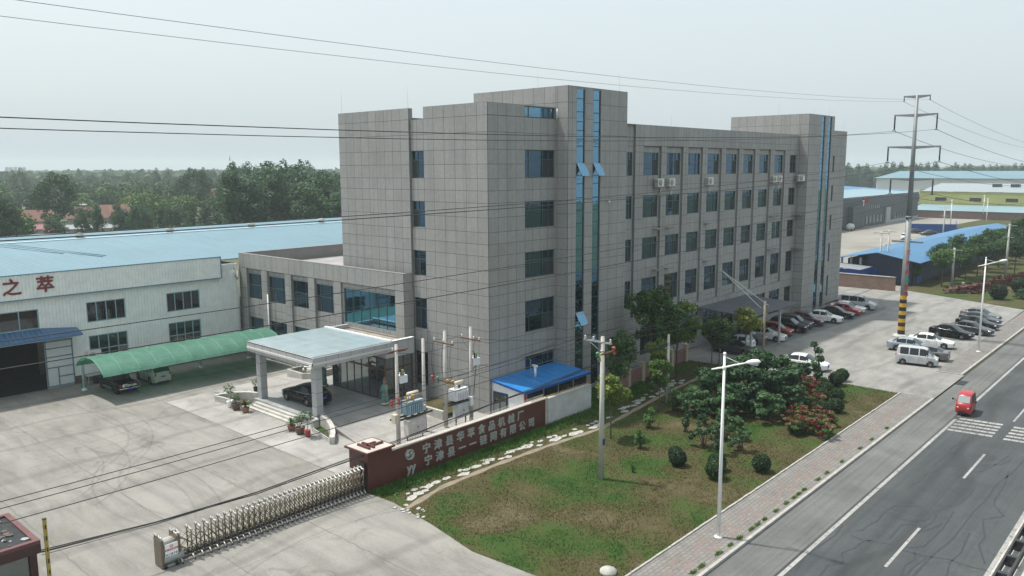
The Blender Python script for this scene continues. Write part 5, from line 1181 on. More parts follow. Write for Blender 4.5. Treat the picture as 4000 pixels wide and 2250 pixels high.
# ------------------------------------------------------------------ vehicles
def paint(name, c, rough=.28, var=.04): return M(name, c, rough, .0, var, .6, 0, .3)
tyre_m, rim_m = rubber, M('alloy_rim', (.42,.43,.44), .35, .7, .08)
lamp_w, lamp_r = M('headlight_lens', (.62,.66,.68), .12), M('tail_light_red', (.30,.012,.012), .2)
plate_b = M('blue_number_plate', (.03,.07,.38), .4); chrome = M('chrome_trim', (.6,.61,.62), .2, .9, .05)
under_m = M('underbody_black', (.012,.012,.012), .9)
def cubic(xs, ys, x): # smooth-ish monotone interpolation
    return float(np.interp(x, xs, ys))
KIND = {
 # length, width, wheelbase, front overhang, wheel r, side profile (x from front): lower top line, roof line, windows
 'sedan': dict(L=4.6,W=1.76,wb=2.66,fo=.88,wr=.315, belt=[(0,.62),(.12,.72),(1.25,.90),(1.6,.94),(3.6,.98),(4.1,1.0),(4.52,.98),(4.6,.86)],
     roof=[(1.2,.90),(2.05,1.38),(2.4,1.44),(3.0,1.45),(3.45,1.38),(4.1,1.0)], ws=(1.25,2.05), rw=(3.5,4.08), sw=[(1.75,2.6),(2.68,3.62)]),
 'hatch': dict(L=3.75,W=1.66,wb=2.42,fo=.75,wr=.29, belt=[(0,.60),(.1,.74),(.95,.95),(1.3,.98),(3.4,1.06),(3.68,1.0),(3.75,.82)],
     roof=[(.9,.94),(1.65,1.42),(2.0,1.49),(2.9,1.50),(3.3,1.44),(3.66,1.02)], ws=(.95,1.65), rw=(3.34,3.62), sw=[(1.38,2.15),(2.23,3.05)]),
 'suv': dict(L=4.6,W=1.83,wb=2.68,fo=.9,wr=.36, belt=[(0,.75),(.1,.90),(1.2,1.05),(1.5,1.08),(4.2,1.14),(4.5,1.1),(4.6,.9)],
     roof=[(1.15,1.04),(1.9,1.58),(2.3,1.67),(3.6,1.68),(4.1,1.62),(4.5,1.12)], ws=(1.2,1.9), rw=(4.14,4.44), sw=[(1.65,2.5),(2.58,3.35),(3.42,3.95)]),
 'mpv': dict(L=5.0,W=1.85,wb=3.0,fo=.95,wr=.335, belt=[(0,.68),(.1,.85),(.9,1.1),(1.3,1.14),(4.7,1.18),(4.93,1.12),(5.0,.85)],
     roof=[(.8,1.08),(1.7,1.75),(2.2,1.86),(4.4,1.88),(4.75,1.82),(4.92,1.2)], ws=(.9,1.7), rw=(4.78,4.9), sw=[(1.35,2.25),(2.33,3.4),(3.48,4.5)]),
 'microvan': dict(L=3.85,W=1.55,wb=2.5,fo=.65,wr=.285, belt=[(0,.62),(.06,.85),(.45,1.02),(.8,1.08),(3.7,1.1),(3.82,1.05),(3.85,.8)],
     roof=[(.36,1.0),(1.0,1.72),(1.3,1.82),(3.4,1.84),(3.68,1.78),(3.8,1.15)], ws=(.44,.98), rw=(3.7,3.79), sw=[(.85,1.65),(1.75,2.55),(2.65,3.45)]),
}
def car(kind, loc, heading, label, pm, group, lights=True, trim=None, rear_plate=True, name=None, roofm=None, s=1.0):
    K = KIND[kind]; L, W, wb, fo, wr = K['L'], K['W'], K['wb'], K['fo'], K['wr']
    t = thing(name or {'microvan':'parked_minivan','mpv':'parked_van','suv':'parked_suv'}.get(kind,'parked_car'), loc, label, {'microvan':'van','mpv':'van'}.get(kind,'car'), group, heading, s)
    bx, by = zip(*K['belt']); rx_, ry = zip(*K['roof'])
    wx = [fo, fo+wb]; ar = wr+.065
    xs = sorted({0,.04,.1,L-.1,L-.04,L, *bx, *rx_, *[v for q in K['sw'] for v in q], *K['ws'], *K['rw'], *[w_+ar*math.cos(R(a)) for w_ in wx for a in range(0,181,20)], *np.linspace(.2,L-.2,22)})
    xs = [x for i, x in enumerate(xs) if i == 0 or x-xs[i-1] > .008]
    def zbot(x):
        z = .20+.06*max(0,1-x/.4)+.08*max(0,1-(L-x)/.5)
        for w_ in wx:
            d = abs(x-w_)
            if d < ar: z = max(z, wr+math.sqrt(max(0,ar*ar-d*d))-.0)
        return z
    def hw(x):
        f = min(1, .74+.26*math.sin(min(1,x/.75)*math.pi/2)); r_ = min(1, .80+.20*math.sin(min(1,(L-x)/.55)*math.pi/2)); return W/2*f*r_
    parts = {'body': MB(), 'windscreen': MB(), 'rear_window': MB()}
    rings = []
    for x in xs:
        w_ = hw(x); zb = min(zbot(x), np.interp(x,bx,by)-.06); zt = float(np.interp(x,bx,by)); inr = rx_[0] < x < rx_[-1]; zr = float(np.interp(x,rx_,ry)) if inr else zt
        e = (zr-zt)/max(.01,(max(ry)-zt)); wr_ = w_*(.93-.20*e)
        X = L/2-x
        mid = zb+(zt-zb)*.55
        prof = [(0,zb),(w_*.93,zb),(w_*.985,zb+.04),(w_,mid),(w_*.99,zt-.09),(w_*.955,zt-.015),(w_*.93,zt+.002)]
        if inr: prof += [(wr_+ (w_*.93-wr_)*.04, zt+(zr-zt)*.94),(wr_*.94, zr+.005),(wr_*.5,zr+.03),(0,zr+.04)]
        else: prof += [(w_*.90,zt+.008),(w_*.8,zt+.02),(w_*.45,zt+.035),(0,zt+.04)]
        rings.append([(X,y,z) for y,z in prof]+[(X,-y,z) for y,z in prof[-2:0:-1]])
    nR = len(rings[0]); half = 11
    for i in range(len(xs)-1):
        xm = (xs[i]+xs[i+1])/2
        for j in range(nR):
            a, b_, c, d = rings[i][j], rings[i][(j+1)%nR], rings[i+1][(j+1)%nR], rings[i+1][j]
            jj = j if j < half-1 else nR-1-j
            key, m = 'body', 0
            if jj == 0: m = 1
            wi = next((n_ for n_, (p, q) in enumerate(K['sw']) if p < xm < q), None) if jj == 6 else None
            if wi is not None: key = ('side_window', wi, j < half); parts.setdefault(key, MB())
            elif jj in (7,8,9) and K['ws'][0] < xm < K['ws'][1]: key = 'windscreen'
            elif jj in (7,8,9) and K['rw'][0] < xm < K['rw'][1]: key = 'rear_window'
            elif roofm and jj in (8,9) and rx_[1] < xm < rx_[-2]: m = 2
            parts[key].add([a,b_,c,d], [(0,1,2,3)], m if key == 'body' else 0)
    parts['body'].add(rings[0], [tuple(range(nR-1,-1,-1))], 0); parts['body'].add(rings[-1], [tuple(range(nR))], 0)
    B = parts['body']; cx = L/2
    # shut lines, sill, grille, bumper insets
    for sgn in (1,-1):
        for sx in [K['sw'][0][0]-.12]+[q[1]+.04 for q in K['sw'][:2]]:
            yw = hw(sx)*1.002*sgn; z1 = float(np.interp(sx,bx,by))-.05
            if not any(abs(sx-w_) < ar for w_ in wx): B.box(cx-sx-.008,cx-sx+.008,min(yw,yw*.99),max(yw,yw*.99),.3,z1,1)
        B.box(cx-fo-wb+ar, cx-fo-ar, sgn*W/2-.03, sgn*W/2+.004, .2,.27,1) if sgn > 0 else B.box(cx-fo-wb+ar, cx-fo-ar, -W/2-.004, -W/2+.03, .2,.27,1)
    wf = hw(.0); B.box(cx-.02,cx+.012,-wf*.62,wf*.62,.34,.46,1); B.box(cx-.02,cx+.010,-wf*.45,wf*.45,.52,.62,1)
    B.box(-cx-.012,-cx+.02,-wf*.8,wf*.8,.27,.36,1)
    B.build('body', [pm, under_m, roofm or pm], t, 32)
    for k in parts:
        if k != 'body' and parts[k].f: parts[k].build(k if isinstance(k, str) else k[0], car_glass, t, 40)
    for w_ in wx:
        for sgn in (1,-1):
            g = MB(); y1 = sgn*(W/2-.005); y0 = y1-sgn*.2; X = cx-w_
            g.lathe((X,0,wr), [(wr*.55,y0),(wr*.95,y0),(wr,y0+sgn*.03),(wr,y1-sgn*.03),(wr*.93,y1),(wr*.68,y1),(wr*.66,y1-sgn*.02)], 20, 0, 'y'); w_o = g.build('wheel', tyre_m, t)
            g = MB(); g.lathe((X,0,wr), [(wr*.66,y1-sgn*.06),(wr*.66,y1-sgn*.012),(wr*.6,y1-sgn*.02),(.0,y1-sgn*.045)], 16, 1, 'y')
            for k in range(5):
                a = k*2*math.pi/5; ca, sa = math.cos(a), math.sin(a); p = lambda u, v: (X+ca*u-sa*v, y1-sgn*.008, wr+sa*u+ca*v)
                q = [p(.03,-.05),p(wr*.64,-.03),p(wr*.64,.03),p(.03,.05)]; g.quad(*(q if sgn < 0 else q[::-1]), 0); g.quad(*(q[::-1] if sgn < 0 else q), 0)
            g.lathe((X,0,wr), [(.07,y1-sgn*.03),(.06,y1-sgn*.002),(0,y1)], 8, 0, 'y'); g.build('rim', [rim_m, darksteel], w_o)
    zl = float(np.interp(.16,bx,by))-.06; zr_ = float(np.interp(L-.1,bx,by))-.1
    for sgn in (1,-1):
        g = MB(); y = sgn*hw(.1)*.83; g.blob((cx-.16,y,zl-.03),(.19,.17,.085),10,6); g.build('headlight', lamp_w, t)
        g = MB(); y = sgn*hw(L-.08)*.86
        if kind in ('hatch','suv','mpv','microvan'): g.blob((-cx+.08,y,zr_-.02),(.10,.09,.2),10,6)
        else: g.blob((-cx+.12,y,zr_-.0),(.15,.15,.09),10,6)
        g.build('tail_light', lamp_r, t)
        x = K['sw'][0][0]+.12; g = MB(); yy = sgn*(hw(x)+.09); g.blob((cx-x,yy,float(np.interp(x,bx,by))+.07),(.07,.11,.075),8,5); g.box(cx-x-.02,cx-x+.02,min(yy,yy-sgn*.14),max(yy,yy-sgn*.14),float(np.interp(x,bx,by))+.02,float(np.interp(x,bx,by))+.05); g.build('wing_mirror', pm, t)
        for q in K['sw'][:2]:
            x = q[1]-.12; g = MB(); yy = sgn*(hw(x)); g.box(cx-x-.09,cx-x+.09,min(yy,yy+sgn*.03),max(yy,yy+sgn*.03),float(np.interp(x,bx,by))-.17,float(np.interp(x,bx,by))-.14); g.build('door_handle', trim or pm, t)
        if trim:
            g = MB(); a, b_ = K['sw'][0][0]-.1, K['sw'][-1][1]+.05; pts = []
            for k in range(13):
                x = a+(b_-a)*k/12; pts.append((cx-x, sgn*(hw(x)*.945), float(np.interp(x,bx,by))+.0))
            g.tube(pts, .014, 4); g.build('window_trim', trim, t)
    for xx, zz, nm in ((cx+.016,.45,'number_plate'),(-cx-.016,.62 if kind in ('sedan',) else .75,'number_plate')):
        g = MB(); g.box(min(xx,xx*.998)-.006,max(xx,xx*.998)+.006,-.22,.22,zz,zz+.14); g.build(nm, plate_b, t)
    if kind == 'suv':
        for sgn in (1,-1): g = MB(); g.tube([(cx-2.0,sgn*.58,1.66),(cx-2.2,sgn*.6,1.72),(cx-3.8,sgn*.6,1.73),(cx-4.0,sgn*.58,1.66)], .02, 5); g.build('roof_rail', darksteel, t)
    return t
pw, pbk = paint('car_paint_white', (.70,.71,.70)), M('car_paint_black', (.003,.0035,.0045), .2, 0, .05, .6, 0, .12, .3)
prd, pmr, psv, pgr, por_, pteal, pnav = paint('car_paint_red', (.34,.015,.02)), paint('car_paint_maroon', (.075,.012,.018)), paint('car_paint_silver', (.40,.42,.43), .35), paint('car_paint_grey', (.11,.115,.12), .3), paint('car_paint_orange_red', (.27,.045,.025)), paint('car_paint_blue_grey', (.24,.29,.32), .35), paint('car_paint_charcoal', (.035,.038,.042), .28)
S_ = -math.pi/2; GL, GR = 'cars parked along the office wall', 'cars parked along the pavement side'
def row(kind, fwx, fwy, pm, label, grp, a=6, **k):
    K = KIND[kind]; h = S_+R(a); d = Vector((math.cos(h), math.sin(h))); rt_ = Vector((-d.y, d.x))  # left of heading
    # near wheel (on the west side) ground contact -> car centre
    near = Vector((fwx, fwy)); c = near - d*(K['L']/2-K['fo']) + rt_*(K['W']/2-.1)
    return car(kind, (c.x, c.y, .006), h, label, pm, grp, **k)
row('mpv', 115.5, 37.0, psv, 'silver van with sliding doors parked farthest along the office wall', GL)
row('sedan', 112.0, 37.2, pw, 'white car mostly hidden behind the small red hatchback', GL)
row('hatch', 109.9, 36.9, prd, 'bright red hatchback parked between a white car and a black car', GL, 5)
row('sedan', 106.84, 36.9, pbk, 'black sedan parked right beside the bright red hatchback', GL)
row('sedan', 102.9, 37.0, pw, 'white sedan parked alone in front of the far stair tower', GL, 8)
row('hatch', 99.2, 38.0, pmr, 'maroon hatchback parked beside the white sedan near the far tower', GL, 7, s=1.1)
row('suv', 96.5, 38.3, pnav, 'dark car squeezed between the maroon hatchback and the black suv', GL, s=.95)
row('suv', 93.88, 37.97, pbk, 'black suv with bright headlights beside the slim canopy post', GL, 7, trim=chrome)
row('hatch', 91.0, 38.4, por_, 'orange red hatchback behind the slim canopy post', GL, 8)
row('sedan', 87.5, 37.9, pw, 'white sedan with its nose under the canopy edge by the post', GL, 8, roofm=pbk)
row('suv', 84.4, 39.0, pgr, 'grey suv parked under the side entrance canopy', GL, 6)
car('hatch', (81.6, 39.8, .06), math.pi/2+.1, 'white hatchback with red tail light under the canopy behind trees', pw, GL)
row('sedan', 78.6, 37.5, pnav, 'dark sedan nearest the lawn under the canopy post', GL, 4)
car('sedan', (76.9+.75, 30.6, .006), S_+R(9), 'white sedan parked alone beside the lawn shrubs', pw, None)
row('sedan', 117.2, 22.2, pgr, 'grey sedan at the far end of the pavement side row', GR, -6)
row('sedan', 114.0, 21.6, pnav, 'second car from the far end of the pavement side row, charcoal', GR, -6)
row('sedan', 110.6, 21.2, pbk, 'third car from the far end of the pavement side row, black', GR, -6)
row('sedan', 106.4, 20.95, pnav, 'dark sedan touching the pavement behind the white lamp pole', GR, -8)
row('sedan', 102.7, 22.2, pbk, 'black sedan with chrome window line in front of the lamp pole', GR, -6, trim=chrome)
row('sedan', 95.9, 22.4, pw, 'clean white sedan between the black sedan and the silver van', GR, 6)
row('sedan', 92.0, 23.4, pteal, 'blue grey sedan just behind the silver minivan', GR, 6)
car('sedan', (90.0, 22.8, .006), math.pi/2+R(4), 'dark grey sedan showing its tail light behind the silver minivan', pgr, GR)
row('microvan', 86.15, 21.25, psv, 'dusty silver minivan nearest the car park entrance', GR, 9)
t = car('sedan', (37.05, 56.75, .606), math.pi/2+.03, 'black luxury sedan parked under the entrance porch canopy', pbk, None, trim=chrome, s=1.08)
car('suv', (32.55, 75.6, .0), math.pi/2-.03, 'pale suv parked under the green carport beside the pickup', paint('car_paint_champagne', (.36,.38,.33), .35), None)
# pickup
t = thing('pickup_truck', (29.0, 74.9, 0), 'black pickup truck with white lettering on its tailgate under the green carport', 'pickup truck', None, math.pi/2)
B = MB()
prof = [(2.45,.45),(2.5,.75),(2.35,.95),(1.4,1.08),(.75,1.62),(-.3,1.68),(-.75,1.62),(-.85,1.08),(-2.4,1.06),(-2.48,.95),(-2.45,.45)]
def ext(B, P, y0, y1, m=0):
    k = len(P); vs = [(x,y0,z) for x,z in P]+[(x,y1,z) for x,z in P]
    B.add(vs, [tuple(range(k)), tuple(range(2*k-1,k-1,-1))]+[(i,k+i,k+(i+1)%k,(i+1)%k) for i in range(k)], m)
ext(B, [(2.45,.42),(2.5,.75),(2.35,.95),(1.4,1.08),(-.85,1.08),(-.85,.42)], -.86, .86); 
for y0, y1 in ((-.86,-.78),(.78,.86)): B.box(-2.45,-.85,y0,y1,.45,1.06)
B.box(-2.48,-2.4,-.86,.86,.5,1.06); B.box(-2.4,-.85,-.78,.78,.5,.58); B.box(-.9,-.85,-.8,.8,.5,1.08)
P0 = [(1.4,1.08),(.75,1.62),(-.3,1.68),(-.72,1.62),(-.85,1.08)]
k = 5; vs = [(x,-.80,z) if z < 1.2 else (x,-.66,z) for x,z in P0]+[(x,.80,z) if z < 1.2 else (x,.66,z) for x,z in P0]
B.add(vs, [tuple(range(k)), tuple(range(2*k-1,k-1,-1))]+[(i,k+i,k+i+1,i+1) for i in range(k-1)])
for w_ in (1.5,-1.55):
    for sgn in (1,-1): B.lathe((w_,0,.40),[(.44,sgn*.80),(.44,sgn*.89),(.38,sgn*.89)],16,1,'y')
B.build('body', [pbk, under_m], t)
g = MB()
for sgn in (1,-1):
    P2 = [(1.15,1.12),(.68,1.55),(.15,1.6),(.15,1.12)]; g.add([(x,sgn*(.80-.14*(z-1.1)/.55+.004),z) for x,z in P2], [(0,1,2,3)]); P2 = [(.08,1.12),(.08,1.6),(-.3,1.61),(-.66,1.55),(-.76,1.12)]; g.add([(x,sgn*(.80-.14*(z-1.1)/.55+.004),z) for x,z in P2], [(0,1,2,3,4)])
g.quad((1.36,-.72,1.12),(1.36,.72,1.12),(.8,.62,1.6),(.8,-.62,1.6)); g.quad((-.835,.7,1.15),(-.835,-.7,1.15),(-.735,-.6,1.58),(-.735,.6,1.58)); g.build('window', car_glass, t)
for w_ in (1.5,-1.55):
    for sgn in (1,-1):
        g = MB(); y1 = sgn*.86; g.lathe((w_,0,.38), [(.2,y1-sgn*.24),(.37,y1-sgn*.24),(.38,y1-sgn*.2),(.38,y1-sgn*.03),(.35,y1),(.24,y1)], 18, 0, 'y'); o = g.build('wheel', rubber, t); g = MB(); g.lathe((w_,0,.38), [(.24,y1-sgn*.05),(.22,y1-sgn*.01),(.08,y1-sgn*.03),(0,y1)], 12, 0, 'y'); g.build('rim', rim_m, o)
for sgn in (1,-1):
    g = MB(); g.box(-2.5,-2.42,sgn*.8-.06,sgn*.8+.06,.72,1.0); g.build('tail_light', lamp_r, t); g = MB(); g.box(-.75,1.0,sgn*.93-.08,sgn*.93+.08,.4,.45); g.build('running_board', steel, t)
    g = MB(); g.blob((1.1,sgn*.96,1.2),(.08,.1,.1)); g.build('wing_mirror', pbk, t)
g = MB(); g.tube([(-2.5,-.88,.6),(-2.58,-.8,.6),(-2.58,.8,.6),(-2.5,.88,.6)], .06, 8); g.build('rear_bumper', chrome, t)
g = MB(); g.box(-2.66,-2.64,-.22,.22,.5,.64); g.build('number_plate', plate_b, t)
text('tailgate_text', '鲁NZ4·U66', .26, (-2.487,0,.82), (0,-1,0), EZ, white_paint, t, .006, .02)
g = MB(); g.box(-2.487,-2.48,.15,.55,.95,1.0); g.build('tailgate_strip', white_paint, t)
# red enclosed tricycle on the road
t = thing('enclosed_tricycle', (72.3, 14.95, -.12), 'small red enclosed three wheeled tricycle driving on the road', 'tricycle', None, math.pi+.06)
def loft(B, st, m=0):
    rings = []
    for x, w0, w1, z0, z1, z2 in st: rings.append([(x,0,z0),(x,w0,z0),(x,w0*1.02,(z0+z1)/2),(x,w0,z1),(x,w1,z2-.06),(x,w1*.85,z2),(x,0,z2+.03)])
    full = [r+[(x,-y,z) for x,y,z in r[-2:0:-1]] for r in rings]; n_ = len(full[0])
    for i in range(len(full)-1):
        for j in range(n_): B.add([full[i][j],full[i][(j+1)%n_],full[i+1][(j+1)%n_],full[i+1][j]], [(0,1,2,3)], m)
    B.add(full[0], [tuple(range(n_-1,-1,-1))], m); B.add(full[-1], [tuple(range(n_))], m)
B = MB(); loft(B, [(1.28,.42,.38,.32,.62,.84),(1.22,.53,.48,.27,.72,.98),(1.1,.56,.50,.25,.85,1.06),(.76,.58,.47,.25,.95,1.60),(.58,.58,.46,.25,.95,1.70),(-.7,.60,.47,.25,.95,1.72),(-1.1,.60,.46,.27,.95,1.66),(-1.28,.57,.44,.32,.9,1.5)])
B.build('body', prd, t, 35)
g = MB(); g.quad((1.10,-.43,1.115),(1.10,.43,1.115),(.79,.41,1.60),(.79,-.41,1.60)); g.build('windscreen', glass('pale_windscreen', (.20,.23,.23), (.8,.85,.88), .22), t)
for sgn in (1,-1):
    g = MB()
    for a, b_ in ((.55,-.1),(-.18,-.95)): g = MB(); g.add([(a,sgn*.588,1.0),(b_,sgn*.596,1.0),(b_,sgn*.505,1.56),(a-.03,sgn*.50,1.54)], [(0,1,2,3)]); g.build('side_window', car_glass, t)
    g = MB(); g.blob((1.2,sgn*.36,.72),(.1,.12,.12)); g.build('headlight', M('warm_headlight', (.7,.62,.45), .2), t)
    g = MB(); g.tube([(.75,sgn*.55,1.1),(.85,sgn*.78,1.25)], .015, 5); g.blob((.86,sgn*.82,1.27),(.05,.08,.1)); g.build('wing_mirror', black_m, t)
    g = MB(); g.lathe((-.75,0,.24), [(.1,sgn*.45),(.24,sgn*.45),(.24,sgn*.58),(.14,sgn*.6)], 16, 0, 'y'); g.build('wheel', rubber, t)
g = MB(); g.lathe((.95,0,.24), [(.1,-.07),(.24,-.06),(.24,.06),(.1,.07)], 16, 0, 'y'); g.build('wheel', rubber, t)
g = MB(); g.box(1.2,1.3,-.42,.42,.26,.36); g.box(1.24,1.31,-.28,.28,.42,.5); g.build('bumper', black_m, t)

# ------------------------------------------------------------------ trees and shrubs
bark = M('bark', (.11,.09,.07), .9, 0, .3, 4)
lf_dark = leafmat('leaves_dark', [(.014,.042,.014),(.030,.075,.022),(.055,.115,.034)])
lf_mid = leafmat('leaves_mid', [(.024,.066,.016),(.055,.118,.028),(.105,.180,.046)])
lf_yel = leafmat('leaves_yellow_green', [(.036,.090,.016),(.095,.165,.026),(.24,.26,.045)], .6, 1.6)
lf_pop = leafmat('leaves_poplar', [(.028,.066,.032),(.054,.112,.050),(.100,.165,.078)], .6, .35)
lf_wil = leafmat('leaves_willow', [(.040,.095,.024),(.075,.145,.038),(.115,.185,.055)], .6, .4)
lf_box = leafmat('leaves_boxwood', [(.008,.026,.009),(.017,.044,.013),(.032,.072,.02)], .5, 3)
lf_fig = leafmat('leaves_large_shrub', [(.016,.050,.019),(.038,.094,.034),(.085,.16,.062)], .55, 1.4)
lf_red = leafmat('leaves_dark_red', [(.05,.010,.010),(.085,.016,.015),(.12,.03,.024)], .6, 1.5)
lf_flow = leafmat('red_blossom', [(.075,.006,.008),(.125,.009,.011),(.18,.016,.018)], .6, 3)
lf_dry = leafmat('dry_stalks', [(.12,.10,.038),(.17,.145,.06),(.12,.05,.03)], .7, 2)
def cards(cs, n_, leaf, seed, flat=.5, lo=.35, z0=None):
    """leaf faces scattered through a set of ellipsoid clumps: returns vertices, faces"""
    rg = np.random.default_rng(seed); cs = np.array(cs, float)
    wts = (cs[:,3]*cs[:,4]*cs[:,5])**.67; k = rg.choice(len(cs), n_, p=wts/wts.sum())
    d = rg.normal(size=(n_,3)); d /= np.linalg.norm(d, axis=1)[:,None]; r = rg.uniform(lo,1,n_)**.5
    p = cs[k,:3]+d*r[:,None]*cs[k,3:6]*rg.uniform(.85,1.12,(n_,1))
    nrm = d*.6+rg.normal(size=(n_,3))*.6; nrm[:,2] += flat; nrm /= np.linalg.norm(nrm, axis=1)[:,None]
    a = np.cross(nrm, rg.normal(size=(n_,3))); a /= np.linalg.norm(a, axis=1)[:,None]; b_ = np.cross(nrm, a)
    s = leaf*rg.uniform(.6,1.3,(n_,1)); 
    v = np.stack([p-a*s*.5-b_*s*.12, p-b_*s*.42, p+a*s*.55, p+b_*s*.42-nrm*s*.08], 1)
    if z0 is not None: v[:,:,2] = np.maximum(v[:,:,2], z0)
    return v.reshape(-1,3), np.arange(4*n_).reshape(-1,4)
def cmesh(name, parts_, mats):
    vs, fs, mi, o = [], [], [], 0
    for v, f, m in parts_: vs.append(v); fs.append(f+o); mi += [m]*len(f); o += len(v)
    me = bpy.data.meshes.new(name); V = np.concatenate(vs); Fc = np.concatenate(fs)
    me.from_pydata(V.tolist(), [], Fc.tolist())
    for m in mats: me.materials.append(m)
    me.polygons.foreach_set('material_index', mi); me.update(); return me
def crown_clumps(rg, n_, rx_, rz, zc, cl=.45, shape='round'):
    o = []
    for i in range(n_):
        while True:
            d = rg.normal(size=3); d /= np.linalg.norm(d); r = rg.uniform(.25,1)**.6
            p = d*r
            if shape == 'flame':
                sc = 1-.55*max(0,p[2]); p = np.array([p[0]*sc, p[1]*sc, p[2]])
            break
        q = cl*rg.uniform(.6,1.25)
        o.append((p[0]*rx_*(1-cl*.5), p[1]*rx_*(1-cl*.5), zc+p[2]*rz*(1-cl*.4), q*rx_*rg.uniform(.8,1.2), q*rx_*rg.uniform(.8,1.2), q*rx_*rg.uniform(.6,1.1) if shape != 'flame' else q*rx_*1.5))
    return o
def tree_proto(name, h, rx_, zc, rz, n_, leaf, mat, seed, ncl=16, cl=.42, trunk=.12, shape='round', flat=.5, limbs=5):
    """(crown mesh, trunk mesh) of a tree"""
    rg = np.random.default_rng(seed); cs = crown_clumps(rg, ncl, rx_, rz, zc, cl, shape)
    v, f = cards(cs, n_, leaf, seed, flat)
    cme = cmesh(name+'_crown', [(v, f, 0)], [mat])
    g = MB(); top = zc+rz*.35
    g.tube([(0,0,-.1),(.03*h*rg.uniform(-1,1)*.3,.02*h*.3,top*.4),(rg.uniform(-.1,.1)*rx_,rg.uniform(-.1,.1)*rx_,top)], [trunk,trunk*.75,trunk*.25], 7)
    for k in range(limbs):
        c = cs[k % len(cs)]; z = max(.3*h*.6, min(zc*.75, c[2]-.4*rz)); g.tube([(0,0,z*.8),(c[0]*.45,c[1]*.45,(z+c[2])/2),(c[0],c[1],c[2])], [trunk*.55,trunk*.35,trunk*.12], 5)
    return cme, g.mesh(name+'_trunk', [bark])
PROTO = {}
def tree(kind, x, y, label, group, s=1.0, rz=None, name='tree', cat='tree', z=0, sz=None):
    c, tr_ = PROTO[kind]
    t = thing(name, (x,y,z), label, cat, group, rnd.uniform(0,6.28) if rz is None else rz); t.scale = (s,s,sz or s)
    a = bpy.data.objects.new('crown', c); COL.objects.link(a); a.parent = t
    if tr_: b_ = bpy.data.objects.new('trunk', tr_); COL.objects.link(b_); b_.parent = t
    return t
P = PROTO
P['young_yel'] = tree_proto('young_yel', 5.2, 1.35, 3.9, 1.35, 2300, .20, lf_yel, 1, 17, .36, .06)
P['young_yel2'] = tree_proto('young_yel2', 5.0, 1.25, 3.5, 1.5, 2100, .19, lf_yel, 2, 15, .35, .055)
P['young_dark'] = tree_proto('young_dark', 6.5, 1.5, 4.2, 2.3, 3200, .21, lf_mid, 3, 20, .36, .07, 'flame')
P['plane'] = tree_proto('plane', 9, 2.5, 6.2, 2.9, 4600, .26, lf_mid, 4, 30, .30, .11)
P['plane2'] = tree_proto('plane2', 8, 2.3, 5.4, 2.3, 4200, .24, lf_yel, 5, 28, .30, .1)
P['dark_round'] = tree_proto('dark_round', 7, 2.2, 5.0, 1.7, 3200, .26, lf_dark, 6, 20, .42, .1)
P['dark_round2'] = tree_proto('dark_round2', 6.5, 2.0, 4.6, 1.7, 2800, .26, lf_mid, 7, 18, .42, .1)
# young trees of the strip between lawn and office
for kind, x, y, s, lab in (('young_yel',47.6,33.0,1.0,'slender yellow green tree right behind the tall lawn pole'),('young_yel2',55.6,33.8,.95,'slender yellow green tree beside the stepping path near the short pole'),
    ('young_dark',56.2,38.0,1.05,'tall narrow dark green tree by the first fence post'),('plane',62.6,39.0,1.06,'tallest green tree in front of the office windows behind the fence'),
    ('plane2',66.2,38.4,.98,'spreading yellow tipped tree left of the side canopy'),('plane',71.2,36.6,.62,'dark green tree in front of the side canopy roof'),
    ('young_yel',76.6,36.4,1.15,'thin tree with sparse crown right beside the brownish pole'),('young_yel2',60.4,36.9,1.05,'yellow green young tree behind the short lawn pole'),('plane2',73.6,38.6,.62,'bushy tree under the left end of the side canopy')):
    tree(kind, x, y, lab, 'young trees between lawn and office', s)
# shrubs on the lawn
def bush_proto(name, cs, n_, leaf, mat, seed, flat=.7, stems=5, extra=None):
    v, f = cards(cs, n_, leaf, seed, flat, .2, .02); pr = [(v, f, 0)]; ms = [mat]
    if extra:
        for (cs2, n2, l2, m2) in extra: v, f = cards(cs2, n2, l2, seed+9, .9, .6, .02); pr.append((v, f, len(ms))); ms.append(m2)
    g = MB(); rg = random.Random(seed)
    for k in range(stems):
        c = cs[k % len(cs)]; g.tube([(rg.uniform(-.15,.15),rg.uniform(-.15,.15),-.05),(c[0]*.4,c[1]*.4,c[2]*.5),(c[0],c[1],c[2])], [.045,.03,.015], 5)
    return cmesh(name, pr, ms), g.mesh(name+'_stem', [bark])
rg = np.random.default_rng(11)
def fan(n_, r, h, seed): 
    q = np.random.default_rng(seed); o = []
    for i in range(n_):
        a = q.uniform(0,6.28); rr = r*q.uniform(.1,1); z = h*q.uniform(.2,1)*(1-.35*(rr/r)**2); s = q.uniform(.22,.4)*r*.75; o.append((rr*math.cos(a),rr*math.sin(a),z,s,s,s*.55))
    return o
P['fig_big'] = bush_proto('fig_big', fan(34,2.4,3.3,1), 5200, .26, lf_fig, 1)
P['fig_mid'] = bush_proto('fig_mid', fan(20,1.5,2.5,2), 2600, .24, lf_fig, 2)
P['fig_small'] = bush_proto('fig_small', fan(9,.75,1.7,3), 800, .2, lf_fig, 3)
P['fig_thin'] = bush_proto('fig_thin', [(0,0,.8,.3,.3,.5),(.2,.1,1.5,.35,.3,.3),(-.2,.1,2.0,.3,.3,.3),(.1,-.1,2.5,.35,.35,.25),(.3,.2,2.9,.25,.25,.2)], 520, .2, lf_fig, 4)
P['sprig'] = bush_proto('sprig', [(0,0,.5,.35,.35,.35),(.1,.1,.95,.22,.22,.3)], 260, .14, lf_mid, 5)
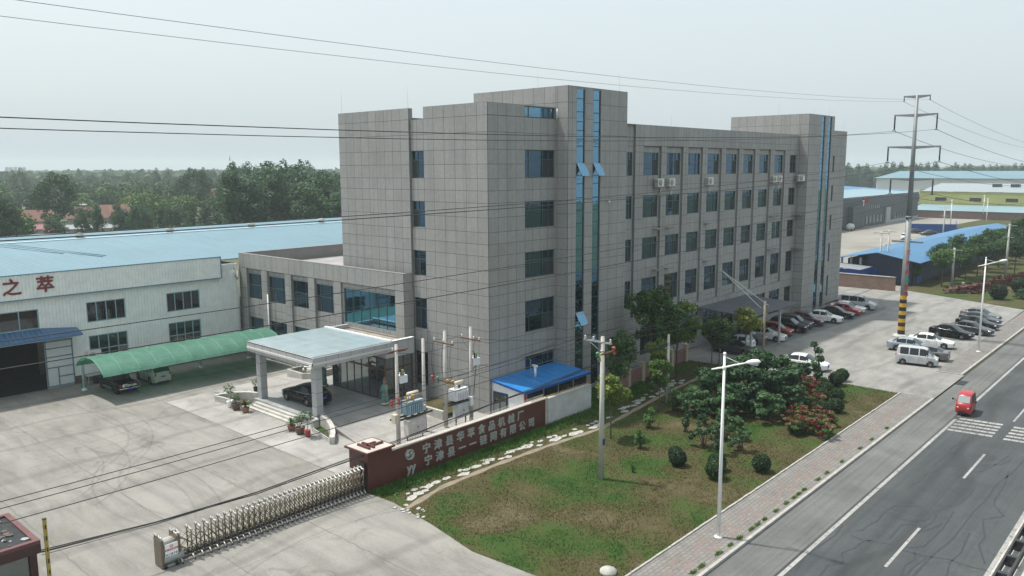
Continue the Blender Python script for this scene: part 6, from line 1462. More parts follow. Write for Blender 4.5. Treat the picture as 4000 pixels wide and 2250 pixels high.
for kind, x, y, s, lab in (('fig_big',60.6,29.6,1.3,'large leafy shrub at the middle of the lawn planting, left part'),('fig_big',64.2,28.8,1.38,'large leafy shrub at the middle of the lawn planting, tallest part'),('fig_big',67.0,29.8,1.2,'large leafy shrub beside the parked white sedan'),('fig_mid',57.4,28.6,1.1,'leafy shrub in front of the large planting, left of the lamp arm'),
    ('fig_mid',59.4,26.4,1.1,'leafy shrub on the road side of the large planting'),('fig_mid',62.4,25.8,1.1,'leafy shrub just left of the red flowering bed'),('fig_big',57.2,31.4,.72,'leafy shrub at the back left of the planting'),('fig_mid',68.5,31.5,.9,'leafy shrub at the back right of the planting by the sedan'),
    ('fig_thin',72.4,27.2,1.3,'thin open branched shrub in front of the white sedan bonnet'),('fig_mid',73.0,29.2,.8,'low leafy shrub at the car park corner of the planting'),('fig_mid',53.4,26.4,.8,'leafy shrub behind the clipped balls on the left'),('fig_small',50.4,26.9,1.25,'small leafy shrub with bare lower stems behind the clipped balls'),('fig_small',51.4,24.6,1.15,'small leafy shrub among the clipped balls by the lamp'),
    ('fig_thin',49.6,25.4,.9,'thin open shrub left of the nearest clipped balls'),('fig_thin',52.6,29.6,.95,'thin open shrub beside the foot of the short pole'),('fig_small',55.2,29.4,.9,'small leafy shrub left of the large planting'),('sprig',47.2,30.2,1.2,'low sprouting shrub in the open lawn'),('sprig',51.5,32.2,1.4,'low sprouting shrub near the dirt path'),('sprig',56.6,33.0,1.6,'small bushy shrub beside the short pole base'),('sprig',43.0,28.0,.5,'tiny weed bush in the lawn near the tall pole')):
    tree(kind, x, y, lab, 'leafy shrubs planted on the lawn', s, name='shrub', cat='shrub')
# clipped boxwood balls
v, f = cards([(0,0,.62,.6,.6,.58)], 2600, .10, 21, .2, .75, .0)
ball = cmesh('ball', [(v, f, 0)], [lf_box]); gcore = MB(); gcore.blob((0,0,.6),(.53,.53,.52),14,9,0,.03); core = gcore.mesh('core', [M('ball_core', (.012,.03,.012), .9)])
BALLS = [(75.2,26.0,1.0,'clipped boxwood ball at the top end of the group by the car park'),(73.2,25.8,1.1,'clipped boxwood ball second from the car park'),(71.6,26.4,.85,'clipped boxwood ball half hidden by red flowers'),(69.7,25.3,.95,'clipped boxwood ball in the middle of the upper group'),(68.2,23.9,1.0,'clipped boxwood ball in the middle of the upper group, road side'),(66.8,24.7,1.1,'widest clipped boxwood ball of the upper group'),(65.0,22.8,1.0,'clipped boxwood ball lowest right of the upper group'),(63.4,23.4,1.05,'clipped boxwood ball at the lower end of the upper group'),
    (48.7,21.7,1.0,'clipped boxwood ball standing alone near the pavement kerb'),(45.6,23.4,1.05,'clipped boxwood ball just behind the near lamp pole'),(47.0,24.0,1.0,'clipped boxwood ball right behind the one at the lamp pole'),(46.0,26.4,.95,'front clipped boxwood ball of the left pair'),(46.9,27.1,.8,'rear clipped boxwood ball of the left pair'),(57.4,22.9,.9,'clipped boxwood ball left of the red flowering bed')]
def ballthing(x, y, s, lab, grp='clipped boxwood balls on the lawn'):
    t = thing('clipped_shrub', (x,y,0), lab, 'shrub', grp, rnd.uniform(0,6), s)
    for nm, me in (('foliage', ball), ('stem', core)): o = bpy.data.objects.new(nm, me); COL.objects.link(o); o.parent = t
for b_ in BALLS: ballthing(*b_)
# red flowering bushes
P['redb'] = bush_proto('redb', fan(12,1.0,1.2,7), 1100, .15, lf_mid, 7, extra=[(fan(14,1.0,1.35,8), 520, .11, lf_flow),(fan(8,.8,1.3,9), 700, .14, lf_dry)])
P['redb2'] = bush_proto('redb2', fan(12,1.0,1.2,17), 900, .15, lf_dark, 17, extra=[(fan(14,1.0,1.3,18), 900, .12, lf_flow)])
n_ = 0
for i in range(8):
    u = i/7; x = 73.2+(58.0-73.2)*u; y0 = 29.8+(22.2-29.8)*u
    for j in range(2):
        n_ += 1; tree('redb2' if i < 3 else 'redb', x+rnd.uniform(-.4,.4), y0-.8+j*1.7+rnd.uniform(-.3,.3), 'low bush with red blossom in the flowering bed beside the clipped balls', 'red flowering bushes in the lawn bed', rnd.uniform(.9,1.2), name='flowering_bush', cat='bush')
# ------------------------------------------------------------------ beyond the car park
def wallthing(name, pts, h, th, m, label, cat='wall', capm=None, z=0):
    mb = MB()
    for (xa,ya),(xb,yb) in zip(pts, pts[1:]):
        d = Vector((xb-xa,yb-ya)).normalized(); q = Vector((-d.y,d.x))*th/2
        mb.prism([(xa+q.x,ya+q.y),(xb+q.x,yb+q.y),(xb-q.x,yb-q.y),(xa-q.x,ya-q.y)][::-1], z-.1, z+h, 0)
        if capm: q2 = q*1.3; mb.prism([(xa+q2.x,ya+q2.y),(xb+q2.x,yb+q2.y),(xb-q2.x,yb-q2.y),(xa-q2.x,ya-q2.y)][::-1], z+h+.002, z+h+.1, 1)
    return tag(mb.build(name, [m, capm or m]), label, cat)
wallthing('brick_wall', [(136.4,39.6),(136.3,49),(137,75)], 2.2, .3, brick_red, 'weathered brown brick wall closing the car park', capm=conc)
bs = thing('blue_shed', (185, 45, 0), 'long low shed with bright blue roof and navy walls behind the brick wall', 'shed')
broof = ribmat('sky_blue_roof_sheet', (.04,.15,.29), .9, 0, .45, .45, .08, .1); navy = M('navy_sheet', (.018,.032,.075), .5, 0, .15); blueb = M('royal_blue_sheet', (.012,.06,.27), .45, 0, .1)
mb = MB(); slope(mb, 143.6, 236, 38.0, 4.0, 45.0, 5.35); slope(mb, 143.6, 236, 45.0, 5.35, 52.4, 3.9); _ch(mb, 'roof', broof, bs)
mb = MB(); mb.box(145,235,39.4,39.6,0,4.15); mb.add([(145,39.4,0),(145,46.8,0),(145,46.8,4.9),(145,45,5.2),(145,39.4,4.15)], [(4,3,2,1,0)]); mb.box(146,235,46.8,50.6,0,3.8); _ch(mb, 'wall', navy, bs)
mb = MB(); mb.box(144.9,144.98,45.2,46.6,0,2.6); _ch(mb, 'blue_panel', blueb, bs); mb = MB(); mb.box(147,149.6,39.3,39.38,0,2.6); _ch(mb, 'blue_panel', blueb, bs)
for y in (48,49.6,51.2): mb = MB(); mb.box(144.6,144.9,y-.15,y+.15,0,4.2); _ch(mb, 'post', conc, bs)
mb = MB(); mb.box(137.2,145,46.7,51.6,0,1.8); _ch(mb, 'brick_base', brick_red, bs)
la = thing('lean_to_shed', (140.5, 50, 0), 'small blue sided lean to with grey roof behind the brick wall', 'shed')
mb = MB(); slope(mb, 138.2, 144.4, 45.8, 2.8, 53, 3.2); _ch(mb, 'roof', M('grey_sheet_roof', (.2,.23,.25), .5, 0, .1), la); mb = MB(); mb.box(138.3,138.4,46,53,1.6,2.75); mb.box(138.3,144,45.9,46,1.7,2.7); mb.box(138.35,138.45,50.5,53,0,1.6); _ch(mb, 'wall', blueb, la)
# transformer by the brick wall and poles
for x, y, h, lab in ((146.2,45.2,8.8,'left pole of the transformer stand behind the brick wall'),(147.6,44.4,9.0,'right pole of the transformer stand behind the brick wall'),(148.4,34.2,6.4,'grey pole among the trees beyond the car park'),(167.1,29.9,9.6,'tall pole with crossarm at the right edge among the trees'),(230.2,56.0,9.5,'distant pole with twin brackets beyond the blue roof')):
    t = pole(x, y, h, lab, .2, .15); crossarm(t, h-.3, 'y', -1.3, 1.3, steel, .18)
    if x > 160: crossarm(t, h-2.4, 'y', -.9, .9, steel, .18)
transformer(146.9, 44.6, .9, M('grey_green_enamel', (.33,.4,.36), .5), 'grey green transformer between poles behind the brick wall', 1.3)
# parking beyond the wall
sheet('rear_yard', [(139.0,39.7),(139.0,60),(122.8,60),(122.8,120),(235,120),(345,92),(345,55),(240,52),(143,52.6),(143,40)], -.01, ground_mat('rear_yard_concrete', [(.3,(.17,.16,.14)),(.5,(.225,.215,.19)),(.72,(.27,.26,.235))], .06, 8))
sheet('verge', [(130.2,20.55),(345,20.55),(345,70),(262,72),(236,56),(236,39.2),(139.1,39.2)], -.005, lawn_m)
# dark workshop
dk = M('charcoal_sheet', (.045,.055,.066), .55, 0, .12, .3); paleroof = ribmat('pale_roof_sheet', (.19,.29,.335), 1.5, 0, .2, .5, .06, .05)
dw = thing('dark_workshop', (300, 92, 0), 'long charcoal grey workshop with a strip of windows and pale blue roof', 'workshop')
mb = MB(); hw_ = [(275+i*2.05,276.7+i*2.05,5.4,7.0) for i in range(9)]+[(275.5+i*3.6,278+i*3.6,.8,3.6) for i in range(6)]+[(309+i*3.4,311.6+i*3.4,.9,3.2) for i in range(8)]
facade(mb, (0,91.6,0), EX, -EY, 240, 337, 0, 10.1, hw_, [], [], depth=.12, panels=False); mb.box(336.8,337,91.7,130,0,9.6); mb.box(298,337.2,91.3,91.55,0,1.0,1); mb.box(298.3,302.5,91.0,91.5,0,5.6,1); mb.box(262,337,91.7,92,9.4,10.05,0); mb.box(262,272,90.0,91.5,0,7.2)
_ch(mb, 'wall', [dk, M('pale_plinth', (.36,.37,.37), .8), dk, dk, dk], dw)
mb = MB()
for h in hw_: mb.quad((h[0],91.7,h[2]),(h[1],91.7,h[2]),(h[1],91.7,h[3]),(h[0],91.7,h[3]))
_ch(mb, 'window_strip', M('dull_workshop_glass', (.12,.15,.16), .2), dw)
mb = MB(); slope(mb, 240, 337, 91.5, 9.9, 112, 11.0); slope(mb, 240, 337, 112, 11.0, 131, 9.6); _ch(mb, 'roof', paleroof, dw)
o = text('red_sign', '日出', 2.6, (272.5, 89.9, 8.2) if False else (277.5,91.5,8.55), EX, EZ, M('dull_red_letters', (.30,.03,.03), .5), None, .2, .02); o.parent = dw; place(o, dw)
# blue roofs behind the workshop
for x0,x1,y0,y1,z,lab in ((250,345,132,172,10.6,'blue roofed hall directly behind the charcoal workshop'),(250,352,176,225,11.2,'farther blue roofed hall behind the charcoal workshop')):
    t = thing('factory_hall', (x0,y0,0), lab, 'factory hall'); mb = MB(); slope(mb, x0, x1, y0, z-.6, (y0+y1)/2, z+1.0); slope(mb, x0, x1, (y0+y1)/2, z+1.0, y1, z-.6); _ch(mb, 'roof', broof if y0 < 150 else blue_roof, t)
    mb = MB(); mb.box(x0,x1-.2,y0+.3,y1-.3,0,z-.8); _ch(mb, 'wall', white_clad, t)
# yellow green factory
yf = thing('yellow_factory', (362, 70, 0), 'yellow green factory hall with a row of dark windows', 'factory hall')
yg = M('yellow_green_sheet', (.33,.33,.115), .6, 0, .1, .2)
mb = MB(); hy = [(y-4.2,y,5.9,7.3) for y in (91.5,79,66.5,54,41.5,29,16)]
facade(mb, (360,0,0), EY, -EX, -20, 97.5, 0, 9.6, hy, [], [], depth=.15, panels=False); mb.box(360.2,400,97.3,97.5,0,10.5); _ch(mb, 'wall', [yg]*5, yf)
mb = MB()
for h in hy: mb.quad((360.12,h[1],h[2]),(360.12,h[0],h[2]),(360.12,h[0],h[3]),(360.12,h[1],h[3]))
_ch(mb, 'window_strip', M('dark_window_band', (.02,.025,.03), .3), yf)
mb = MB(); mb.add([(359.8,-20,9.7),(359.8,97.6,9.7),(392,97.6,12.4),(392,-20,12.4)], [(3,2,1,0)]); mb.add([(392,-20,12.4),(392,97.6,12.4),(425,97.6,9.7),(425,-20,9.7)],[(3,2,1,0)]); mb.add([(359.8,97.5,9.6),(392,97.5,12.3),(425,97.5,9.6)],[(0,1,2)],0); _ch(mb, 'roof', M('grey_white_roof', (.23,.27,.285), .6, 0, .08), yf)
for k in range(9): 
    mb = MB(); mb.box(378,381,72-k*6.5,75-k*6.5,11.3,12.5); _ch(mb, 'roof_vent', darksteel, yf)
mb = MB(); mb.add([(345,-20,2.7),(345,96.5,2.7),(359.7,96.5,4.4),(359.7,-20,4.4)], [(3,2,1,0)]); t = tag(mb.build('low_roof', paleroof), 'low pale blue lean to roof in front of the yellow green factory', 'roof')
mb = MB(); mb.box(345.2,359,-20,96.4,0,2.65); tag(mb.build('low_building', brick_dark), 'low brick building under the pale lean to roof', 'building')
wallthing('boundary_wall', [(341,96),(341,-20)], 2.4, .3, brick_dark, 'long dark brick wall in front of the yellow green factory')
t = thing('factory_hall', (480,120,0), 'large distant white factory hall with blue roof at the right edge', 'factory hall')
mb = MB(); mb.box(470,560,-60,150,0,13.5); _ch(mb, 'wall', M('far_white_sheet', (.55,.57,.57), .6, 0, .05), t)
mb = MB(); mb.add([(469,-60,13.4),(469,151,13.4),(515,151,17),(515,-60,17)], [(3,2,1,0)]); _ch(mb, 'roof', blue_roof, t)
mb = MB()
for y in range(-40,140,16): mb.box(469.8,470,y,y+7,2,7)
_ch(mb, 'window_strip', M('dark_window_band', (.02,.025,.03), .3), t)
mb = MB(); mb.box(469.7,469.9,52,62,9,11.5); _ch(mb, 'wall_sign', M('grey_sign', (.25,.29,.3), .6), t)
t = thing('factory_hall', (420,110,0), 'pale yellow green annex beside the blue roofs, beyond the pylon', 'factory hall')
mb = MB(); mb.box(352,400,112,150,0,8.5); _ch(mb, 'wall', yg, t); mb = MB(); mb.add([(351.5,111.5,8.5),(401,111.5,8.5),(401,150,11),(351.5,150,11)], [(0,1,2,3)]); _ch(mb, 'roof', broof, t)
mb = MB()
for k in range(6): mb.quad((351.9,116+k*5.5,3.5),(351.9,118.5+k*5.5,3.5),(351.9,118.5+k*5.5,6),(351.9,116+k*5.5,6))
_ch(mb, 'window', M('dark_window_band', (.02,.025,.03), .3), t)
wallthing('blue_hoarding', [(262.5,73.5),(268,61.7),(288,66.5)], 2.6, .12, blueb, 'royal blue hoarding fence in the rear yard', 'fence')
car('sedan', (258.5,71.0,0), 2.2, 'dark car beside the blue hoarding, left one', pnav, 'cars in the rear yard'); car('sedan', (255,66,0), 2.4, 'dark car beside the blue hoarding, right one', pnav, 'cars in the rear yard'); car('suv', (236,67,0), 3.4, 'white faced truck parked alone in the rear yard', pw, 'cars in the rear yard')
t = thing('covered_vehicle', (258.5,89.5,0), 'vehicle under a pale tarpaulin beside the charcoal workshop', 'vehicle'); g = MB(); g.blob((0,0,1.1),(2.3,1.2,1.15),14,8,0,.06); g.build('tarpaulin', M('pale_tarpaulin', (.45,.48,.47), .8, 0, .1, 1), t); g = MB(); g.lathe((-1.2,-1.1,.3),[(.3,0),(.3,.2)],12,0,'y'); g.lathe((1.2,-1.1,.3),[(.3,0),(.3,.2)],12,0,'y'); g.build('wheel', rubber, t)
t = thing('scrap_heap', (205,58,0), 'dark heap of scrap beside the blue shed in the rear yard', 'heap'); g = MB()
for k in range(16): g.blob((rnd.uniform(-7,7),rnd.uniform(-2,2),rnd.uniform(.2,1.4)),(rnd.uniform(.8,2),rnd.uniform(.6,1.4),rnd.uniform(.4,1)),8,5,0,.25)
g.build('heap', M('dark_scrap', (.05,.045,.04), .9, 0, .5, 2), t)
for x, y, lab in ((274,94.0-3,'pale lamp post in front of the charcoal workshop'),(291.7,69,'pale lamp post behind the blue hoarding'),(309.9,62.4,'pale lamp post on the far verge'),(345.0,70.7,'thin post at the low roof of the yellow factory')):
    t = thing('lamp_post', (x,y,0), lab, 'lamp post', 'lamp posts in the rear yard'); g = MB(); g.tube([(0,0,0),(0,0,9)], [.16,.12], 8); g.build('pole', white_paint, t); g = MB(); g.box(-1.0,.1,-.2,.2,8.7,8.95); g.build('lamp_head', white_paint, t)
# trees of the verge
VT = [(146,34.9),(150.6,34.6),(154.2,38.2),(157.3,34.4),(161,36.5),(165,33.8),(168.5,37.0),(172,33.6),(176,36.8),(180.5,34.2),(185,37.2),(190,34.0),(195,37.0),(201,34.0),(207,36.8),(214,34.2),(221,36.5),(172,29.6),(180,29.0),(190,29.4),(200,29.0),(212,29.6),(224,31),(236,34)]
for k, (x, y) in enumerate(VT): tree('dark_round' if k % 3 else 'dark_round2', x+rnd.uniform(-.8,.8), y+rnd.uniform(-.6,.6), 'dark round crowned tree in the rows between the blue shed and the road', 'dark trees on the far verge', rnd.uniform(.9,1.15)*(1.0 if x < 200 else 1.15))
tree('young_dark', 145.2, 39.0, 'slim young tree against the navy shed wall by the pylon', None, .62)
# red hedge and rockery
P['redh'] = bush_proto('redh', fan(14,1.2,1.1,27), 1300, .15, lf_red, 27)
for k in range(26):
    u = k/25; x = 141+u*30; y = 31.6-(k%2)*1.6-u*5
    tree('redh', x, y, 'dark red leaved bush in the hedge on the far verge', 'dark red hedge bushes', rnd.uniform(.9,1.25), name='hedge_bush', cat='bush')
pk = leafmat('pink_bloom', [(.22,.11,.10),(.32,.18,.16),(.16,.09,.06)], .7, 2)
P['pinkb'] = bush_proto('pinkb', fan(12,1.1,1.0,37), 1000, .15, pk, 37)
for k in range(7): tree('pinkb', 139.8+k*1.5, 32.6-k*.5+rnd.uniform(-.4,.4), 'faded pink flowering bush at the front of the red hedge', 'faded pink flowering bushes', 1.0, name='flowering_bush', cat='bush')
ballthing(137.9,25.4,2.0,'large clipped dark ball on the far verge, left one','clipped balls on the far verge'); ballthing(147.8,24.4,2.0,'large clipped dark ball on the far verge, right one','clipped balls on the far verge')
for k in range(10): tree('redb' if False else 'fig_mid', 140+rnd.uniform(0,24), 21.6+rnd.uniform(0,1.5), 'low green shrub along the near edge of the far verge', 'low shrubs on the far verge', rnd.uniform(.5,.75), name='shrub', cat='shrub')
g = MB(); g.box(-.3,.3,-.15,.15,0,.9); o = g.build('marker_stone', conc); o.location = (147.5,32.3,0); tag(o, 'small white marker stone behind the pink bushes', 'stone')
# ------------------------------------------------------------------ village and woods to the north
P['poplar'] = tree_proto('poplar', 22, 4.6, 12.0, 10.0, 3600, .60, lf_pop, 41, 44, .30, .3, 'flame', .3)
P['poplar2'] = tree_proto('poplar2', 20, 5.2, 11, 9.4, 3600, .60, lf_pop, 42, 44, .30, .3, 'round', .3)
P['bigdark'] = tree_proto('bigdark', 20, 7.0, 12, 8.5, 5200, .62, lf_dark, 43, 40, .28, .35, 'round', .2)
P['willow'] = tree_proto('willow', 14, 7.0, 8.2, 6.2, 3600, .6, lf_wil, 44, 34, .34, .3)
P['round_far'] = tree_proto('round_far', 12, 5.2, 7.4, 4.8, 1800, .8, lf_mid, 45, 22, .4, .25)
P['round_dark'] = tree_proto('round_dark', 13, 5.0, 8, 5.4, 1800, .8, lf_dark, 46, 22, .4, .25)

POS = {'MASS':[(153.9,234.2),(172.3,249.7),(169.2,249.0),(120.3,217.5),(157.5,218.8),(120.6,169.5),(118.9,189.1),(141.1,219.6),(106.1,192.6),(153.7,258.1),(120.5,176.1),(119.9,173.6),(115.0,175.2),(142.0,258.8),(110.7,189.8),(173.8,238.8),(156.6,262.4),(147.4,229.7),(152.6,262.0),(170.4,254.3),(132.7,187.0),(111.4,182.8),(100.6,175.7),(135.9,226.8),(131.4,239.3),(119.5,197.3),(142.8,205.5),(129.1,214.5),(112.5,167.2),(116.1,159.9),(164.5,241.4),(137.9,250.1),(136.3,223.2),(96.6,175.6),(152.6,263.9),(141.6,243.7),(176.7,246.5),(122.3,201.6),(153.0,239.5),(138.5,244.6),(167.0,241.8),(147.3,265.7),(115.0,204.0),(164.7,251.5),(156.1,257.7),(124.9,194.3),(111.1,184.6),(103.8,185.0),(172.3,257.3),(100.0,173.9),(151.0,207.2),(116.8,189.1),(158.4,243.0),(129.3,206.4),(146.3,262.3),(122.0,220.2),(120.3,172.2),(170.7,251.8),(157.1,238.5),(120.7,213.2),(145.3,253.5),(126.8,212.1),(172.9,236.5),(145.2,200.0),(149.1,235.7),(121.9,193.2),(111.3,180.3),(161.2,263.2),(156.5,216.5),(125.3,197.5),(111.0,197.2),(167.0,242.9),(148.6,243.7),(155.5,226.6),(156.3,235.1),(143.7,235.6),(128.4,215.5),(155.1,226.4),(155.9,260.7),(144.5,218.3),(124.4,225.9),(138.4,234.4),(153.6,244.7),(158.2,239.1),(139.7,230.0),(163.0,240.1),(151.6,249.5),(158.0,224.1),(179.2,246.8),(137.6,215.7),(145.4,252.3),(145.8,202.9),(154.6,230.7),(120.5,177.8),(148.3,215.8)],'FRONTP':[(84.0,224.8),(83.7,220.7),(98.9,229.6),(97.9,225.7),(99.5,218.4),(99.0,213.1),(105.7,221.0),(104.0,210.7),(109.5,213.6),(109.9,207.7),(84.0,208.7),(88.4,214.5),(67.8,204.0),(85.4,202.7),(77.3,214.5),(108.3,200.6)],'MID':[(168.2,373.8),(191.1,437.2),(188.4,427.2),(96.2,347.3),(162.4,423.4),(141.9,437.9),(135.9,309.4),(136.2,347.2),(96.8,341.9),(120.3,344.1),(101.9,321.0),(146.3,374.7),(175.8,405.7),(156.7,476.5),(106.3,392.9),(131.1,386.3),(139.3,467.7),(115.5,316.4),(138.6,319.2),(150.8,364.5),(200.0,471.4),(183.0,366.5),(201.4,404.7),(122.0,335.5),(172.2,401.8),(246.8,450.8),(157.5,364.1),(153.5,292.3),(124.2,419.5),(142.2,327.2),(200.7,457.2),(141.4,387.0),(119.4,366.4),(194.6,351.9),(242.3,441.5),(149.5,348.7),(206.2,370.8),(137.6,365.6),(206.1,369.9),(135.9,398.1),(128.6,429.3),(138.3,360.0),(213.3,437.9),(113.7,415.9),(162.6,480.9),(165.0,338.6),(114.6,340.6),(188.2,336.7),(166.7,385.7),(180.3,406.5),(151.2,318.4),(167.6,349.0),(149.4,364.4),(140.2,407.2),(144.9,371.3),(189.8,399.4),(101.5,364.1),(182.2,470.1),(201.0,384.3),(126.2,460.9),(156.0,410.7),(189.3,408.4),(184.9,468.0),(139.7,379.6),(167.1,327.1),(158.7,461.2),(134.4,470.0),(172.0,374.6),(154.6,452.7),(167.5,315.4)],'MID2':[(271.4,592.6),(253.5,543.1),(204.0,628.3),(285.6,454.1),(238.9,675.7),(356.8,578.0),(186.4,667.9),(448.5,613.0),(262.5,462.4),(310.9,480.9),(355.0,659.0),(274.8,479.1),(262.0,692.4),(205.0,634.2),(220.4,513.4),(247.3,469.3),(179.9,583.9),(151.1,512.0),(314.0,623.6),(306.9,459.1),(238.5,545.7),(292.2,566.6),(351.6,498.2),(191.1,660.2),(206.8,638.9),(314.5,668.2),(296.2,599.9),(224.6,612.5),(238.9,658.1),(237.2,498.6),(203.9,573.9),(284.9,485.6),(337.2,587.3),(195.4,651.6),(159.0,526.5),(263.4,513.7),(352.7,528.4),(258.9,662.4),(187.4,668.2),(154.3,534.4),(397.3,556.1),(181.4,516.9),(399.9,549.5),(296.4,467.5),(282.5,535.0),(201.0,565.3),(279.6,535.0),(212.8,510.1),(364.2,568.9),(330.6,529.2),(351.9,539.6),(299.7,585.3),(311.9,529.9),(153.6,505.1),(171.8,500.8),(355.5,526.7),(267.5,446.0),(303.4,667.9),(289.7,551.4),(224.1,495.6)],'RT':[(538.1,196.1),(556.0,199.9),(539.4,190.7),(549.2,193.3),(550.5,191.8),(566.0,194.7),(600.1,204.5),(602.0,202.1),(582.9,192.7),(604.1,197.8),(583.5,189.6),(584.7,187.4),(546.6,172.2),(536.3,168.0),(541.0,167.3),(610.2,186.0),(560.1,168.8),(558.5,166.0),(592.6,173.4),(556.2,161.8),(610.8,174.4),(572.1,161.3),(540.1,149.7),(599.8,166.0),(543.8,147.9),(617.4,165.4),(568.5,150.3),(547.2,143.5),(580.5,148.7),(547.1,138.2),(626.2,154.8),(627.7,152.9),(661.8,159.3),(627.7,149.0),(717.6,168.7),(673.1,155.8),(675.9,153.8),(655.0,147.6),(677.7,150.6),(684.0,148.1),(646.8,138.2),(678.7,144.7),(682.4,142.4),(688.1,141.7),(716.9,144.7),(671.6,134.3),(650.1,127.1),(658.8,128.2),(704.4,135.0),(659.9,123.1),(637.3,118.3),(637.9,116.3),(686.8,122.8),(636.3,112.3),(635.4,109.4),(659.1,112.5),(640.9,107.3)],'BELT':[(438.5,121.7),(437.8,119.3),(443.4,118.6),(441.7,115.9),(446.2,114.9),(443.9,112.1),(445.7,110.4),(444.0,107.8),(442.9,105.4),(447.8,104.4)],'bigdark':(88.5,265.7),'h1':(107.1,290.9),'h2':(120.9,294.1),'h3':(87.5,287.0),'red':(75.2,243.7),'red2':(71.2,239.7),'grey':(64.0,194.7),'willow':(106.1,239.5),'willow2':(118.8,248.0),'tall':(149.2,299.9),'left':(55.2,197.4),'left2':(59.9,206.5),'mast':(483.2,875.5),'yel':(131.7,318.9),'h4':(164.3,303.3),'wall':(95.4,252.6),'APT':[(486.2,1681.1),(492.1,1679.4),(498.7,1677.4),(505.3,1675.5),(512.0,1673.4)]}
def setn(kind, pts, label, grp, s0, s1, name='tree', z=0, szr=(1,1)):
    for x, y in pts: s = rnd.uniform(s0, s1); tree(kind, x, y, label, grp, s, name=name, z=z, sz=s*rnd.uniform(*szr))
tree('bigdark', *POS['bigdark'], 'big dark poplar clump standing tallest among the village roofs', None, 1.0)
tree('bigdark', *POS['tall'], 'tall dark broad tree rising above the willow to the skyline', None, 1.06)
tree('bigdark', *POS['left'], 'dark green tree at the left edge of the picture', None, .78); tree('round_far', *POS['left2'], 'mid green tree just right of the left edge one', None, .95)
tree('willow', *POS['willow'], 'pale rounded willow in the village, left and larger one', None, 1.05); tree('willow', *POS['willow2'], 'pale rounded willow in the village, right one', None, .95)
P['round_yel'] = tree_proto('round_yel', 9, 3.4, 6, 3.4, 900, .6, lf_yel, 48, 14, .42, .2)
tree('round_yel', *POS['yel'], 'bright yellow green tree behind the tiled village roofs', None, 1.1)
for i, (x, y) in enumerate(POS['MASS']): s = rnd.uniform(.78, 1.06); tree('poplar' if i % 3 == 0 else 'poplar2', x, y, 'tall poplar in the dense grove beside the office block', 'poplars of the grove north of the hall', s)
for i, (x, y) in enumerate(POS['FRONTP']): s = rnd.uniform(.42, .6); tree('poplar' if i % 3 else 'poplar2', x, y, 'short slim poplar rising just behind the blue hall roof', 'slim poplars behind the hall roof', s, sz=s*rnd.uniform(.9,1.15))
for i, (x, y) in enumerate(POS['MID']): tree('round_far' if i % 2 else 'round_dark', x, y, 'rounded tree in the woods behind the village roofs', 'woodland trees behind the village', rnd.uniform(.85, 1.25))
for i, (x, y) in enumerate(POS['MID2']): tree('poplar' if i % 3 else 'round_dark', x, y, 'distant hazy tree in the woods toward the skyline', 'distant hazy woodland trees', rnd.uniform(.75, 1.0) if i % 3 else rnd.uniform(1.1, 1.4))
for i, (x, y) in enumerate(POS['RT']): tree('poplar2' if i % 2 else 'poplar', x, y, 'hazy tree in the tree line beyond the right hand factories', 'tree line beyond the factories', rnd.uniform(.9, 1.08)*(1 if i % 5 else .8))
for i, (x, y) in enumerate(POS['BELT']): tree('round_dark', x, y, 'low dark tree in front of the distant white hall', 'low trees before the distant white hall', .55)
# far woods as one mass reaching to the skyline
rgw = np.random.default_rng(77); N = 2600
az = np.where(rgw.uniform(size=N) < .72, rgw.uniform(R(50), R(80), N), rgw.uniform(R(6), R(30), N)); rr = np.sqrt(rgw.uniform(640**2, 2350**2, N)); hh = rgw.uniform(12, 19, N)*(1-.0*rr)
base = np.column_stack([rr*np.cos(az), rr*np.sin(az)])
KC = 16; V = np.zeros((N*KC,4,3)); c0 = np.repeat(base, KC, 0); h0 = np.repeat(hh, KC); M_ = N*KC
d = rgw.normal(size=(M_,3)); d /= np.linalg.norm(d, axis=1)[:,None]; wid = np.repeat(rgw.uniform(.28,.6,N)*hh, KC)
p = np.column_stack([c0[:,0]+d[:,0]*wid*.9, c0[:,1]+d[:,1]*wid*.9, h0*.55+d[:,2]*h0*.42]); nn = d+rgw.normal(size=(M_,3))*.4; nn /= np.linalg.norm(nn, axis=1)[:,None]
a = np.cross(nn, rgw.normal(size=(M_,3))); a /= np.linalg.norm(a, axis=1)[:,None]; b_ = np.cross(nn, a); s = (h0*rgw.uniform(.16,.34,M_))[:,None]
V[:,0] = p-a*s; V[:,1] = p-b_*s; V[:,2] = p+a*s; V[:,3] = p+b_*s
me = bpy.data.meshes.new('far_woods'); me.from_pydata(V.reshape(-1,3).tolist(), [], np.arange(4*M_).reshape(-1,4).tolist()); me.materials.append(leafmat('leaves_far', [(.025,.055,.022),(.04,.085,.03),(.06,.11,.04)], .8, .02))
o = bpy.data.objects.new('far_woods', me); COL.objects.link(o); tag(o, 'far off woods fading into haze along the skyline', 'woods', None, 'stuff')
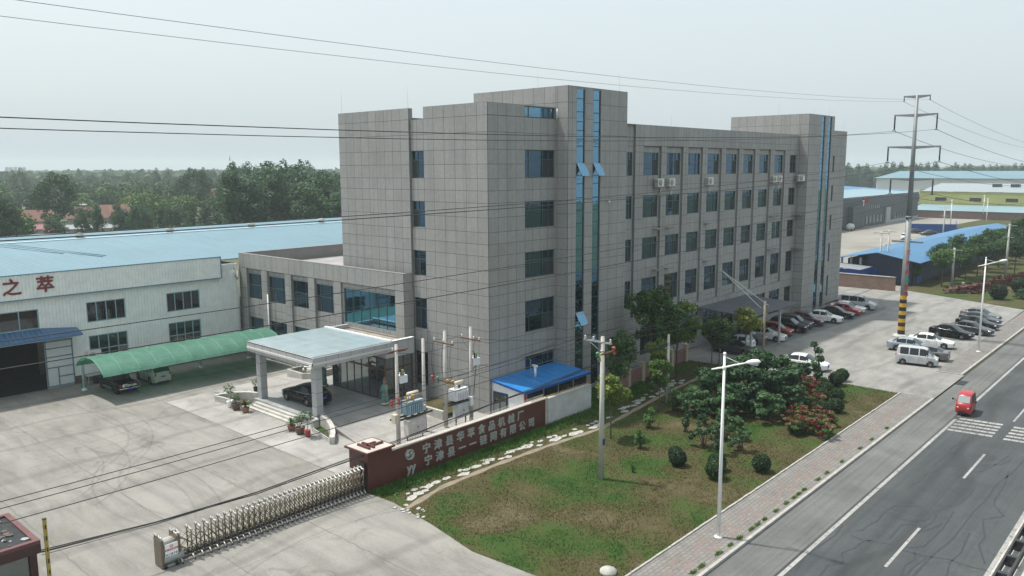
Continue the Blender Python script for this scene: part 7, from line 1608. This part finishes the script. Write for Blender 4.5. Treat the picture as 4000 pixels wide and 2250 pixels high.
# village houses
tileroof = ribmat('red_roof_tiles', (.165,.078,.055), .6, 0, .35, .8, .2, .2); vw = M('village_wall', (.36,.35,.33), .9, 0, .15, .5); redsh = ribmat('red_sheet', (.17,.032,.042), .6, 0, .2, .5, .1); greysh = ribmat('grey_asbestos_sheet', (.26,.29,.30), 1.0, 0, .3, .8, .12)
def house(x, y, rz, L_, W_2, he, hr, label, roofm, gable=False, solar=None):
    t = thing('village_house', (x,y,0), label, 'house', None, rz)
    g = MB(); g.box(-L_/2,L_/2,-W_2/2,W_2/2,0,he)
    for sx in (-1,1): g.add([(sx*L_/2,-W_2/2,he),(sx*L_/2,W_2/2,he),(sx*L_/2,0,hr-.1)], [(0,1,2)])
    g.build('wall', vw, t)
    g = MB(); slope(g, -L_/2-.4, L_/2+.4, -W_2/2-.5, he-.15, 0, hr); slope(g, -L_/2-.4, L_/2+.4, 0, hr, W_2/2+.5, he-.15); r_ = g.build('roof', roofm, t)
    g = MB(); g.box(L_*.2,L_*.2+.6,-.3,.3,hr-.3,hr+.9); g.build('chimney', brick_red, r_)
    for k in (-1,0,1): g = MB(); g.box(k*L_/3.4-.7,k*L_/3.4+.7,-W_2/2-.03,-W_2/2,1.0,2.4); g.build('window', dark_glass, t)
    if solar is not None:
        g = MB(); g.box(solar-.9,solar+.9,-2.4,-1.2,hr-1.0,hr-.9); g.tube([(solar-1.1,-1.2,hr+.7),(solar+1.1,-1.2,hr+.7)], .28, 10, 1); 
        for sx in (-.8,.8): g.tube([(solar+sx,-1.2,hr-.8),(solar+sx,-1.2,hr+.6)], .05, 5)
        o = tag(g.build('solar_heater', [darksteel, white_paint]), 'white solar water heater tank on the %s tiled village roof' % ('left' if solar < 0 else 'right'), 'water heater'); o.location = (x,y,0); o.rotation_euler = (0,0,rz)
    return t
vr = R(-22)
house(*POS['h1'], vr, 12, 7, 4.0, 7.6, 'tiled village house with white heater tank, left one of the pair', tileroof, solar=-1); house(*POS['h2'], vr, 17, 8, 4.0, 7.8, 'tiled village house with pale gable, right one of the pair', tileroof, solar=5)
house(*POS['h3'], vr, 13, 7, 4.0, 7.4, 'brown tiled village house at the left beside the dark poplar clump', tileroof); house(*POS['h4'], vr, 10, 7, 8.0, 12.5, 'pale tall village house half hidden in the poplar grove', tileroof)
house(*POS['red'], vr, 12, 6, 3.6, 4.6, 'low village shed with pink red sheet roof, front one', redsh); house(*POS['red2'], vr, 10, 5, 4.6, 5.6, 'low village shed with pink red sheet roof, rear one', redsh)
house(*POS['grey'], R(-20), 46, 8, 4.6, 6.0, 'long low building with grey corrugated roof behind the hall', greysh); house(*POS['wall'], vr, 16, 5, 3.0, 4.0, 'low grey village outbuilding in front of the tiled houses', greysh)
x, y = POS['mast']; t = thing('radio_mast', (x,y,0), 'slim lattice radio mast rising from the distant woods', 'mast')
for k in range(9):
    g = MB(); z0, z1 = k*4.2, (k+1)*4.2; r0, r1 = 1.6-.15*k, 1.6-.15*(k+1)
    for a in range(4): a0, a1 = R(a*90), R((a+1)*90); p = lambda an, r, z: (r*math.cos(an), r*math.sin(an), z); g.tube([p(a0,r0,z0),p(a0,r1,z1)], .16, 4); g.tube([p(a0,r0,z0),p(a1,r1,z1)], .1, 4); g.tube([p(a1,r0,z0),p(a0,r1,z1)], .1, 4)
    g.build('mast_section', M('mast_red', (.4,.09,.07), .6) if k % 2 else white_paint, t)
for k, (x, y) in enumerate(POS['APT']):
    t = thing('apartment_block', (x,y,0), 'faint far apartment block on the skyline at the left', 'apartment block', 'far apartment blocks on the skyline', R(-20)); g = MB(); g.box(-2.6,2.6,-3,3,0,25); g.build('wall', vw, t); g = MB(); g.box(-3,3,-3.4,3.4,25,25.8); g.build('roof', white_paint, t)
# ------------------------------------------------------------------ haze
mb = MB(); mb.box(-140, 2590, -190, 2590, -1.3, 47)
hz = mb.build('haze', []); hm = bpy.data.materials.new('haze_air'); hm.use_nodes = True; hn = hm.node_tree.nodes; hl = hm.node_tree.links
hn.remove(hn['Principled BSDF']); pv = hn.new('ShaderNodeVolumePrincipled'); pv.inputs['Color'].default_value = (.80,.89,.93,1); pv.inputs['Density'].default_value = HAZE; pv.inputs['Anisotropy'].default_value = .25
hl.new(pv.outputs['Volume'], hn['Material Output'].inputs['Volume']); hz.data.materials.append(hm); tag(hz, kind='stuff')
